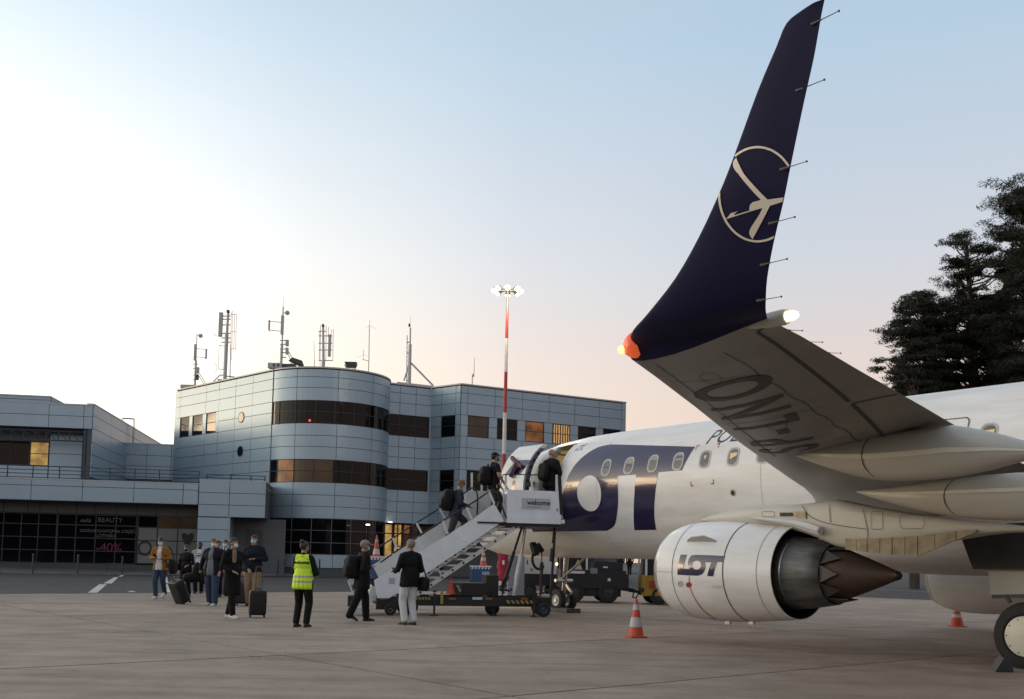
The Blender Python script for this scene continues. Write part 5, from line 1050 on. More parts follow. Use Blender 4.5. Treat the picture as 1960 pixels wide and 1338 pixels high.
for k in range(3): q_ = SP(876 + k * 2, 1122 + k * 4, -.29); m.cyl(q_ - Vector(ST.n) * .04, q_ + Vector(ST.n) * .02, .03, .03, 8)
m.build('control_knob', M_met, pk)
m = MB(); m.fbox(ST, *ST.us((931, 954), 1120, -.35), *ST.zs((1140, 1101), 940, -.35), -1.0, -.35); m.build('battery_box', M_chas, stairs)
for a_, b_ in (((960, 1128), (975, 1131)), ((975, 1131), (980, 1127)), ((958, 1120), (965, 1136)), ((1005, 1138), (1030, 1137)), ((1012, 1141), (1052, 1139)), ((1036, 1138), (1050, 1128))): m = MB(); m.tube([SP(*a_, -.2), SP(*b_, -.2)], .03, 6); m.build('hydraulic_pipe', M_dmet, stairs)
m = MB(); m.fbox(ST, *ST.us((1029, 1052), 1139, -.1), *ST.zs((1141, 1137), 1040, -.1), -.14, -.10); m.build('tow_tube', M_alu, stairs)
m = MB(); m.cyl(SP(1034, 1140, -.1), SP(1036, 1088, -.1), .03, .03, 8); m.build('hose_post', pm('brown hose post', (.05, .022, .018), .6), stairs)
# foot of the stairs at the left
m = MB(); m.fbox(ST, *ST.us((668, 716), 1158), *ST.zs((1166, 1162), 690), -.35, .25); m.build('foot_board', M_alu, stairs)
for a_, b_ in (((666, 1112), (683, 1153)), ((677, 1106), (700, 1150)), ((666, 1112), (677, 1106)), ((676, 1131), (688, 1125))): m = MB(); m.bar(SP(*a_, -.4), SP(*b_, -.4), .035); m.build('gate_frame', M_wpost, stairs)
m = MB(); m.prism([SP(*p, -.41) for p in ((668, 1113), (677, 1108), (698, 1148), (684, 1152))], Vector(ST.n) * -.02); m.build('gate_panel', M_sw2, stairs)
m = MB(); m.prism([SP(*p, -.385) for p in ((672, 1121), (681, 1116), (686, 1127), (676, 1131))], Vector(ST.n) * .01); m.build('gate_sticker', pm('sticker', (.12, .09, .08), .5, var=.5, scale=12), stairs)
m = MB(); m.fbox(ST, *ST.us((666, 684), 1150, -.3), *ST.zs((1162, 1140), 675, -.3), -.5, -.3); m.build('foot_box', M_chas, stairs)
m = MB(); m.prism([SP(*p, -.2) for p in ((702, 1150), (722, 1150), (722, 1126), (712, 1120))], Vector(ST.n) * -.9); m.build('stair_foot', M_alu, stairs)
m = MB(); m.fbox(ST, *ST.us((744, 756), 1115), *ST.zs((1118, 1106), 750), .001, .005); m.build('sticker', pm('scuffed sticker', (.40, .42, .44), .6, var=.2, scale=30), stairs)
# cable and plug hanging from the fuselage nose
ext = thing('power_cable', 'black ground power plug and looping cable hanging under the aircraft nose', 'cable', A(.35, 1.2, 1.9))
def cab(px, py, w=-.9): return SP(px, py, w)
m = MB(); m.cyl(cab(1019, 1052), cab(1028, 1049), .20, .17, 14); m.cyl(cab(1027, 1043), cab(1039, 1056), .10, .06, 10); m.build('plug', M_rub, ext, smooth=40)
m = MB(); m.tube([cab(*p) for p in spline([(1022, 1058), (1019, 1068), (1021, 1080), (1027, 1088), (1036, 1089), (1040, 1082), (1037, 1096), (1036, 1140)], 5)], .035, 7); m.build('cable', M_rub, ext)
m = MB(); m.tube([cab(1037, 1056), cab(1037, 1085)], .015, 6); m.cyl(cab(1037, 1076), cab(1036, 1088), .05, .05, 8); m.build('hook', M_dmet, ext)
# ------------------------------------------------------------------ cones
M_or = pm('cone orange', (0.52, 0.065, 0.03), .45, var=.12, scale=6); M_cw = pm('cone reflective grey', (0.46, 0.45, 0.47), .5, var=.15, scale=12); M_cwf = pm('cone white', (0.62, 0.60, 0.58), .5, var=.08)
def cone(loc, h, r, bands, label, rz=0, basew=None):
    o = thing('traffic_cone', label, 'traffic cone', loc, rz, group='traffic cones around the aircraft'); k = h
    zb = .05 * h; R_at = lambda z: r + (r * .16 - r) * (z - zb) / (h - zb)
    edges = [zb] + [b for q in bands for b in q] + [h]
    for i in range(0, len(edges) - 1):
        a, b = edges[i], edges[i + 1]; m = MB(); up = [(a, R_at(a)), (b, R_at(b))]
        white = i % 2 == 1
        if white: up = [(a, R_at(a) + .004), (b, R_at(b) + .004)]
        m.lathe(up, (0, 0, 0), (0, 0, 1), 24); m.build('reflective_band' if white else 'cone_body', M_cw if white else M_or, o, world=False, smooth=40)
    m = MB(); m.lathe([(h, R_at(h)), (h - .0, R_at(h) * .6), (h - .05, R_at(h) * .5)], (0, 0, 0), (0, 0, 1), 16); m.build('tip', M_blk, o, world=False)
    w_ = basew or r * 1.18; m = MB(); m.prism([(w_ * math.copysign(min(abs(math.cos(a)) * 1.25, 1), math.cos(a)), w_ * math.copysign(min(abs(math.sin(a)) * 1.25, 1), math.sin(a)), 0) for a in np.linspace(0, 2 * math.pi, 17)[:-1]], (0, 0, zb * .8)); m.lathe([(zb * .8, w_ * .95), (zb, r)], (0, 0, 0), (0, 0, 1), 24); m.build('base', M_or, o, world=False)
    return o
cone(gp(1217, 1220), .73, .155, [(.20, .38), (.52, .62)], 'large orange cone with grey bands standing alone before the engine', .3)
cone(gp(1832, 1199), .55, .17, [(.22, .30)], 'orange cone seen beyond the exhaust tip, below the far engine', .7)
q_ = SP(862.5, 1137, -.3); cone(q_, ST.uz(862, 1105, -.3)[1] - q_.z, .11, [(.30, .31)], 'faded orange cone standing on the stair trailer beside the dark boxes')
# ------------------------------------------------------------------ service vehicles behind the nose
M_cart = pm('cart blue', (.025, .07, .17), .45, var=.1); M_wcart = pm('off white body', (.55, .52, .48), .45, var=.06); M_yel = pm('tractor yellow', (.34, .20, .02), .5, var=.15); M_dk = pm('dark machine paint', (.018, .018, .02), .45, var=.2); M_dgl = pm('cab glass', (.03, .03, .03), .1, var=0)
def veh(name, label, cat, px, py, rz): p = gp(px, py); return thing(name, label, cat, p, rz)
def bx(o, name, mat, *d): m = MB(); m.box(*d); return m.build(name, mat, o, world=False)
def lwheel(o, x, y, r, w_=.2, rim=None):
    q = bpy.data.objects.new('wheel', None); C.objects.link(q); q.parent = o; m = MB(); m.lathe([(-w_ / 2, r * .6), (-w_ / 2, r * .9), (-w_ * .3, r), (w_ * .3, r), (w_ / 2, r * .9), (w_ / 2, r * .6)], (x, y, r), (0, 1, 0), 22); m.build('tyre', M_rub, q, world=False, smooth=40); m = MB(); m.lathe([(-w_ / 2 * .9, .01), (-w_ / 2 * .7, r * .6), (w_ / 2 * .7, r * .6), (w_ / 2 * .9, .01)], (x, y, r), (0, 1, 0), 18); m.build('rim', rim or M_dmet, q, world=False, smooth=40)
# ground power unit
o = veh('ground_power_unit', 'white boxy ground power unit on a dark trailer behind the stair struts', 'power unit', 1033, 1143, .1); s_ = 1 / 53.0
bx(o, 'body', M_wcart, -.70, .62, -.6, .6, .90, 1.52); bx(o, 'red_end_panel', pm('pink red panel', (.42, .16, .16), .5, var=.06), .623, .74, -.58, .58, .92, 1.50); bx(o, 'end_frame', M_wpost, .743, .78, -.6, .6, .86, 1.54); bx(o, 'hood', M_wcart, -.68, .60, -.55, .55, 1.52, 1.58)
bx(o, 'skirt', M_dk, -.72, .75, -.62, .62, .45, .895); bx(o, 'label_plate', pm('ochre plate', (.30, .18, .10), .5), -.46, -.36, -.61, -.602, 1.0, 1.1); bx(o, 'vent', M_dk, -.60, -.56, -.61, -.602, 1.25, 1.42)
for x in (-.45, .5):
    for y in (-.5, .5): lwheel(o, x, y, .26)
bx(o, 'drawbar', M_dk, -1.5, -.72, -.05, .05, .38, .46)
# dark tow tractor with its bar
o = veh('tow_tractor', 'low black aircraft tow tractor with towbar pointing right, behind the nose wheel', 'tow tractor', 1128, 1152, .05)
bx(o, 'body', M_dk, -1.1, 1.15, -.8, .8, .50, 1.12); bx(o, 'engine_cover', M_dk, .15, 1.05, -.75, .75, 1.123, 1.42); bx(o, 'bumper', M_dk, 1.153, 1.25, -.8, .8, .42, 1.0); bx(o, 'lower_body', M_dk, -.9, 1.0, -.7, .7, .22, .497)
for x in (-.2, -1.05): bx(o, 'cab_post', M_dk if x < -.5 else M_wpost, x - .03, x + .03, -.75, -.69, 1.125, 1.78); bx(o, 'cab_post', M_dk, x - .03, x + .03, .69, .75, 1.125, 1.78)
bx(o, 'cab_roof', M_dk, -1.2, .1, -.8, .8, 1.785, 1.86); bx(o, 'cab_glass', M_dgl, -1.0, -.24, -.6, .6, 1.126, 1.77); bx(o, 'dashboard', pm('white board', (.6, .6, .58), .5), -.80, -.28, -.85, -.81, .99, 1.08)
m = MB(); m.prism([(-.68, -.83, 1.13), (-.36, -.83, 1.13), (-.52, -.83, 1.48)], (0, .02, 0)); m.build('warning_triangle', pm('warm board', (.52, .42, .28), .5, var=.1), o, world=False)
bx(o, 'grille', pm('grey grille', (.22, .23, .24), .5, var=.2, scale=30), -.08, .16, -.812, -.802, 1.0, 1.09 + .1); bx(o, 'badge', M_wpost, .52, .62, -.812, -.802, .75, .85); bx(o, 'badge', M_wpost, .36, .52, -.77, -.752, 1.2, 1.25)
for x in (-.62, .55):
    for y in (-.68, .68): lwheel(o, x, y, .36, .26)
m = MB(); m.bar((1.15, -.2, .5), (1.55, -.3, .42), .14); m.bar((1.5, -.3, .43), (2.55, -.4, .14), .10); m.lathe([(-.05, .06), (-.05, .11), (.05, .11), (.05, .06), (-.05, .06)], (2.68, -.41, .11), (0, 1, 0), 16); m.tube([(2.0, -.36, .3), (2.05, -.36, .46), (2.2, -.36, .44), (2.25, -.37, .26)], .022, 6); m.tube([(1.5, -.4, .36), (1.45, -.4, .2), (1.58, -.4, .18), (1.66, -.4, .34)], .022, 6); m.bar((2.2, -.37, .22), (2.22, -.37, .02), .04); m.build('towbar', M_dk, o, world=False)
# yellow tractor half hidden by the engine
o = veh('yellow_tractor', 'yellow ground service tractor partly hidden behind the engine nacelle', 'tractor', 1262, 1156, .05)
bx(o, 'body', M_yel, -.62, 1.5, -.75, .75, .28, .98); bx(o, 'cab_roof', M_yel, -.6, .9, -.75, .75, 1.7, 1.78); bx(o, 'cab_glass', M_dgl, -.55, .85, -.68, .68, .983, 1.69)
for x in (-.6, .9):
    for y in (-.72, .72): bx(o, 'cab_post', M_wpost if x < 0 else M_yel, x - .03, x + .03, y - .03, y + .03, .985, 1.69)
bx(o, 'fender', M_yel, -.66, .5, -.80, -.752, .30, .90); bx(o, 'tail_lamp', M_red, -.50, -.33, -.82, -.801, .55, .80); bx(o, 'step', M_dk, -.64, -.60, -.5, .5, .42, .55)
for x in (-.15, 1.1):
    for y in (-.7, .7): lwheel(o, x, y, .3, .22)
# blue carts with cones on them
def bcart(px, Y, ytop, wdt, label, rz, ybot=None):
    p = atY(px, ytop, Y); zt = p.z; o = thing('equipment_cart', label, 'cart', (p.x, p.y, 0), rz); h = wdt / 2
    z0 = max(.25, zt - 1.0); bx(o, 'body', M_cart, -h, h, -h * .8, h * .8, z0, zt - .06); bx(o, 'top_rim', M_wpost, -h - .02, h + .02, -h * .8 - .02, h * .8 + .02, zt - .06, zt)
    for k in range(6): a = -h + k * wdt / 6; m = MB(); m.hexa([(a, -h * .8 - .012, zt - .16), (a + wdt / 12, -h * .8 - .012, zt - .16), (a + wdt / 8, -h * .8 - .012, zt - .07), (a + wdt / 24, -h * .8 - .012, zt - .07)], [(a, -h * .8 - .002, zt - .16), (a + wdt / 12, -h * .8 - .002, zt - .16), (a + wdt / 8, -h * .8 - .002, zt - .07), (a + wdt / 24, -h * .8 - .002, zt - .07)]); m.build('stripe', M_wpost, o, world=False)
    bx(o, 'panel', pm('cart sign', (.32, .33, .38), .5, var=.25, scale=14), h * .1, h * .85, -h * .8 - .012, -h * .8 - .002, zt - .6, zt - .28)
    for x in (-h * .7, h * .7):
        for y in (-h * .6, h * .6): lwheel(o, x, y, .2, .1)
    if z0 > .3: bx(o, 'stand', M_dk, -h * .8, h * .8, -h * .6, h * .6, .2, z0 - .002)
    return o, zt
o, zt = bcart(920, 52, 1083, 1.0, 'blue cart with white striped rim under the stairs, a cone riding on it', .1)
q_ = atY(925, 1083, 52); cone((q_.x, q_.y - .1, zt + .001), .92, .17, [(.26, .42), (.56, .66)], 'orange cone with two pale bands riding on the blue cart under the stairs')
o, zt = bcart(722, 46, 1065, .85, 'blue and white equipment cart behind the stairs and the man in the cap', .1)
q_ = atY(720.5, 1064, 46); cone((q_.x, q_.y - .05, zt + .001), .96, .16, [(.001 + .1, .34), (.66, .74)], 'tall red cone with white lower band behind the man in the cap')
# red cover and upright board by the nose
p = atY(962, 1112, 36); o = thing('red_cover', 'pinkish red draped cover hanging beside the leaning stair struts', 'cover', (p.x, p.y, 0)); zA, zB = atY(962, 1112, 36).z, atY(962, 1056, 36).z
M_pinkc = pm('pink red fabric', (.27, .012, .04), .7, var=.35, scale=7, bump=.5, bscale=9)
rr = []
for k, z in enumerate(np.linspace(zA, zB, 12)):
    w_ = .19 + .03 * math.sin(k * 1.3); rr.append([(w_ * math.cos(a) * (1 + .12 * math.sin(a * 5 + k)), .13 * math.sin(a), z) for a in np.linspace(0, 2 * math.pi, 17)[:-1]])
m = MB(); m.loft(rr, cap=True); m.build('fabric', M_pinkc, o, world=False, smooth=True); bx(o, 'stand', M_dk, -.03, .03, -.03, .03, 0, zA + .1); bx(o, 'foot', M_dk, -.3, .3, -.3, .3, 0, .04); bx(o, 'tag', M_wpost, -.02, .05, -.16, -.135, zB - .45, zB - .3)
p = atY(987, 1112, 38); o = thing('grey_locker', 'plain blue grey upright locker behind the white stair strut', 'locker', (p.x, p.y, 0), .1); zB = atY(987, 1062, 38).z; bx(o, 'body', pm('blue grey steel', (.20, .23, .28), .5, var=.06), -.30, .30, -.2, .2, .12, zB); bx(o, 'foot', M_dk, -.28, .28, -.18, .18, 0, .118); bx(o, 'door_seam', M_dk, -.005, .005, -.204, -.2, .2, zB - .1)
# ------------------------------------------------------------------ red and white light mast with its lamp head alight
LM = atY(966, 815, 55); mast = thing('light_mast', 'tall red and white banded floodlight mast with its lamps blazing', 'light mast', (LM.x, LM.y, 0))
M_mr = pm('mast red', (.36, .035, .03), .5, var=.1); M_mw = pm('mast white', (.62, .60, .58), .5, var=.06)
zz = [0] + [atY(965, y, 55).z for y in (912, 869, 790, 712, 648, 596)]; rM = lambda z: .135 - .055 * z / 15
for i in range(6): m = MB(); m.lathe([(zz[i], rM(zz[i])), (zz[i + 1], rM(zz[i + 1]))], (LM.x, LM.y, 0), (0, 0, 1), 20); m.build('mast_section', M_mw if i % 2 == 0 else M_mr, mast, smooth=40)
zl = atY(970, 556, 55).z; m = MB(); m.cyl((LM.x, LM.y, zz[-1]), (LM.x, LM.y, zl + .2), .07, .07, 10)
for a in np.linspace(0, 2 * math.pi, 9)[:-1]: m.cyl((LM.x, LM.y, zl), (LM.x + math.cos(a) * .55, LM.y + math.sin(a) * .55, zl), .03, .03, 6)
m.build('lamp_ring', M_dmet, mast)
M_fl = pm('floodlight glow', (1, 1, 1), .3, var=0, emit=(1.0, .93, .78), estr=2.2)
for k, (a, rr_, dz_) in enumerate([(a, .70, 0.0) for a in np.linspace(0, 2 * math.pi, 9)[:-1]]):
    c_ = Vector((LM.x + math.cos(a) * rr_, LM.y + math.sin(a) * rr_, zl + dz_)); d_ = Vector((math.cos(a) * .5, math.sin(a) * .5 - .6, -.45)).normalized()
    m = MB(); m.cyl(c_ - d_ * .16, c_ + d_ * .10, .11, .155, 14); h = m.build('floodlight', M_dmet, mast, smooth=40); m = MB(); m.cyl(c_ + d_ * .101, c_ + d_ * .12, .14, .14, 16); m.build('lens', M_fl, h); m = MB(); m.cyl(c_ - d_ * .1, (LM.x, LM.y, zl + dz_), .03, .03, 6); m.build('bracket', M_dmet, h)
fl = bpy.data.lights.new('mast_lamp', 'POINT'); flo = bpy.data.objects.new('mast_lamp', fl); C.objects.link(flo); flo.location = (LM.x, LM.y - .8, zl - .5); fl.energy = 900; fl.color = (1, .84, .6); fl.shadow_soft_size = .8
# ------------------------------------------------------------------ aerials on the office roof
M_ant = pm('aerial grey', (.46, .47, .47), .5, metal=.3, var=.1); M_antd = pm('aerial dark', (.07, .07, .07), .6, var=.1); M_radome = pm('antenna casing', (.42, .44, .44), .5, var=.06)
class Ae:
    def __init__(s, label, px, Y, name='antenna_mast', cat='antenna mast'):
        s.Y = Y; b = atY(px, 720, Y); s.o = thing(name, label, cat, (b.x, b.y, ZTOP - .25))
    def p(s, x, y, dy=0.0): return atY(x, y, s.Y + dy)
    def rod(s, name, x0, y0, x1, y1, r=.03, r1=None, mat=None, dy=0): m = MB(); m.cyl(s.p(x0, y0, dy), s.p(x1, y1, dy), r, r1 or r, 8); return m.build(name, mat or M_ant, s.o)
    def base(s, x, y, r, mat=None): m = MB(); q = s.p(x, y); m.cyl((q.x, q.y, ZTOP - .26), q, r, r, 10); m.build('pole', mat or M_ant, s.o)
    def box(s, name, x0, y0, x1, y1, dep=.15, mat=None, dy=0):
        a, b = s.p(x0, y1, dy), s.p(x1, y0, dy); m = MB(); m.box(min(a.x, b.x), max(a.x, b.x), a.y - dep / 2, a.y + dep / 2, min(a.z, b.z), max(a.z, b.z)); return m.build(name, mat or M_radome, s.o)
    def dish(s, x, y, r, d=(.4, -1, 0)): m = MB(); m.lathe([(-.12, r * .3), (-.05, r * .8), (0, r), (.04, r), (.06, 0)], s.p(x, y), d, 18); m.build('dish', M_radome, s.o, smooth=40)
a = Ae('leftmost roof mast with a small dish on top and an aerial frame to its right', 372, 82); a.base(375, 690, .09); a.rod('pole', 375, 692, 377, 640, .05, .035); a.rod('spike', 377, 640, 377, 624, .012); a.box('panel_antenna', 371, 659, 376, 690, .2); a.dish(384, 643, .17); a.rod('arm', 378, 641, 383, 643, .03)
for y in (667, 683): a.rod('arm', 376, y, 396, y + 2, .025)
a.box('panel_antenna', 393, 668, 396.5, 687, .15); a.box('equipment_box', 375, 703, 381, 714, .3); a.box('equipment_box', 375, 717, 380, 727, .3, mat=M_antd); a.rod('brace', 380, 712, 396, 738, .03); a.rod('brace', 378, 715, 392, 738, .03); a.box('ballast_frame', 348, 738, 378, 744, .8)
for y in (697, 705, 718, 726): a.rod('clamp', 369, y, 380, y, .03, mat=M_antd)
a = Ae('thick roof mast with a long panel antenna on its left and rods on its right', 432, 80); a.base(434, 640, .15); a.rod('pole', 434, 645, 437, 596, .11, .09); a.rod('spike', 436, 596, 436, 586, .012); a.box('panel_antenna', 418.5, 598.5, 426.5, 643.5, .3); a.box('cap', 434.5, 594, 439, 599, .3, mat=M_antd)
for y in (605, 611, 622, 638, 647, 655): a.rod('clamp', 424, y, 441, y, .04, mat=M_antd)
for x, y0, y1 in ((445, 595, 690), (449, 600, 668), (452.5, 602, 668), (441, 660, 724), (442.5, 597, 725)): a.rod('aerial_rod', x, y0, x - 1.5, y1, .02)
for y in (602, 635, 668): a.rod('clamp', 441, y, 453, y, .02)
a.rod('arm', 419, 661, 432, 663, .025); a.rod('aerial_rod', 419.5, 661, 418, 705, .02); a.rod('arm', 418, 706, 431, 708, .025)
for dx, dy in ((-5, -12), (-3, -8), (-4, 8), (-2, 5)): a.rod('yagi_element', 416, 704, 416 + dx, 704 + dy, .015)
a.rod('arm', 411, 642, 424, 645, .018); a.rod('aerial_rod', 411, 636, 411, 642, .018); a.rod('brace', 404, 735, 421, 718, .04, mat=M_antd); a.rod('brace', 421, 718, 428, 718, .04, mat=M_antd); a.rod('brace', 434, 720, 452, 722, .04, mat=M_antd); a.box('ballast', 418, 727, 427, 731, .5, mat=M_antd)
a = Ae('roof mast beside the round front with a dish and an aerial frame to its left', 540, 74); a.base(539.5, 660, .10); a.rod('pole', 540, 660, 542, 587, .06, .05); a.rod('spike', 542, 587, 543, 569, .012); a.box('panel_antenna', 537.5, 604, 543.5, 640, .25); a.dish(550, 599, .17); a.rod('arm', 543, 599, 548, 599, .03)
for y in (616, 633): a.rod('arm', 516, y - 1, 538, y + 1, .025)
a.box('panel_antenna', 513.5, 613, 517, 632, .15); a.rod('spike', 515.5, 632, 515.5, 636, .02); a.box('equipment_box', 547, 651, 552.5, 662, .3); a.box('equipment_box', 547, 666, 552, 678, .3)
for y in (652, 659, 668, 675, 684): a.rod('clamp', 536, y, 548, y, .035, mat=M_antd)
a.rod('brace', 552, 673, 563, 690, .03); a.rod('brace', 551, 678, 563, 701, .03); a.box('ballast_frame', 514, 696, 541, 705, .6); a.box('ballast_frame', 541, 698, 566, 703, .6, mat=M_antd)
for x in (524, 532): a.box('frame_gap', x, 698, x + 4, 703, .62, mat=M_roof)
a = Ae('plain thin whip aerial standing alone between two thick masts', 601, 74, name='whip_aerial', cat='aerial'); a.base(602, 690, .03); a.rod('whip', 602, 690, 601, 652, .02, .012)
a = Ae('thick roof mast ringed by rods with a grey panel antenna on its right side', 618, 74); a.base(619, 690, .13); a.rod('pole', 619, 690, 618.5, 622, .10, .08); a.box('cap', 616.5, 621, 620.5, 626, .25, mat=M_antd); a.box('panel_antenna', 628, 641, 634, 682, .3)
for x, y0, y1 in ((613.5, 622, 702), (612, 634, 690), (624.5, 623, 690), (629, 626, 645), (634.5, 631, 645), (638, 630, 692)): a.rod('aerial_rod', x, y0, x - 1, y1, .02)
for y in (634, 643, 657, 670, 690): a.rod('clamp', 610, y, 636 if y > 640 else 625, y, .03, mat=M_antd)
a = Ae('slender whip mast with a side aerial right of the floodlight', 706, 76, name='whip_aerial', cat='aerial'); a.base(706, 690, .035); a.rod('pole', 706, 692, 707, 624, .035, .03); a.rod('spike', 707, 624, 708, 613, .015); a.rod('arm', 694, 688, 706, 691, .025); a.rod('aerial_rod', 695, 688, 696, 670, .02)
for dx, dy in ((14, 7), (-7, 4)): a.rod('radial', 707, 623, 707 + dx, 623 + dy, .008)
for dx, dy in ((-11, 7), (8, 5)): a.rod('radial', 695, 678, 695 + dx, 678 + dy, .008)
a = Ae('tall tapering pole mast with a diagonal brace on a long steel base beam', 784, 78); a.base(783.5, 720, .14); a.rod('pole', 783.5, 722, 785, 659, .14, .12); a.rod('pole', 785, 660, 785.5, 627, .06, .06); a.box('cap', 782, 620, 785.5, 625, .25, mat=M_antd); a.rod('spike', 785, 620, 785.5, 605, .012)
a.rod('aerial_rod', 779.5, 642, 778, 735, .035); a.rod('brace', 787, 695, 829, 738, .07); a.rod('brace', 783, 697, 773, 729, .06); a.rod('base_beam', 760, 733, 831, 741, .10)
for y in (655, 676, 729): a.rod('clamp', 779, y, 785, y, .04, mat=M_antd)
for y in np.linspace(648, 715, 9): a.rod('clamp', 777.5, y, 780.5, y + 1, .02)
a = Ae('small stub aerial on the roof edge left of the red and white mast', 905, 79, name='whip_aerial', cat='aerial'); a.base(904, 722, .04); a.rod('pole', 904, 724, 904, 718, .04); a.box('clamp', 904, 716, 908, 721, .12); a.rod('whip', 907, 718, 908.5, 684, .03, .015)
for px, py, lab, tl_ in ((568, 698, 'dark floodlight tilted on the roof edge beside the dish mast', .5), (671.5, 697, 'dark floodlight facing forward on the round roof edge', 0)):
    q = atY(px, py + 8, 70.6); o = thing('roof_floodlight', lab, 'floodlight', (q.x, q.y, ZTOP), tl_); m = MB(); 
    if tl_: m.hexa([(-.55, -.2, .55), (.5, -.2, .15), (.5, .25, .15), (-.55, .25, .55)], [(-.4, -.2, .75), (.3, -.2, .60), (.3, .25, .60), (-.4, .25, .75)])
    else: m.hexa([(-.30, -.12, .18), (.30, -.12, .18), (.30, .2, .18), (-.30, .2, .18)], [(-.42, -.25, .55), (.42, -.25, .55), (.42, .2, .55), (-.42, .2, .55)])
    m.build('housing', M_antd, o, world=False); m = MB(); m.tube([(-.45, 0, .4), (-.3, 0, .08), (.3, 0, .08), (.45, 0, .4)], .03, 6); m.cyl((0, 0, 0), (0, 0, .1), .06, .06, 8); m.build('bracket', M_antd, o, world=False)
# ------------------------------------------------------------------ posts on the pavement
for i, (px, y1, h, lab) in enumerate(((62, 1096, 1.0, 'dark blue bollard at the far left in front of the shop glass'), (148, 1097, 1.0, 'dark blue bollard below the shop lettering'), (233, 1097, .95, 'dark blue bollard at the end of the dashed lane line'), (532, 1097, .95, 'left bollard of the close pair by the rounded plinth'), (543.5, 1099, 1.0, 'right bollard of the close pair by the rounded plinth'), (611, 1099, 1.0, 'dark blue bollard just right of the person in the yellow vest'), (659, 1099, 1.0, 'dark blue bollard behind the man with the backpack and cap'))):
    p = gp(px, y1 + 1.5, .14); o = thing('bollard', lab, 'bollard', p, group='bollards along the pavement'); m = MB(); m.cyl((0, 0, 0), (0, 0, h), .05, .05, 10); m.build('post', M_blue, o, world=False); m = MB(); m.cyl((0, 0, h), (0, 0, h + .05), .06, .03, 10); m.build('cap', M_blue, o, world=False); m = MB(); m.cyl((0, 0, 0), (0, 0, .02), .09, .09, 10); m.build('foot', M_blue, o, world=False)
def lowrail(x0, y0, x1, y1, lab):
    p0, p1 = gp(x0, y0, .14), gp(x1, y1, .14); o = thing('hand_rail', lab, 'rail', p0); Z = Vector((0, 0, 1))
    for p in (p0, p1): m = MB(); m.cyl(p, p + Z * .5, .035, .035, 8); m.build('post', M_blue, o)
    m = MB(); m.cyl(p0 + Z * .5, p1 + Z * .5, .03, .03, 8); m.build('rail', M_blue, o)
lowrail(68, 1091, 92, 1087, 'low dark rail slanting away from the far left bollard'); lowrail(203, 1094, 231, 1095, 'low dark rail beside the bollard at the dashed line')
# ------------------------------------------------------------------ pines
M_bark = pm('pine bark', (.065, .042, .03), .9, var=.3, scale=6, bump=.6, bscale=8); M_leaf = pm('pine needles', (.017, .020, .010), .85, var=.4, scale=1.2); M_leaf2 = pm('pine needles dark', (.011, .014, .007), .85, var=.35, scale=1.2)
def inpoly(x, y, P):
    c = False
    for i in range(len(P)):
        (x0, y0), (x1, y1) = P[i - 1], P[i]
        if (y0 > y) != (y1 > y) and x < (x1 - x0) * (y - y0) / (y1 - y0) + x0: c = not c
    return c
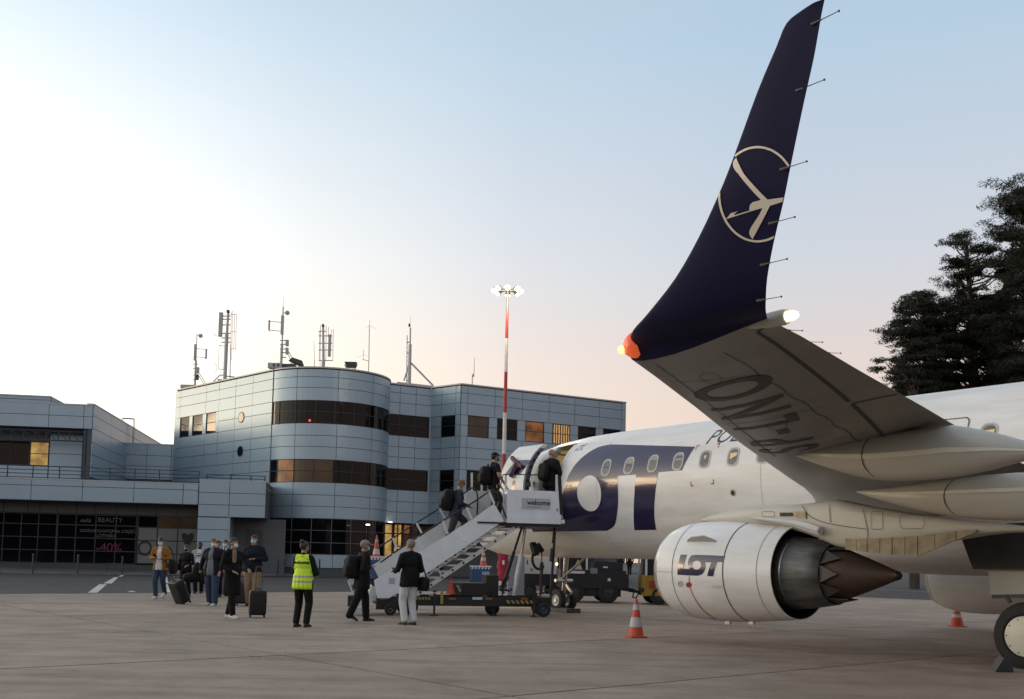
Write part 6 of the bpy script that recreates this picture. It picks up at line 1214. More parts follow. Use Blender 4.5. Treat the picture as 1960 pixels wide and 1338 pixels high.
# openings in the crowns where the sky shows between the boughs
PINE_GAPS = [(1872, 538, 30, 9), (1905, 545, 16, 13), (1892, 520, 14, 8), (1885, 560, 20, 5), (1838, 628, 8, 12), (1850, 622, 7, 9), (1846, 690, 9, 6), (1872, 680, 8, 14), (1880, 712, 8, 16), (1835, 712, 12, 5), (1910, 425, 14, 7), (1925, 470, 10, 9), (1820, 690, 9, 4), (1848, 735, 14, 5)]
def pine(label, trunk, Y, sil, nclump, seed, rc=(.7, 1.25), dens=150):
    R = np.random.default_rng(seed); b = atY(trunk[0][0], trunk[0][1], Y); o = thing('pine_tree', label, 'tree', (b.x, b.y, 0))
    tp = [atY(x, y, Y) for x, y in trunk]; tp = [Vector((tp[0].x - .1, tp[0].y, 0))] + tp; m = MB()
    for i in range(len(tp) - 1): m.cyl(tp[i], tp[i + 1], max(.36 - .06 * i, .08), max(.36 - .06 * (i + 1), .05), 9, cap=False)
    m.build('trunk', M_bark, o, smooth=True)
    xs = [p[0] for p in sil]; ys = [p[1] for p in sil]; cl = []; tries = 0
    while len(cl) < nclump and tries < 6000:
        tries += 1; x, y = R.uniform(min(xs), max(xs)), R.uniform(min(ys), max(ys))
        if inpoly(x, y, sil): cl.append(atY(x, y, Y + R.uniform(-2.6, 2.6)))
    lm = MB(); V = []; 
    for c in cl:
        # limb from the trunk, rising outward
        best = min(tp[1:], key=lambda q: abs(q.z - (c.z - .8))); zt = min(max(c.z - 1.0, tp[0].z), tp[-1].z); k = max(1, next((i for i in range(1, len(tp)) if tp[i].z >= zt), len(tp) - 1)); t = (zt - tp[k - 1].z) / max(1e-3, tp[k].z - tp[k - 1].z); s0 = tp[k - 1].lerp(tp[k], min(max(t, 0), 1))
        mid = s0.lerp(c, .55) - Vector((0, 0, .25)); lm.cyl(s0, mid, .075, .05, 5, cap=False); lm.cyl(mid, c, .05, .02, 5, cap=False)
        r = R.uniform(*rc) * 1.3; n = int(dens * 3.2 * r ** 2)
        d = R.normal(size=(n, 3)); d /= np.linalg.norm(d, axis=1)[:, None]; d *= (R.random(n) ** .42)[:, None] * r; d[:, 2] *= .28
        # sub-tufts, so that a clump has ragged fingers
        k_ = R.integers(0, 7, n); off = R.normal(size=(7, 3)) * r * .45; off[:, 2] *= .16; V.append(np.array(c) + d * .62 + off[k_])
    lm.build('limbs', M_bark, o); V = np.concatenate(V)
    Q_ = (V - CO) @ CR.T; X_ = CX + F * Q_[:, 0] / Q_[:, 2]; Y_ = CY - F * Q_[:, 1] / Q_[:, 2]; U_, W_ = V[:, 0], V[:, 2]
    gap = (np.sin(U_ * 2.1 + 2.2 * np.sin(W_ * 1.7 + seed)) * np.sin(W_ * 3.6 + 1.5 * np.sin(U_ * .9)) > .62) & (R.random(len(V)) < .8)
    for hx_, hy_, ha_, hb_ in PINE_GAPS: gap |= (((X_ - hx_) / ha_) ** 2 + ((Y_ - hy_) / hb_) ** 2 < 1) & (R.random(len(V)) < .9)
    V = V[~gap]; n = len(V); sz = R.uniform(.05, .13, n)
    a = R.normal(size=(n, 3)); a[:, 2] = np.abs(a[:, 2]) * .8; a /= np.linalg.norm(a, axis=1)[:, None]; bb = R.normal(size=(n, 3)); bb -= a * (a * bb).sum(1)[:, None]; bb /= np.linalg.norm(bb, axis=1)[:, None]
    P = np.stack([V - a * sz[:, None] - bb * sz[:, None] * .22, V + a * sz[:, None] * 1.3 - bb * sz[:, None] * .1, V + a * sz[:, None] * 1.25 + bb * sz[:, None] * .16, V - a * sz[:, None] * .7 + bb * sz[:, None] * .26], 1).reshape(-1, 3)
    Mi = np.array(rootm(o).inverted()); P = P @ Mi[:3, :3].T + Mi[:3, 3]
    me = bpy.data.meshes.new('crown'); me.vertices.add(len(P)); me.vertices.foreach_set('co', P.ravel()); me.loops.add(len(P)); me.loops.foreach_set('vertex_index', np.arange(len(P), dtype=np.int32)); me.polygons.add(n); me.polygons.foreach_set('loop_start', np.arange(0, 4 * n, 4, dtype=np.int32)); me.polygons.foreach_set('loop_total', np.full(n, 4, dtype=np.int32)); me.materials.append(M_leaf); me.materials.append(M_leaf2); me.polygons.foreach_set('material_index', (R.random(n) > .5).astype(np.int32)); me.update(); me.validate()
    c_ = bpy.data.objects.new('crown', me); C.objects.link(c_); c_.parent = o
pine('dark pine with one long low bough reaching left beyond the wing', [(1795, 760), (1790, 700), (1782, 640), (1770, 585)], 76, [(1716, 620), (1738, 570), (1762, 558), (1785, 572), (1800, 580), (1812, 640), (1815, 700), (1815, 765), (1715, 765), (1722, 720), (1716, 680), (1708, 640)], 190, 1, rc=(.5, .85))
pine('pine with a flat spreading top between its shorter and taller neighbours', [(1862, 760), (1860, 650), (1856, 560), (1850, 470)], 78, [(1812, 510), (1822, 500), (1818, 470), (1826, 448), (1858, 446), (1880, 462), (1905, 472), (1912, 500), (1925, 540), (1920, 600), (1920, 760), (1810, 760), (1806, 640), (1800, 560), (1820, 545), (1815, 528)], 150, 2, rc=(.6, 1.05))
pine('tallest pine at the right edge of the picture', [(1985, 760), (1982, 600), (1978, 450), (1972, 350)], 74, [(1952, 345), (1985, 325), (2010, 380), (2030, 450), (2060, 560), (2060, 760), (1905, 760), (1908, 700), (1912, 640), (1905, 560), (1925, 520), (1905, 455), (1912, 430), (1925, 400), (1928, 378), (1948, 372)], 200, 3)
pine('low pine bough cluster leaning out leftmost beyond the wing', [(1750, 762), (1742, 740), (1728, 720), (1712, 702)], 72, [(1670, 712), (1684, 686), (1712, 684), (1732, 700), (1765, 720), (1765, 765), (1722, 765), (1710, 730), (1700, 722)], 26, 4, rc=(.35, .6), dens=190)
pine('dense pine filling the gap between the middle and right pines', [(1910, 762), (1908, 700), (1905, 640), (1900, 590)], 82, [(1815, 620), (1850, 590), (1890, 570), (1930, 560), (1960, 600), (1960, 765), (1790, 765), (1795, 690)], 150, 5)
pine('tall pine standing just past the right edge', [(2120, 760), (2118, 600), (2112, 400)], 80, [(2040, 420), (2080, 330), (2130, 320), (2190, 420), (2200, 760), (2030, 760)], 90, 6)

# the wood behind the photographer, seen only as the dark line in the glass and the blue paint
Rf = np.random.default_rng(11); n_ = 20000; th_ = Rf.uniform(math.radians(100), math.radians(298), n_); rd = Rf.uniform(85, 120, n_); hgt = np.where(th_ > math.radians(250), .55, 1.0) * 10.5 + 2 * np.sin(th_ * 23) + 1.5 * np.sin(th_ * 57 + 1) + 1 * np.sin(th_ * 131)
V_ = np.stack([np.sin(th_) * rd, np.cos(th_) * rd, hgt * Rf.random(n_) ** .7], 1); sz = Rf.uniform(.8, 1.7, n_); a = Rf.normal(size=(n_, 3)); a /= np.linalg.norm(a, axis=1)[:, None]; bb = np.cross(a, Rf.normal(size=(n_, 3))); bb /= np.linalg.norm(bb, axis=1)[:, None]
P_ = np.stack([V_ - a * sz[:, None], V_ + bb * sz[:, None], V_ + a * sz[:, None], V_ - bb * sz[:, None] * .8], 1).reshape(-1, 3); P_[:, 2] = np.maximum(P_[:, 2], -.3)
me = bpy.data.meshes.new('forest'); me.vertices.add(len(P_)); me.vertices.foreach_set('co', P_.ravel()); me.loops.add(len(P_)); me.loops.foreach_set('vertex_index', np.arange(len(P_), dtype=np.int32)); me.polygons.add(n_); me.polygons.foreach_set('loop_start', np.arange(0, 4 * n_, 4, dtype=np.int32)); me.polygons.foreach_set('loop_total', np.full(n_, 4, dtype=np.int32)); me.materials.append(M_leaf2); me.update(); me.validate()
fo = bpy.data.objects.new('forest', me); C.objects.link(fo); tag(fo, kind='stuff')
# ------------------------------------------------------------------ people: one continuous skin per body, grown from tapered limbs and fused
from mathutils.bvhtree import BVHTree
def cloth(name, col, rough=.8, var=.12): return pm(name, col, rough, var=var, scale=9, bump=.35, bscale=14, spec=.25)
M_skin = pm('skin', (.36, .20, .14), .5, var=.06); M_skind = pm('dark skin', (.06, .032, .022), .5, var=.06)
M_hairb = pm('brown hair', (.035, .020, .012), .6, var=.2, scale=30); M_hairg = pm('grey hair', (.20, .165, .13), .6, var=.2, scale=30); M_hairr = pm('reddish hair', (.16, .065, .03), .6, var=.2, scale=30); M_hairk = pm('black hair', (.012, .010, .009), .5, var=.2, scale=30)
M_mask = pm('white face mask', (.68, .70, .70), .7, var=.03); M_maskb = pm('pale blue face mask', (.36, .56, .62), .7, var=.03)
M_sho = pm('black shoe', (.012, .012, .012), .5, var=.1); M_show = pm('white trainer', (.60, .60, .58), .5, var=.08); M_sole = pm('shoe sole', (.40, .40, .38), .6, var=.05)
def capsule(mb, p0, r0, p1, r1, n=14, flat=1.0):
    p0, p1 = Vector(p0), Vector(p1); d = p1 - p0; L = d.length or 1e-4; d = d / L
    a = Vector((1, 0, 0)) - d * d.x; 
    if a.length < .1: a = Vector((0, 1, 0)) - d * d.y
    a.normalize(); b = d.cross(a); rings = []
    for t in (-.999, -.8, -.45, 0): rings.append((p0 + d * (r0 * t), r0 * math.sqrt(1 - t * t)))
    for t in (0, .45, .8, .999): rings.append((p1 + d * (r1 * t), r1 * math.sqrt(1 - t * t)))
    mb.loft([[c + a * (math.cos(2 * math.pi * i / n) * r) + b * (math.sin(2 * math.pi * i / n) * r * flat) for i in range(n)] for c, r in rings], cap=True)
def ellipsoid(mb, c, r, n=16, k=10, tilt=0.0, tiltz=0.0):
    R = Matrix.Rotation(tiltz, 3, 'Z') @ Matrix.Rotation(tilt, 3, 'X'); c = Vector(c); rings = []
    for j in range(k + 1):
        t = -math.cos(math.pi * j / k) * .9995; q = math.sqrt(1 - t * t)
        rings.append([c + R @ Vector((r[0] * q * math.cos(2 * math.pi * i / n), r[1] * q * math.sin(2 * math.pi * i / n), r[2] * t)) for i in range(n)])
    mb.loft(rings, cap=True)
def mesh_eval(mb, vox, smooth=3):
    me = bpy.data.meshes.new('body'); me.from_pydata([tuple(v) for v in mb.v], [], mb.f); bm = bmesh.new(); bm.from_mesh(me); bmesh.ops.recalc_face_normals(bm, faces=bm.faces); bm.to_mesh(me); bm.free()
    ob = bpy.data.objects.new('body', me); C.objects.link(ob); md = ob.modifiers.new('r', 'REMESH'); md.mode = 'VOXEL'; md.voxel_size = vox; md.use_smooth_shade = True
    m2 = ob.modifiers.new('s', 'SMOOTH'); m2.iterations = smooth; m2.factor = .5
    r = bpy.data.meshes.new_from_object(ob.evaluated_get(bpy.context.evaluated_depsgraph_get())); bpy.data.objects.remove(ob); bpy.data.meshes.remove(me); return r
def person(label, loc, rz, H, mats, pose=None, coat=0.0, bulk=1.0, shirt=None, hair=None, mask=None, cap=None, shoes=None, headturn=0.0, headtilt=0.0, lean=0.0, vest=None, bun=False, sleeve=True, tie=False, stripes=False, female=False, bald=False, group='passengers and staff on the apron', beard=False):
    """mats: top, trousers, skin. pose: footL/R (x,y,z), kneeL/R offset, elbowL/R, handL/R in metres of a 1.78 m body, +y the way the person faces"""
    bulk *= 1.10; k = H / 1.78; P = dict(footL=(-.10, .0, 0), footR=(.10, .0, 0), elbowL=(-.27, -.05, 1.14), elbowR=(.27, -.05, 1.14), handL=(-.25, .06, .88), handR=(.25, .06, .88), hips=(0, 0, .93)); P.update(pose or {})
    V = lambda p: Vector(p) * k
    hip = Vector(P['hips']); la = math.radians(lean); up = lambda h, y=0.0: hip + Vector((0, math.sin(la) * h + math.cos(la) * y, math.cos(la) * h - math.sin(la) * y))
    prims = []; mb = MB()
    def cap_(lab, p0, r0, p1, r1, flat=1.0): prims.append((lab, np.array(V(p0)), r0 * k, np.array(V(p1)), r1 * k)); capsule(mb, V(p0), r0 * k, V(p1), r1 * k, flat=flat)
    def ell_(lab, c, r, tilt=0.0, tz=0.0): q = V(c); prims.append((lab, np.array(q) - [r[0] * k * .55, 0, 0], min(r) * k, np.array(q) + [r[0] * k * .55, 0, 0], min(r) * k)); ellipsoid(mb, q, [x * k for x in r], tilt=tilt, tiltz=tz)
    B = bulk; sh = .155 if female else .185
    feet = {}
    for s_, sg in (('L', -1), ('R', 1)):
        f = Vector(P['foot' + s_]); h = hip + Vector((sg * .095, 0, -.02)); ank = f + Vector((0, -.03, .085)); d = ank - h
        fw = P.get('knee' + s_, None); kn = Vector(fw) if fw else h.lerp(ank, .5) + Vector((sg * .008, max(.02, .5 * math.sqrt(max(0, .845 ** 2 - d.length_squared))), 0))
        cap_('t', h, .098 * B, kn, .070 * B); cap_('t', kn, .070 * B, ank + Vector((0, 0, .02)), .060 * B); feet[s_] = (f, (kn - ank))
    ell_('t', hip + Vector((0, -.01, .0)), (.165 * B, .118 * B, .12)); 
    ell_('j', up(.17), (.158 * B, .112 * B, .16), -la); ell_('j', up(.36, .005), (sh * 1.0 * B, .118 * B, .17), -la); cap_('j', up(.475) + Vector((-sh * .62, 0, 0)), .082 * B, up(.475) + Vector((sh * .62, 0, 0)), .082 * B)
    if female: ell_('j', up(.37, .07), (.12, .07, .07))
    # jacket or coat skirt: a flared ring of capsules down from the waist
    hem = -.10 - coat
    for a in np.linspace(0, 2 * math.pi, 15)[:-1]:
        r_ = np.array([.135 * math.cos(a), .085 * math.sin(a)]) * B; cap_('j', up(.12) + Vector((r_[0], r_[1], 0)), .045, hip + Vector((r_[0] * 1.18, r_[1] * 1.22, hem + .04)), .042)
    for s_, sg in (('L', -1), ('R', 1)):
        s0 = up(.47) + Vector((sg * sh, 0, 0)); e = Vector(P['elbow' + s_]); h = Vector(P['hand' + s_]); cap_('j', s0, .066 * B, e, .050 * B)
        cap_('j' if sleeve else 'h', e, .049 * B if sleeve else .042, h.lerp(e, .12), .038 * B if sleeve else .030)
        d = (h - e).normalized(); side = Vector((-sg, 0, 0)) - d * (-sg * d.x); side = side.normalized() if side.length > .05 else Vector((0, 1, 0)); nrm = d.cross(side)
        pc = h + d * .045; cap_('h', h + d * .005, .030, pc + d * .02, .034, flat=.55)
        for q, (off, ln) in enumerate(((-.027, .062), (-.009, .072), (.009, .068), (.027, .052))):
            b0 = pc + d * .035 + side * off; b1 = b0 + d * ln * .55 + nrm * .004; cap_('h', b0, .0105, b1, .010); cap_('h', b1, .010, b1 + d * ln * .35 + nrm * (-.022 if sg > 0 else .022) , .009)
        t0 = h + d * .02 + side * .03; cap_('h', t0, .013, t0 + d * .045 + side * .022, .010)
    # neck and head
    nb = up(.53); ht = math.radians(headturn); hl = math.radians(headtilt); Rh = Matrix.Rotation(ht, 3, 'Z') @ Matrix.Rotation(hl, 3, 'X'); hc = nb + Vector((0, math.sin(la) * .1 - math.sin(hl) * .05, .165)) + Vector((0, .015, 0)); HP = lambda p: hc + Rh @ Vector(p)
    cap_('s', nb - Vector((0, 0, .03)), .058, HP((0, -.01, -.06)), .054)
    def hell(lab, c, r): q = V(HP(c)); prims.append((lab, np.array(q), min(r) * k * .98, np.array(q), min(r) * k * .98)); ellipsoid(mb, q, [x * k for x in r], tilt=hl, tiltz=ht)
    hell('s', (0, -.008, .03), (.076, .094, .092)); hell('s', (0, .028, -.038), (.056, .062, .070)); hell('s', (0, .055, -.075), (.030, .030, .026)); cap_('s', HP((0, .084, .012)), .011, HP((0, .104, -.022)), .015)
    for sg in (-1, 1): hell('s', (sg * .078, -.005, -.005), (.012, .022, .034)); hell('s', (sg * .03, .078, .030), (.022, .014, .010))
    cap_('s', HP((-.022, .082, -.05)), .009, HP((.022, .082, -.05)), .009)
    cap_('c', nb + Vector((0, -.03, -.01)), .075, nb + Vector((0, .0, .0)), .070)
    me = mesh_eval(mb, .013 * k, 3); me.name = 'person'
    n = len(me.polygons); ct = np.zeros(n * 3); me.polygons.foreach_get('center', ct); ct = ct.reshape(-1, 3); nm = np.zeros(n * 3); me.polygons.foreach_get('normal', nm); nm = nm.reshape(-1, 3)
    best = np.full(n, 1e9); lab = np.zeros(n, int); LB = {'j': 0, 't': 1, 's': 2, 'h': 2, 'c': 0}
    for l_, p0, r0, p1, r1 in prims:
        d = p1 - p0; L2 = max(d @ d, 1e-9); t = np.clip(((ct - p0) @ d) / L2, 0, 1); dist = np.linalg.norm(ct - (p0 + t[:, None] * d), axis=1) - (r0 + (r1 - r0) * t)
        b = dist < best; best[b] = dist[b]; lab[b] = LB[l_]
    zc = ct[:, 2] / k; hz = hip.z + hem
    # trousers never show above the hem of the top
    lab[(lab == 1) & (zc > hz + .02) & (np.abs(ct[:, 0]) < .22 * k)] = 0; lab[(lab == 0) & (zc < hz) & (zc < .9) & (np.abs(ct[:, 0]) < .24 * k) & (coat < .2)] = np.where(zc[(lab == 0) & (zc < hz) & (zc < .9) & (np.abs(ct[:, 0]) < .24 * k) & (coat < .2)] < hz, 1, 0)
    if not sleeve: lab[(lab == 0) & (np.abs(ct[:, 0]) > .205 * k) & (zc < 1.24)] = 2
    ml = [mats[0], mats[1], mats[2]]
    if shirt is not None:
        wv = shirt[1]; f = (lab == 0) & (nm[:, 1] > .25) & (np.abs(ct[:, 0] - .0) < (wv * k * (.55 + .6 * np.clip((1.5 - zc) / .6, 0, 1)) if shirt[2] else wv * k * np.clip((zc - 1.12) / .35, 0, 1))) & (zc > hz + (0 if shirt[2] else .2)) & (zc < 1.62)
        # leave forearms and hands in front alone
        lab[f & (ct[:, 1] < .17 * k + .25 * math.sin(la))] = 3; ml.append(shirt[0])
    else: ml.append(mats[0])
    if stripes: f = (lab == 3) & (((zc > 1.34) & (zc < 1.37)) | ((zc > 1.26) & (zc < 1.30))) & (np.abs(ct[:, 0]) < .07); lab[f] = 4; ml.append(M_blk)
    if tie: f = (lab == 3) & (np.abs(ct[:, 0]) < .022); lab[f] = 4; ml.append(cloth('dark blue tie', (.015, .025, .06)))
    for m_ in ml: me.materials.append(m_)
    me.polygons.foreach_set('material_index', lab.astype(np.int32)); me.shade_smooth(); me.update()
    o = bpy.data.objects.new('person', me); C.objects.link(o); M = Matrix.LocRotScale(Vector(loc), Matrix.Rotation(rz, 3, 'Z'), None); o.matrix_world = M; ROOTM[o.name] = M; tag(o, label, 'person', group)
    # shoes
    for s_, (f, shin) in feet.items():
        pitch = P.get('pitch' + s_, 0.0); R = Matrix.Rotation(math.radians(pitch), 3, 'X'); m = MB(); piv = Vector((0, .10, 0))
        T = lambda p: V(f + piv + R @ (Vector(p) - piv))
        secs = ((-.095, .030, .062), (-.085, .038, .085), (-.03, .040, .095), (.03, .042, .078), (.09, .047, .056), (.14, .042, .043), (.165, .024, .030))
        m.loft([[T((w_ * math.cos(a), y, max(.0, h / 2 + h / 2 * math.sin(a)))) for a in np.linspace(0, 2 * math.pi, 13)[:-1]] for y, w_, h in secs], cap=True); sh_ = m.build('shoe', shoes or M_sho, o, world=False, smooth=True)
        m = MB(); m.loft([[T((w_ * 1.05 * c_, y, z)) for c_, z in ((-1, .0), (1, .0), (1, .022), (-1, .022))] for y, w_, h in secs], cap=True); m.build('sole', M_sole if (shoes is M_show) else M_blk, sh_, world=False)
    HH = lambda p: V(HP(p))
    def hshell(name, mat, c, r, keep, nn=22, kk=16):
        m = MB(); q = MB(); ellipsoid(q, (0, 0, 0), r, nn, kk); vs = [Vector(v) + Vector(c) for v in q.v]; fs = [f for f in q.f if len(f) == 4 and keep(sum((vs[i] for i in f), Vector()) / 4)]
        m.add([HH(v) for v in vs], fs); return m.build(name, mat, o, world=False, smooth=True)
    if hair is not None and not bald: hshell('hair', hair, (0, -.012, .036), (.085, .104, .100), lambda c: c.z > .065 - max(0, c.y) * .1 + (.0 if c.y > .02 else (-.07 if c.y > -.03 else -.13)) or (c.y < -.02 and c.z > -.045))
    if bun: m = MB(); ellipsoid(m, HH((0, -.075, .125)), (.045 * k, .045 * k, .042 * k)); m.build('hair_bun', hair, o, world=False, smooth=True)
    if beard: hshell('beard', M_hairk, (0, .024, -.045), (.062, .070, .075), lambda c: c.z < -.05 and c.y > 0)
    if mask is not None: 
        mk = hshell('face_mask', mask, (0, .034, -.040), (.066, .073, .062), lambda c: c.y > .045 and -.10 < c.z < .012)
        m = MB(); 
        for sg in (-1, 1): m.tube([HH((sg * .055, .066, -.02)), HH((sg * .080, .01, .0))], .003, 5)
        m.build('strap', mask, mk, world=False)
    if cap is not None:
        cp = hshell('cap', cap, (0, -.008, .045), (.088, .108, .098), lambda c: c.z > .055); m = MB()
        m.loft([[HH((w_, y, z)) for w_, z in ((-x, .062 - .02 * t), (0, .075 - .02 * t), (x, .062 - .02 * t))] for t, y, x in ((0, .085, .070), (.5, .13, .068), (1, .172, .045))], close=False); m.build('peak', cap, cp, world=False, smooth=True)
    if vest is not None:
        src = [(i, me.polygons[i]) for i in range(n) if lab[i] in (0, 3) and hip.z + hem - .06 < zc[i] and zc[i] < 1.475 and abs(ct[i, 0]) < (.205 if zc[i] < 1.2 else .205 - .28 * max(0, zc[i] - 1.2)) * k]
        vid = {}; vs = []; fs = []; mi = []
        for i, p in src:
            for v in p.vertices:
                if v not in vid: vid[v] = len(vs); q = me.vertices[v]; vs.append(q.co + q.normal * .016)
            fs.append([vid[v] for v in p.vertices]); mi.append(1 if (.905 < zc[i] < .945 or 1.005 < zc[i] < 1.045) else 0)
        mv = bpy.data.meshes.new('safety_vest'); mv.from_pydata([tuple(v) for v in vs], [], fs); mv.materials.append(vest); mv.materials.append(pm('reflective tape', (.34, .36, .34), .4, var=.1)); mv.polygons.foreach_set('material_index', mi); mv.shade_smooth(); ov = bpy.data.objects.new('safety_vest', mv); C.objects.link(ov); ov.parent = o
        bvh = BVHTree.FromPolygons(vs, fs)
        def onback(a, b):
            h_ = bvh.ray_cast(Vector((a, -1, b)), Vector((0, 1, 0))); return tuple(h_[0] + Vector((0, -.006, 0))) if h_[0] else (a, -.14 * k, b)
        bm = outline_mesh(text='welcome', size=.088, align='CENTER', spacing=.98, bold=.005); vs2 = [onback(v.co.x * 1.0, 1.29 * k + v.co.y) for v in bm.verts]; bm.verts.index_update(); m = MB(); m.add(vs2, [[v.index for v in f.verts] for f in bm.faces]); bm.free(); m.build('vest_lettering', M_blk, ov, world=False)
    return o
# ---- bags
M_bag = cloth('black bag cloth', (.007, .007, .008), .7); M_case = pm('black suitcase shell', (.007, .007, .008), .45, var=.15, scale=5)
def superbox(m, c, hx, hy, hz, e=.35, n=24, k=14):
    sp = lambda v, p: math.copysign(abs(v) ** p, v); rings = []
    for j in range(k + 1):
        ph = -math.pi / 2 + math.pi * j / k; ph = min(max(ph, -1.5697), 1.5697)
        rings.append([Vector(c) + Vector((hx * sp(math.cos(ph), e) * sp(math.cos(t), e), hy * sp(math.cos(ph), e) * sp(math.sin(t), e), hz * sp(math.sin(ph), e))) for t in np.linspace(0, 2 * math.pi, n + 1)[:-1]])
    m.loft(rings, cap=True)
def frame_of(p, rz): return Matrix.LocRotScale(Vector(p), Matrix.Rotation(rz, 3, 'Z'), None)
def backpack(per, label, off=(0, -.235, 1.22), size=(.16, .11, .24), tilt=0.0, group='backpacks worn by passengers'):
    Mw = rootm(per); p = Mw @ Vector(off); o = thing('backpack', label, 'backpack', mat4=Matrix.LocRotScale(p, Mw.to_3x3() @ Matrix.Rotation(math.radians(-tilt), 3, 'X'), None), group=group); hx, hy, hz = size
    m = MB(); superbox(m, (0, 0, 0), hx, hy, hz, .55); m.build('bag_body', M_bag, o, world=False, smooth=True); m = MB(); superbox(m, (0, -hy * .85, -hz * .3), hx * .8, hy * .45, hz * .5, .5); m.build('front_pocket', M_bag, o, world=False, smooth=True)
    m = MB(); m.tube(spline([(-.04, hy * .5, hz * .95), (-.03, hy * .5, hz * 1.17), (.03, hy * .5, hz * 1.17), (.04, hy * .5, hz * .95)], 4), .012, 6); m.build('handle', M_bag, o, world=False)
    for sg in (-1, 1): m = MB(); m.tube(spline([(sg * .10, hy * .7, hz * .8), (sg * .125, hy + .10, hz * .98), (sg * .13, hy + .23, hz * .55), (sg * .155, hy + .19, -.05), (sg * .14, hy * .6, -hz * .7)], 4), .018, 6); m.build('strap', M_bag, o, world=False)
    return o
def trolley(label, p, rz, size=(.20, .13, .30), tilt=0.0, hlen=.42, mat=None, two=None, group='trolley suitcases'):
    o = thing('suitcase', label, 'suitcase', mat4=Matrix.LocRotScale(Vector(p), Matrix.Rotation(rz, 3, 'Z') @ Matrix.Rotation(math.radians(tilt), 3, 'X'), None), group=group); hx, hy, hz = size; b = .05
    m = MB(); superbox(m, (0, 0, b + hz), hx, hy, hz, .22); m.build('shell', mat or M_case, o, world=False, smooth=True)
    m = MB(); superbox(m, (0, -hy * .95, b + hz * .9), hx * .8, hy * .25, hz * .72, .25); m.build('front_pocket', two or mat or M_case, o, world=False, smooth=True)
    for x in (-hx * .8, hx * .8):
        for y in (-hy * .7, hy * .7): m = MB(); m.cyl((x - .012, y, .03), (x + .012, y, .03), .03, .03, 12); m.bar((x, y, .03), (x, y, b + .03), .02); m.build('wheel', M_blk, o, world=False)
    m = MB(); zt = b + 2 * hz
    for x in (-.07, .07): m.cyl((x, hy * .7, zt - .05), (x, hy * .7, zt + hlen), .010, .010, 6)
    m.cyl((-.08, hy * .7, zt + hlen), (.08, hy * .7, zt + hlen), .014, .014, 8); m.build('pull_handle', M_dmet, o, world=False); m = MB(); m.tube([(-.06, 0, zt - .01), (-.05, 0, zt + .03), (.05, 0, zt + .03), (.06, 0, zt - .01)], .012, 6); m.build('carry_handle', M_blk, o, world=False); return o
def phone(per, off, label):
    Mw = rootm(per); o = thing('mobile_phone', label, 'phone', mat4=Matrix.LocRotScale(Mw @ Vector(off), Mw.to_3x3() @ Matrix.Rotation(math.radians(55), 3, 'X'), None)); m = MB(); m.box(-.037, .037, -.075, .075, -.005, .005); m.build('case', M_blk, o, world=False); m = MB(); m.box(-.033, .033, -.068, .068, .0055, .0065); m.build('screen', M_dgl, o, world=False)
R_ = math.radians
blk = cloth('black cloth', (.0055, .0055, .006)); dnav = cloth('navy cloth', (.008, .010, .017)); jean = cloth('blue denim', (.035, .055, .095)); mus = cloth('mustard corduroy', (.26, .115, .022)); wht = cloth('white cloth', (.58, .58, .60)); gry = cloth('grey knit', (.16, .18, .20)); tanc = cloth('tan chino', (.26, .185, .12)); whj = cloth('white jeans', (.60, .60, .61)); grt = cloth('dark grey trousers', (.045, .038, .040)); olv = cloth('charcoal trousers', (.032, .032, .028)); blz = cloth('dark blue blazer', (.024, .030, .045)); lgrey = cloth('pale grey jacket', (.32, .33, .35))
M_vest = pm('hi vis yellow', (.60, .86, .03), .55, var=.06, scale=8, bump=.2, bscale=12, emit=(.5, .75, .02), estr=.0)
# 1 man in mustard jacket
p1_ = person('man in an open mustard jacket over a white tee, looking at his phone', gp(304, 1146), R_(176), 1.90, (mus, jean, M_skin), dict(footL=(-.06, -.22, .05), footR=(.07, .10, 0), pitchL=-30, elbowL=(-.27, -.0, 1.15), handL=(-.10, .24, 1.14), elbowR=(.28, .0, 1.15), handR=(.10, .25, 1.17)), shirt=(wht, .085, True), hair=M_hairk, mask=M_mask, shoes=M_show, headtilt=-18, coat=.02)
phone(p1_, (.03, .34 * 1.07, 1.22 * 1.07), 'black phone held up by the man in the mustard jacket')
Mw = rootm(p1_); o = thing('holdall', 'black holdall hanging at the hip of the man in mustard', 'bag', Mw @ Vector((-.36, -.10, .98)), R_(176)); m = MB(); superbox(m, (0, 0, 0), .10, .21, .23, .6); m.build('bag_body', M_bag, o, world=False, smooth=True); m = MB(); m.tube(spline([(.02, -.12, .18), (.08, -.02, .50), (.18, .06, .60), (.08, .12, .3), (.02, .12, .18)], 5), .016, 6); m.build('strap', M_bag, o, world=False)
# 2, 3 the two further back
p2_ = person('person in black at the back, hooded, half turned beside the man in white', gp(354, 1141), R_(165), 1.70, (blk, blk, M_skin), dict(footL=(-.07, -.1, 0), footR=(.08, .08, 0), elbowL=(-.27, .0, 1.12), handL=(-.20, .2, 1.05)), hair=M_hairk, mask=M_blk, headtilt=-8); 
Mw = rootm(p2_); o = thing('shoulder_bag', 'small dark bag worn by the hooded person at the back', 'bag', Mw @ Vector((.27, .05, .95)), R_(165)); m = MB(); superbox(m, (0, 0, 0), .06, .13, .12, .5); m.build('bag_body', M_bag, o, world=False, smooth=True); m = MB(); m.tube([(0, -.08, .1), (-.12, -.02, .42), (0, .08, .1)], .012, 6); m.build('strap', M_bag, o, world=False)
person('bearded man in a pale grey jacket and white shirt with black chest bars', gp(379, 1136), R_(185), 1.83, (lgrey, blk, M_skind), dict(footL=(-.07, -.12, 0), footR=(.08, .1, 0), elbowL=(-.29, -.05, 1.12), elbowR=(.29, -.02, 1.12)), shirt=(wht, .10, True), hair=M_hairk, shoes=M_sho, bulk=1.08, beard=True, stripes=True)
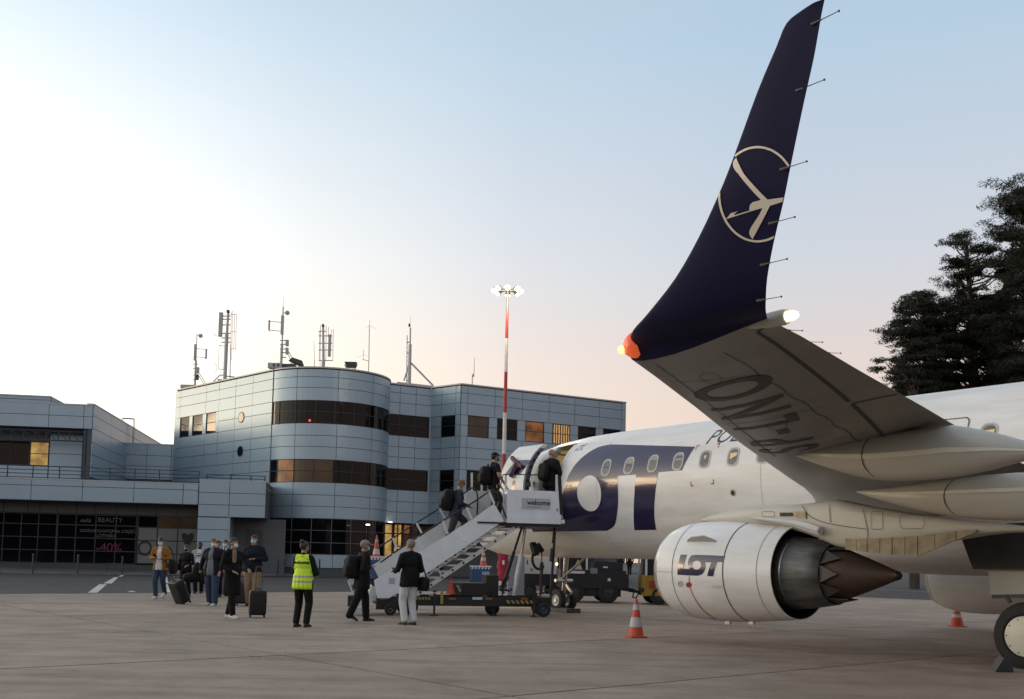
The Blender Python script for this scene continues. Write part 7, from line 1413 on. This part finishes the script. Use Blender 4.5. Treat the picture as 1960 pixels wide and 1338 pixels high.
# 4 dark open jacket pulling a case
p4_ = person('man in an open dark jacket, grey top and blue jeans pulling a tilted suitcase', gp(404, 1159), R_(168), 1.85, (dnav, jean, M_skin), dict(footL=(-.19, .20, 0), footR=(.14, -.14, .0), elbowL=(-.30, -.06, 1.14), handL=(-.26, .06, .90), elbowR=(.35, -.10, 1.15), handR=(.46, -.22, .93)), shirt=(gry, .085, True), hair=M_hairr, mask=M_mask, shoes=M_show, headturn=35, bulk=1.2, coat=.06)
q_ = gp(352, 1156); trolley('large black suitcase tilted on its wheels behind the man in blue jeans', q_, R_(140), (.22, .14, .33), tilt=-26, hlen=.40)
o = thing('draped_jacket', 'dark jacket and bag draped over the top of the tilted suitcase', 'jacket', q_ + Vector((.12, .25, .62)), .4); m = MB(); superbox(m, (0, 0, .10), .27, .18, .14, .8); ellipsoid(m, (.12, -.05, .28), (.14, .11, .26)); m.build('cloth', M_bag, o, world=False, smooth=True); m = MB(); superbox(m, (.34, -.05, .12), .17, .12, .19, .6); m.build('bag_body', M_bag, o, world=False, smooth=True)
# 5 hidden face between, 6 suited man
person('man almost hidden behind the man in blue jeans and the suited man', gp(414, 1143), R_(180), 1.86, (blk, blk, M_skin), dict(footL=(-.07, -.1, 0), footR=(.08, .1, 0)), hair=M_hairb)
person('man in a dark suit and tie with a white mask, behind the blue jeans', gp(428, 1141), R_(172), 1.90, (dnav, dnav, M_skin), dict(footL=(-.07, -.14, 0), footR=(.08, .12, 0), handR=(.24, .1, .88)), shirt=(wht, .07, False), tie=True, hair=M_hairk, mask=M_mask)
# 7 long dark coat and trainers
p7_ = person('man in a long black coat and white trainers wearing a white mask', gp(441, 1183), R_(235), 1.80, (blk, blk, M_skin), dict(footL=(-.09, -.16, 0), footR=(.09, .20, 0), elbowL=(-.24, -.06, 1.12), handL=(-.17, .14, 1.0), elbowR=(.25, -.05, 1.12), handR=(.14, .18, 1.02)), coat=.34, hair=M_hairb, mask=M_mask, shoes=M_show, headturn=12)
m_ = rootm(p7_); o = thing('scarf', 'tan scarf end hanging at the neck of the man in the long coat', 'scarf', m_ @ Vector((.06, .12, 1.36)), R_(235)); m = MB(); superbox(m, (0, 0, 0), .05, .03, .15, .6); m.build('cloth', tanc, o, world=False, smooth=True)
# 8 puffer jacket, tan trousers
p8_ = person('man in a navy padded jacket and tan trousers with a pale blue mask', gp(482, 1160), R_(178), 1.97, (dnav, tanc, M_skin), dict(footL=(-.10, .08, 0), footR=(.11, -.05, 0), elbowL=(-.30, -.02, 1.16), handL=(-.08, .20, 1.16), elbowR=(.27, .02, 1.10), handR=(.05, .26, .90)), hair=M_hairb, mask=M_maskb, shoes=M_sho, bulk=1.2)
q_ = gp(492, 1181.5); trolley('upright black cabin suitcase with a brown camouflage side at the tan trousers', q_, R_(200), (.19, .13, .28), hlen=.52, two=pm('brown camouflage', (.12, .085, .05), .5, var=.6, scale=9))
q_ = gp(463, 1159); trolley('plain black suitcase standing behind the long coat', q_, R_(180), (.20, .13, .30), hlen=.35)
# 9 ramp agent
person('ramp agent seen from behind in a yellow reflective vest, hair in a bun', gp(577, 1200), R_(-14), 1.72, (blk, blk, M_skin), dict(footL=(-.11, .0, 0), footR=(.11, .02, 0), elbowL=(-.24, .06, 1.10), handL=(-.10, .24, 1.08), elbowR=(.27, .04, 1.10), handR=(.12, .24, 1.06)), hair=M_hairb, bun=True, vest=M_vest, headturn=-25, female=True, coat=.05, bulk=1.04)
# 10 cap and backpack
p10 = person('man in black with a tan cap and backpack stepping towards the stairs', gp(690, 1189), R_(-62), 1.80, (blk, blk, M_skin), dict(footL=(-.08, .18, 0), footR=(.09, -.26, .03), pitchR=-25, elbowL=(-.26, -.02, 1.12), handL=(-.16, .18, 1.02), elbowR=(.30, -.10, 1.12), handR=(.22, .10, 1.17)), mask=M_maskb, cap=cloth('tan cap cloth', (.28, .24, .19)), shoes=M_sho, headturn=-14, headtilt=-6, coat=.14, bulk=1.18, lean=3, hair=M_hairg)
backpack(p10, 'black backpack on the man in the tan cap', (0, -.25, 1.18), (.17, .13, .26))
# 11 blazer and white jeans
p11 = person('man in a black blazer and white jeans standing at the foot of the stairs', gp(782, 1196), R_(38), 1.83, (blk, whj, M_skin), dict(footL=(-.09, .05, 0), footR=(.10, .0, 0), elbowL=(-.27, .05, 1.12), handL=(-.20, .30, 1.10), elbowR=(.27, -.02, 1.12), handR=(.14, .22, 1.06)), hair=M_hairg, shoes=pm('camouflage shoe', (.06, .07, .045), .6, var=.7, scale=25), coat=.06, headturn=10, bulk=1.08)
Mw = rootm(p11); o = thing('shoulder_bag', 'black shoulder bag with a long strap on the man in white jeans', 'bag', Mw @ Vector((.26, -.10, .86)), R_(38)); m = MB(); superbox(m, (0, 0, 0), .08, .20, .15, .5); m.build('bag_body', M_bag, o, world=False, smooth=True); m = MB(); m.tube([(0, -.15, .12), (-.08, .02, .60), (0, .15, .12)], .016, 6); m.build('strap', M_bag, o, world=False)
phone(p11, (-.14, .40, 1.13), 'phone in the hand of the man in white jeans')
# 12, 13 on the stairs, 14 in the doorway
a_ = SP(868, 1051, -.68); p12 = person('man with reddish hair climbing the stairs in a dark blazer, head bowed', a_, R_(-72), 1.80, (blz, grt, M_skin), dict(footL=(-.09, .26, .28), footR=(.09, -.22, .0), kneeL=(-.10, .30, .72), pitchR=-30, hips=(0, .02, .93), elbowL=(-.26, .08, 1.14), handL=(-.16, .32, 1.10), elbowR=(.26, .08, 1.14), handR=(.14, .33, 1.08)), hair=M_hairr, mask=M_mask, headtilt=-28, lean=9, bulk=1.12, shoes=M_sho, group='passengers boarding by the stairs')
backpack(p12, 'large rounded black backpack on the man climbing the stairs', (0, -.20, 1.24), (.18, .14, .28), tilt=9)
a_ = SP(944, 1006, -.75); a_.z = zPf + .0; p13 = person('man in a black cap and tee with bare arms at the top of the stairs', a_, R_(-68), 1.84, (blk, olv, M_skin), dict(footL=(-.09, .16, .08), footR=(.09, -.12, 0), elbowL=(-.26, .04, 1.12), handL=(-.22, .22, .95), elbowR=(.27, .04, 1.14), handR=(.24, .22, .92)), cap=cloth('black cap cloth', (.010, .010, .011)), hair=M_hairk, mask=M_blk, sleeve=False, shoes=M_sho, group='passengers boarding by the stairs')
backpack(p13, 'boxy black backpack on the man in the black cap', (0, -.25, 1.20), (.16, .14, .25))
p14 = person('bald man in a dark jacket seen from behind, stepping into the aircraft doorway', A(1.22, 1.55, 2.52), R_(-46), 1.90, (blk, blk, M_skin), dict(footL=(-.09, .1, 0), footR=(.09, -.08, 0), elbowL=(-.29, .02, 1.12), elbowR=(.29, .02, 1.12)), bald=True, shoes=M_sho, bulk=1.14, coat=.05, headtilt=-6, headturn=-10, group='passengers boarding by the stairs')
backpack(p14, 'flat dark backpack on the bald man in the doorway', (-.05, -.22, 1.24), (.17, .09, .24))
# 15, 16 legs seen under the fuselage, far off by the terminal
for px, lab in ((1188, 'distant person in dark clothes seen under the fuselage, nearer the tow tractor'), (1205, 'distant person in dark trousers seen under the fuselage, nearer the yellow tractor')):
    q_ = atY(px, 1097, 78); q_.z = .45; person(lab, q_, R_(170 if px < 1200 else 10), 1.75, (dnav, blk, M_skin), dict(footL=(-.09, -.05, 0), footR=(.09, .05, 0)), hair=M_hairb, group='people far off by the terminal')
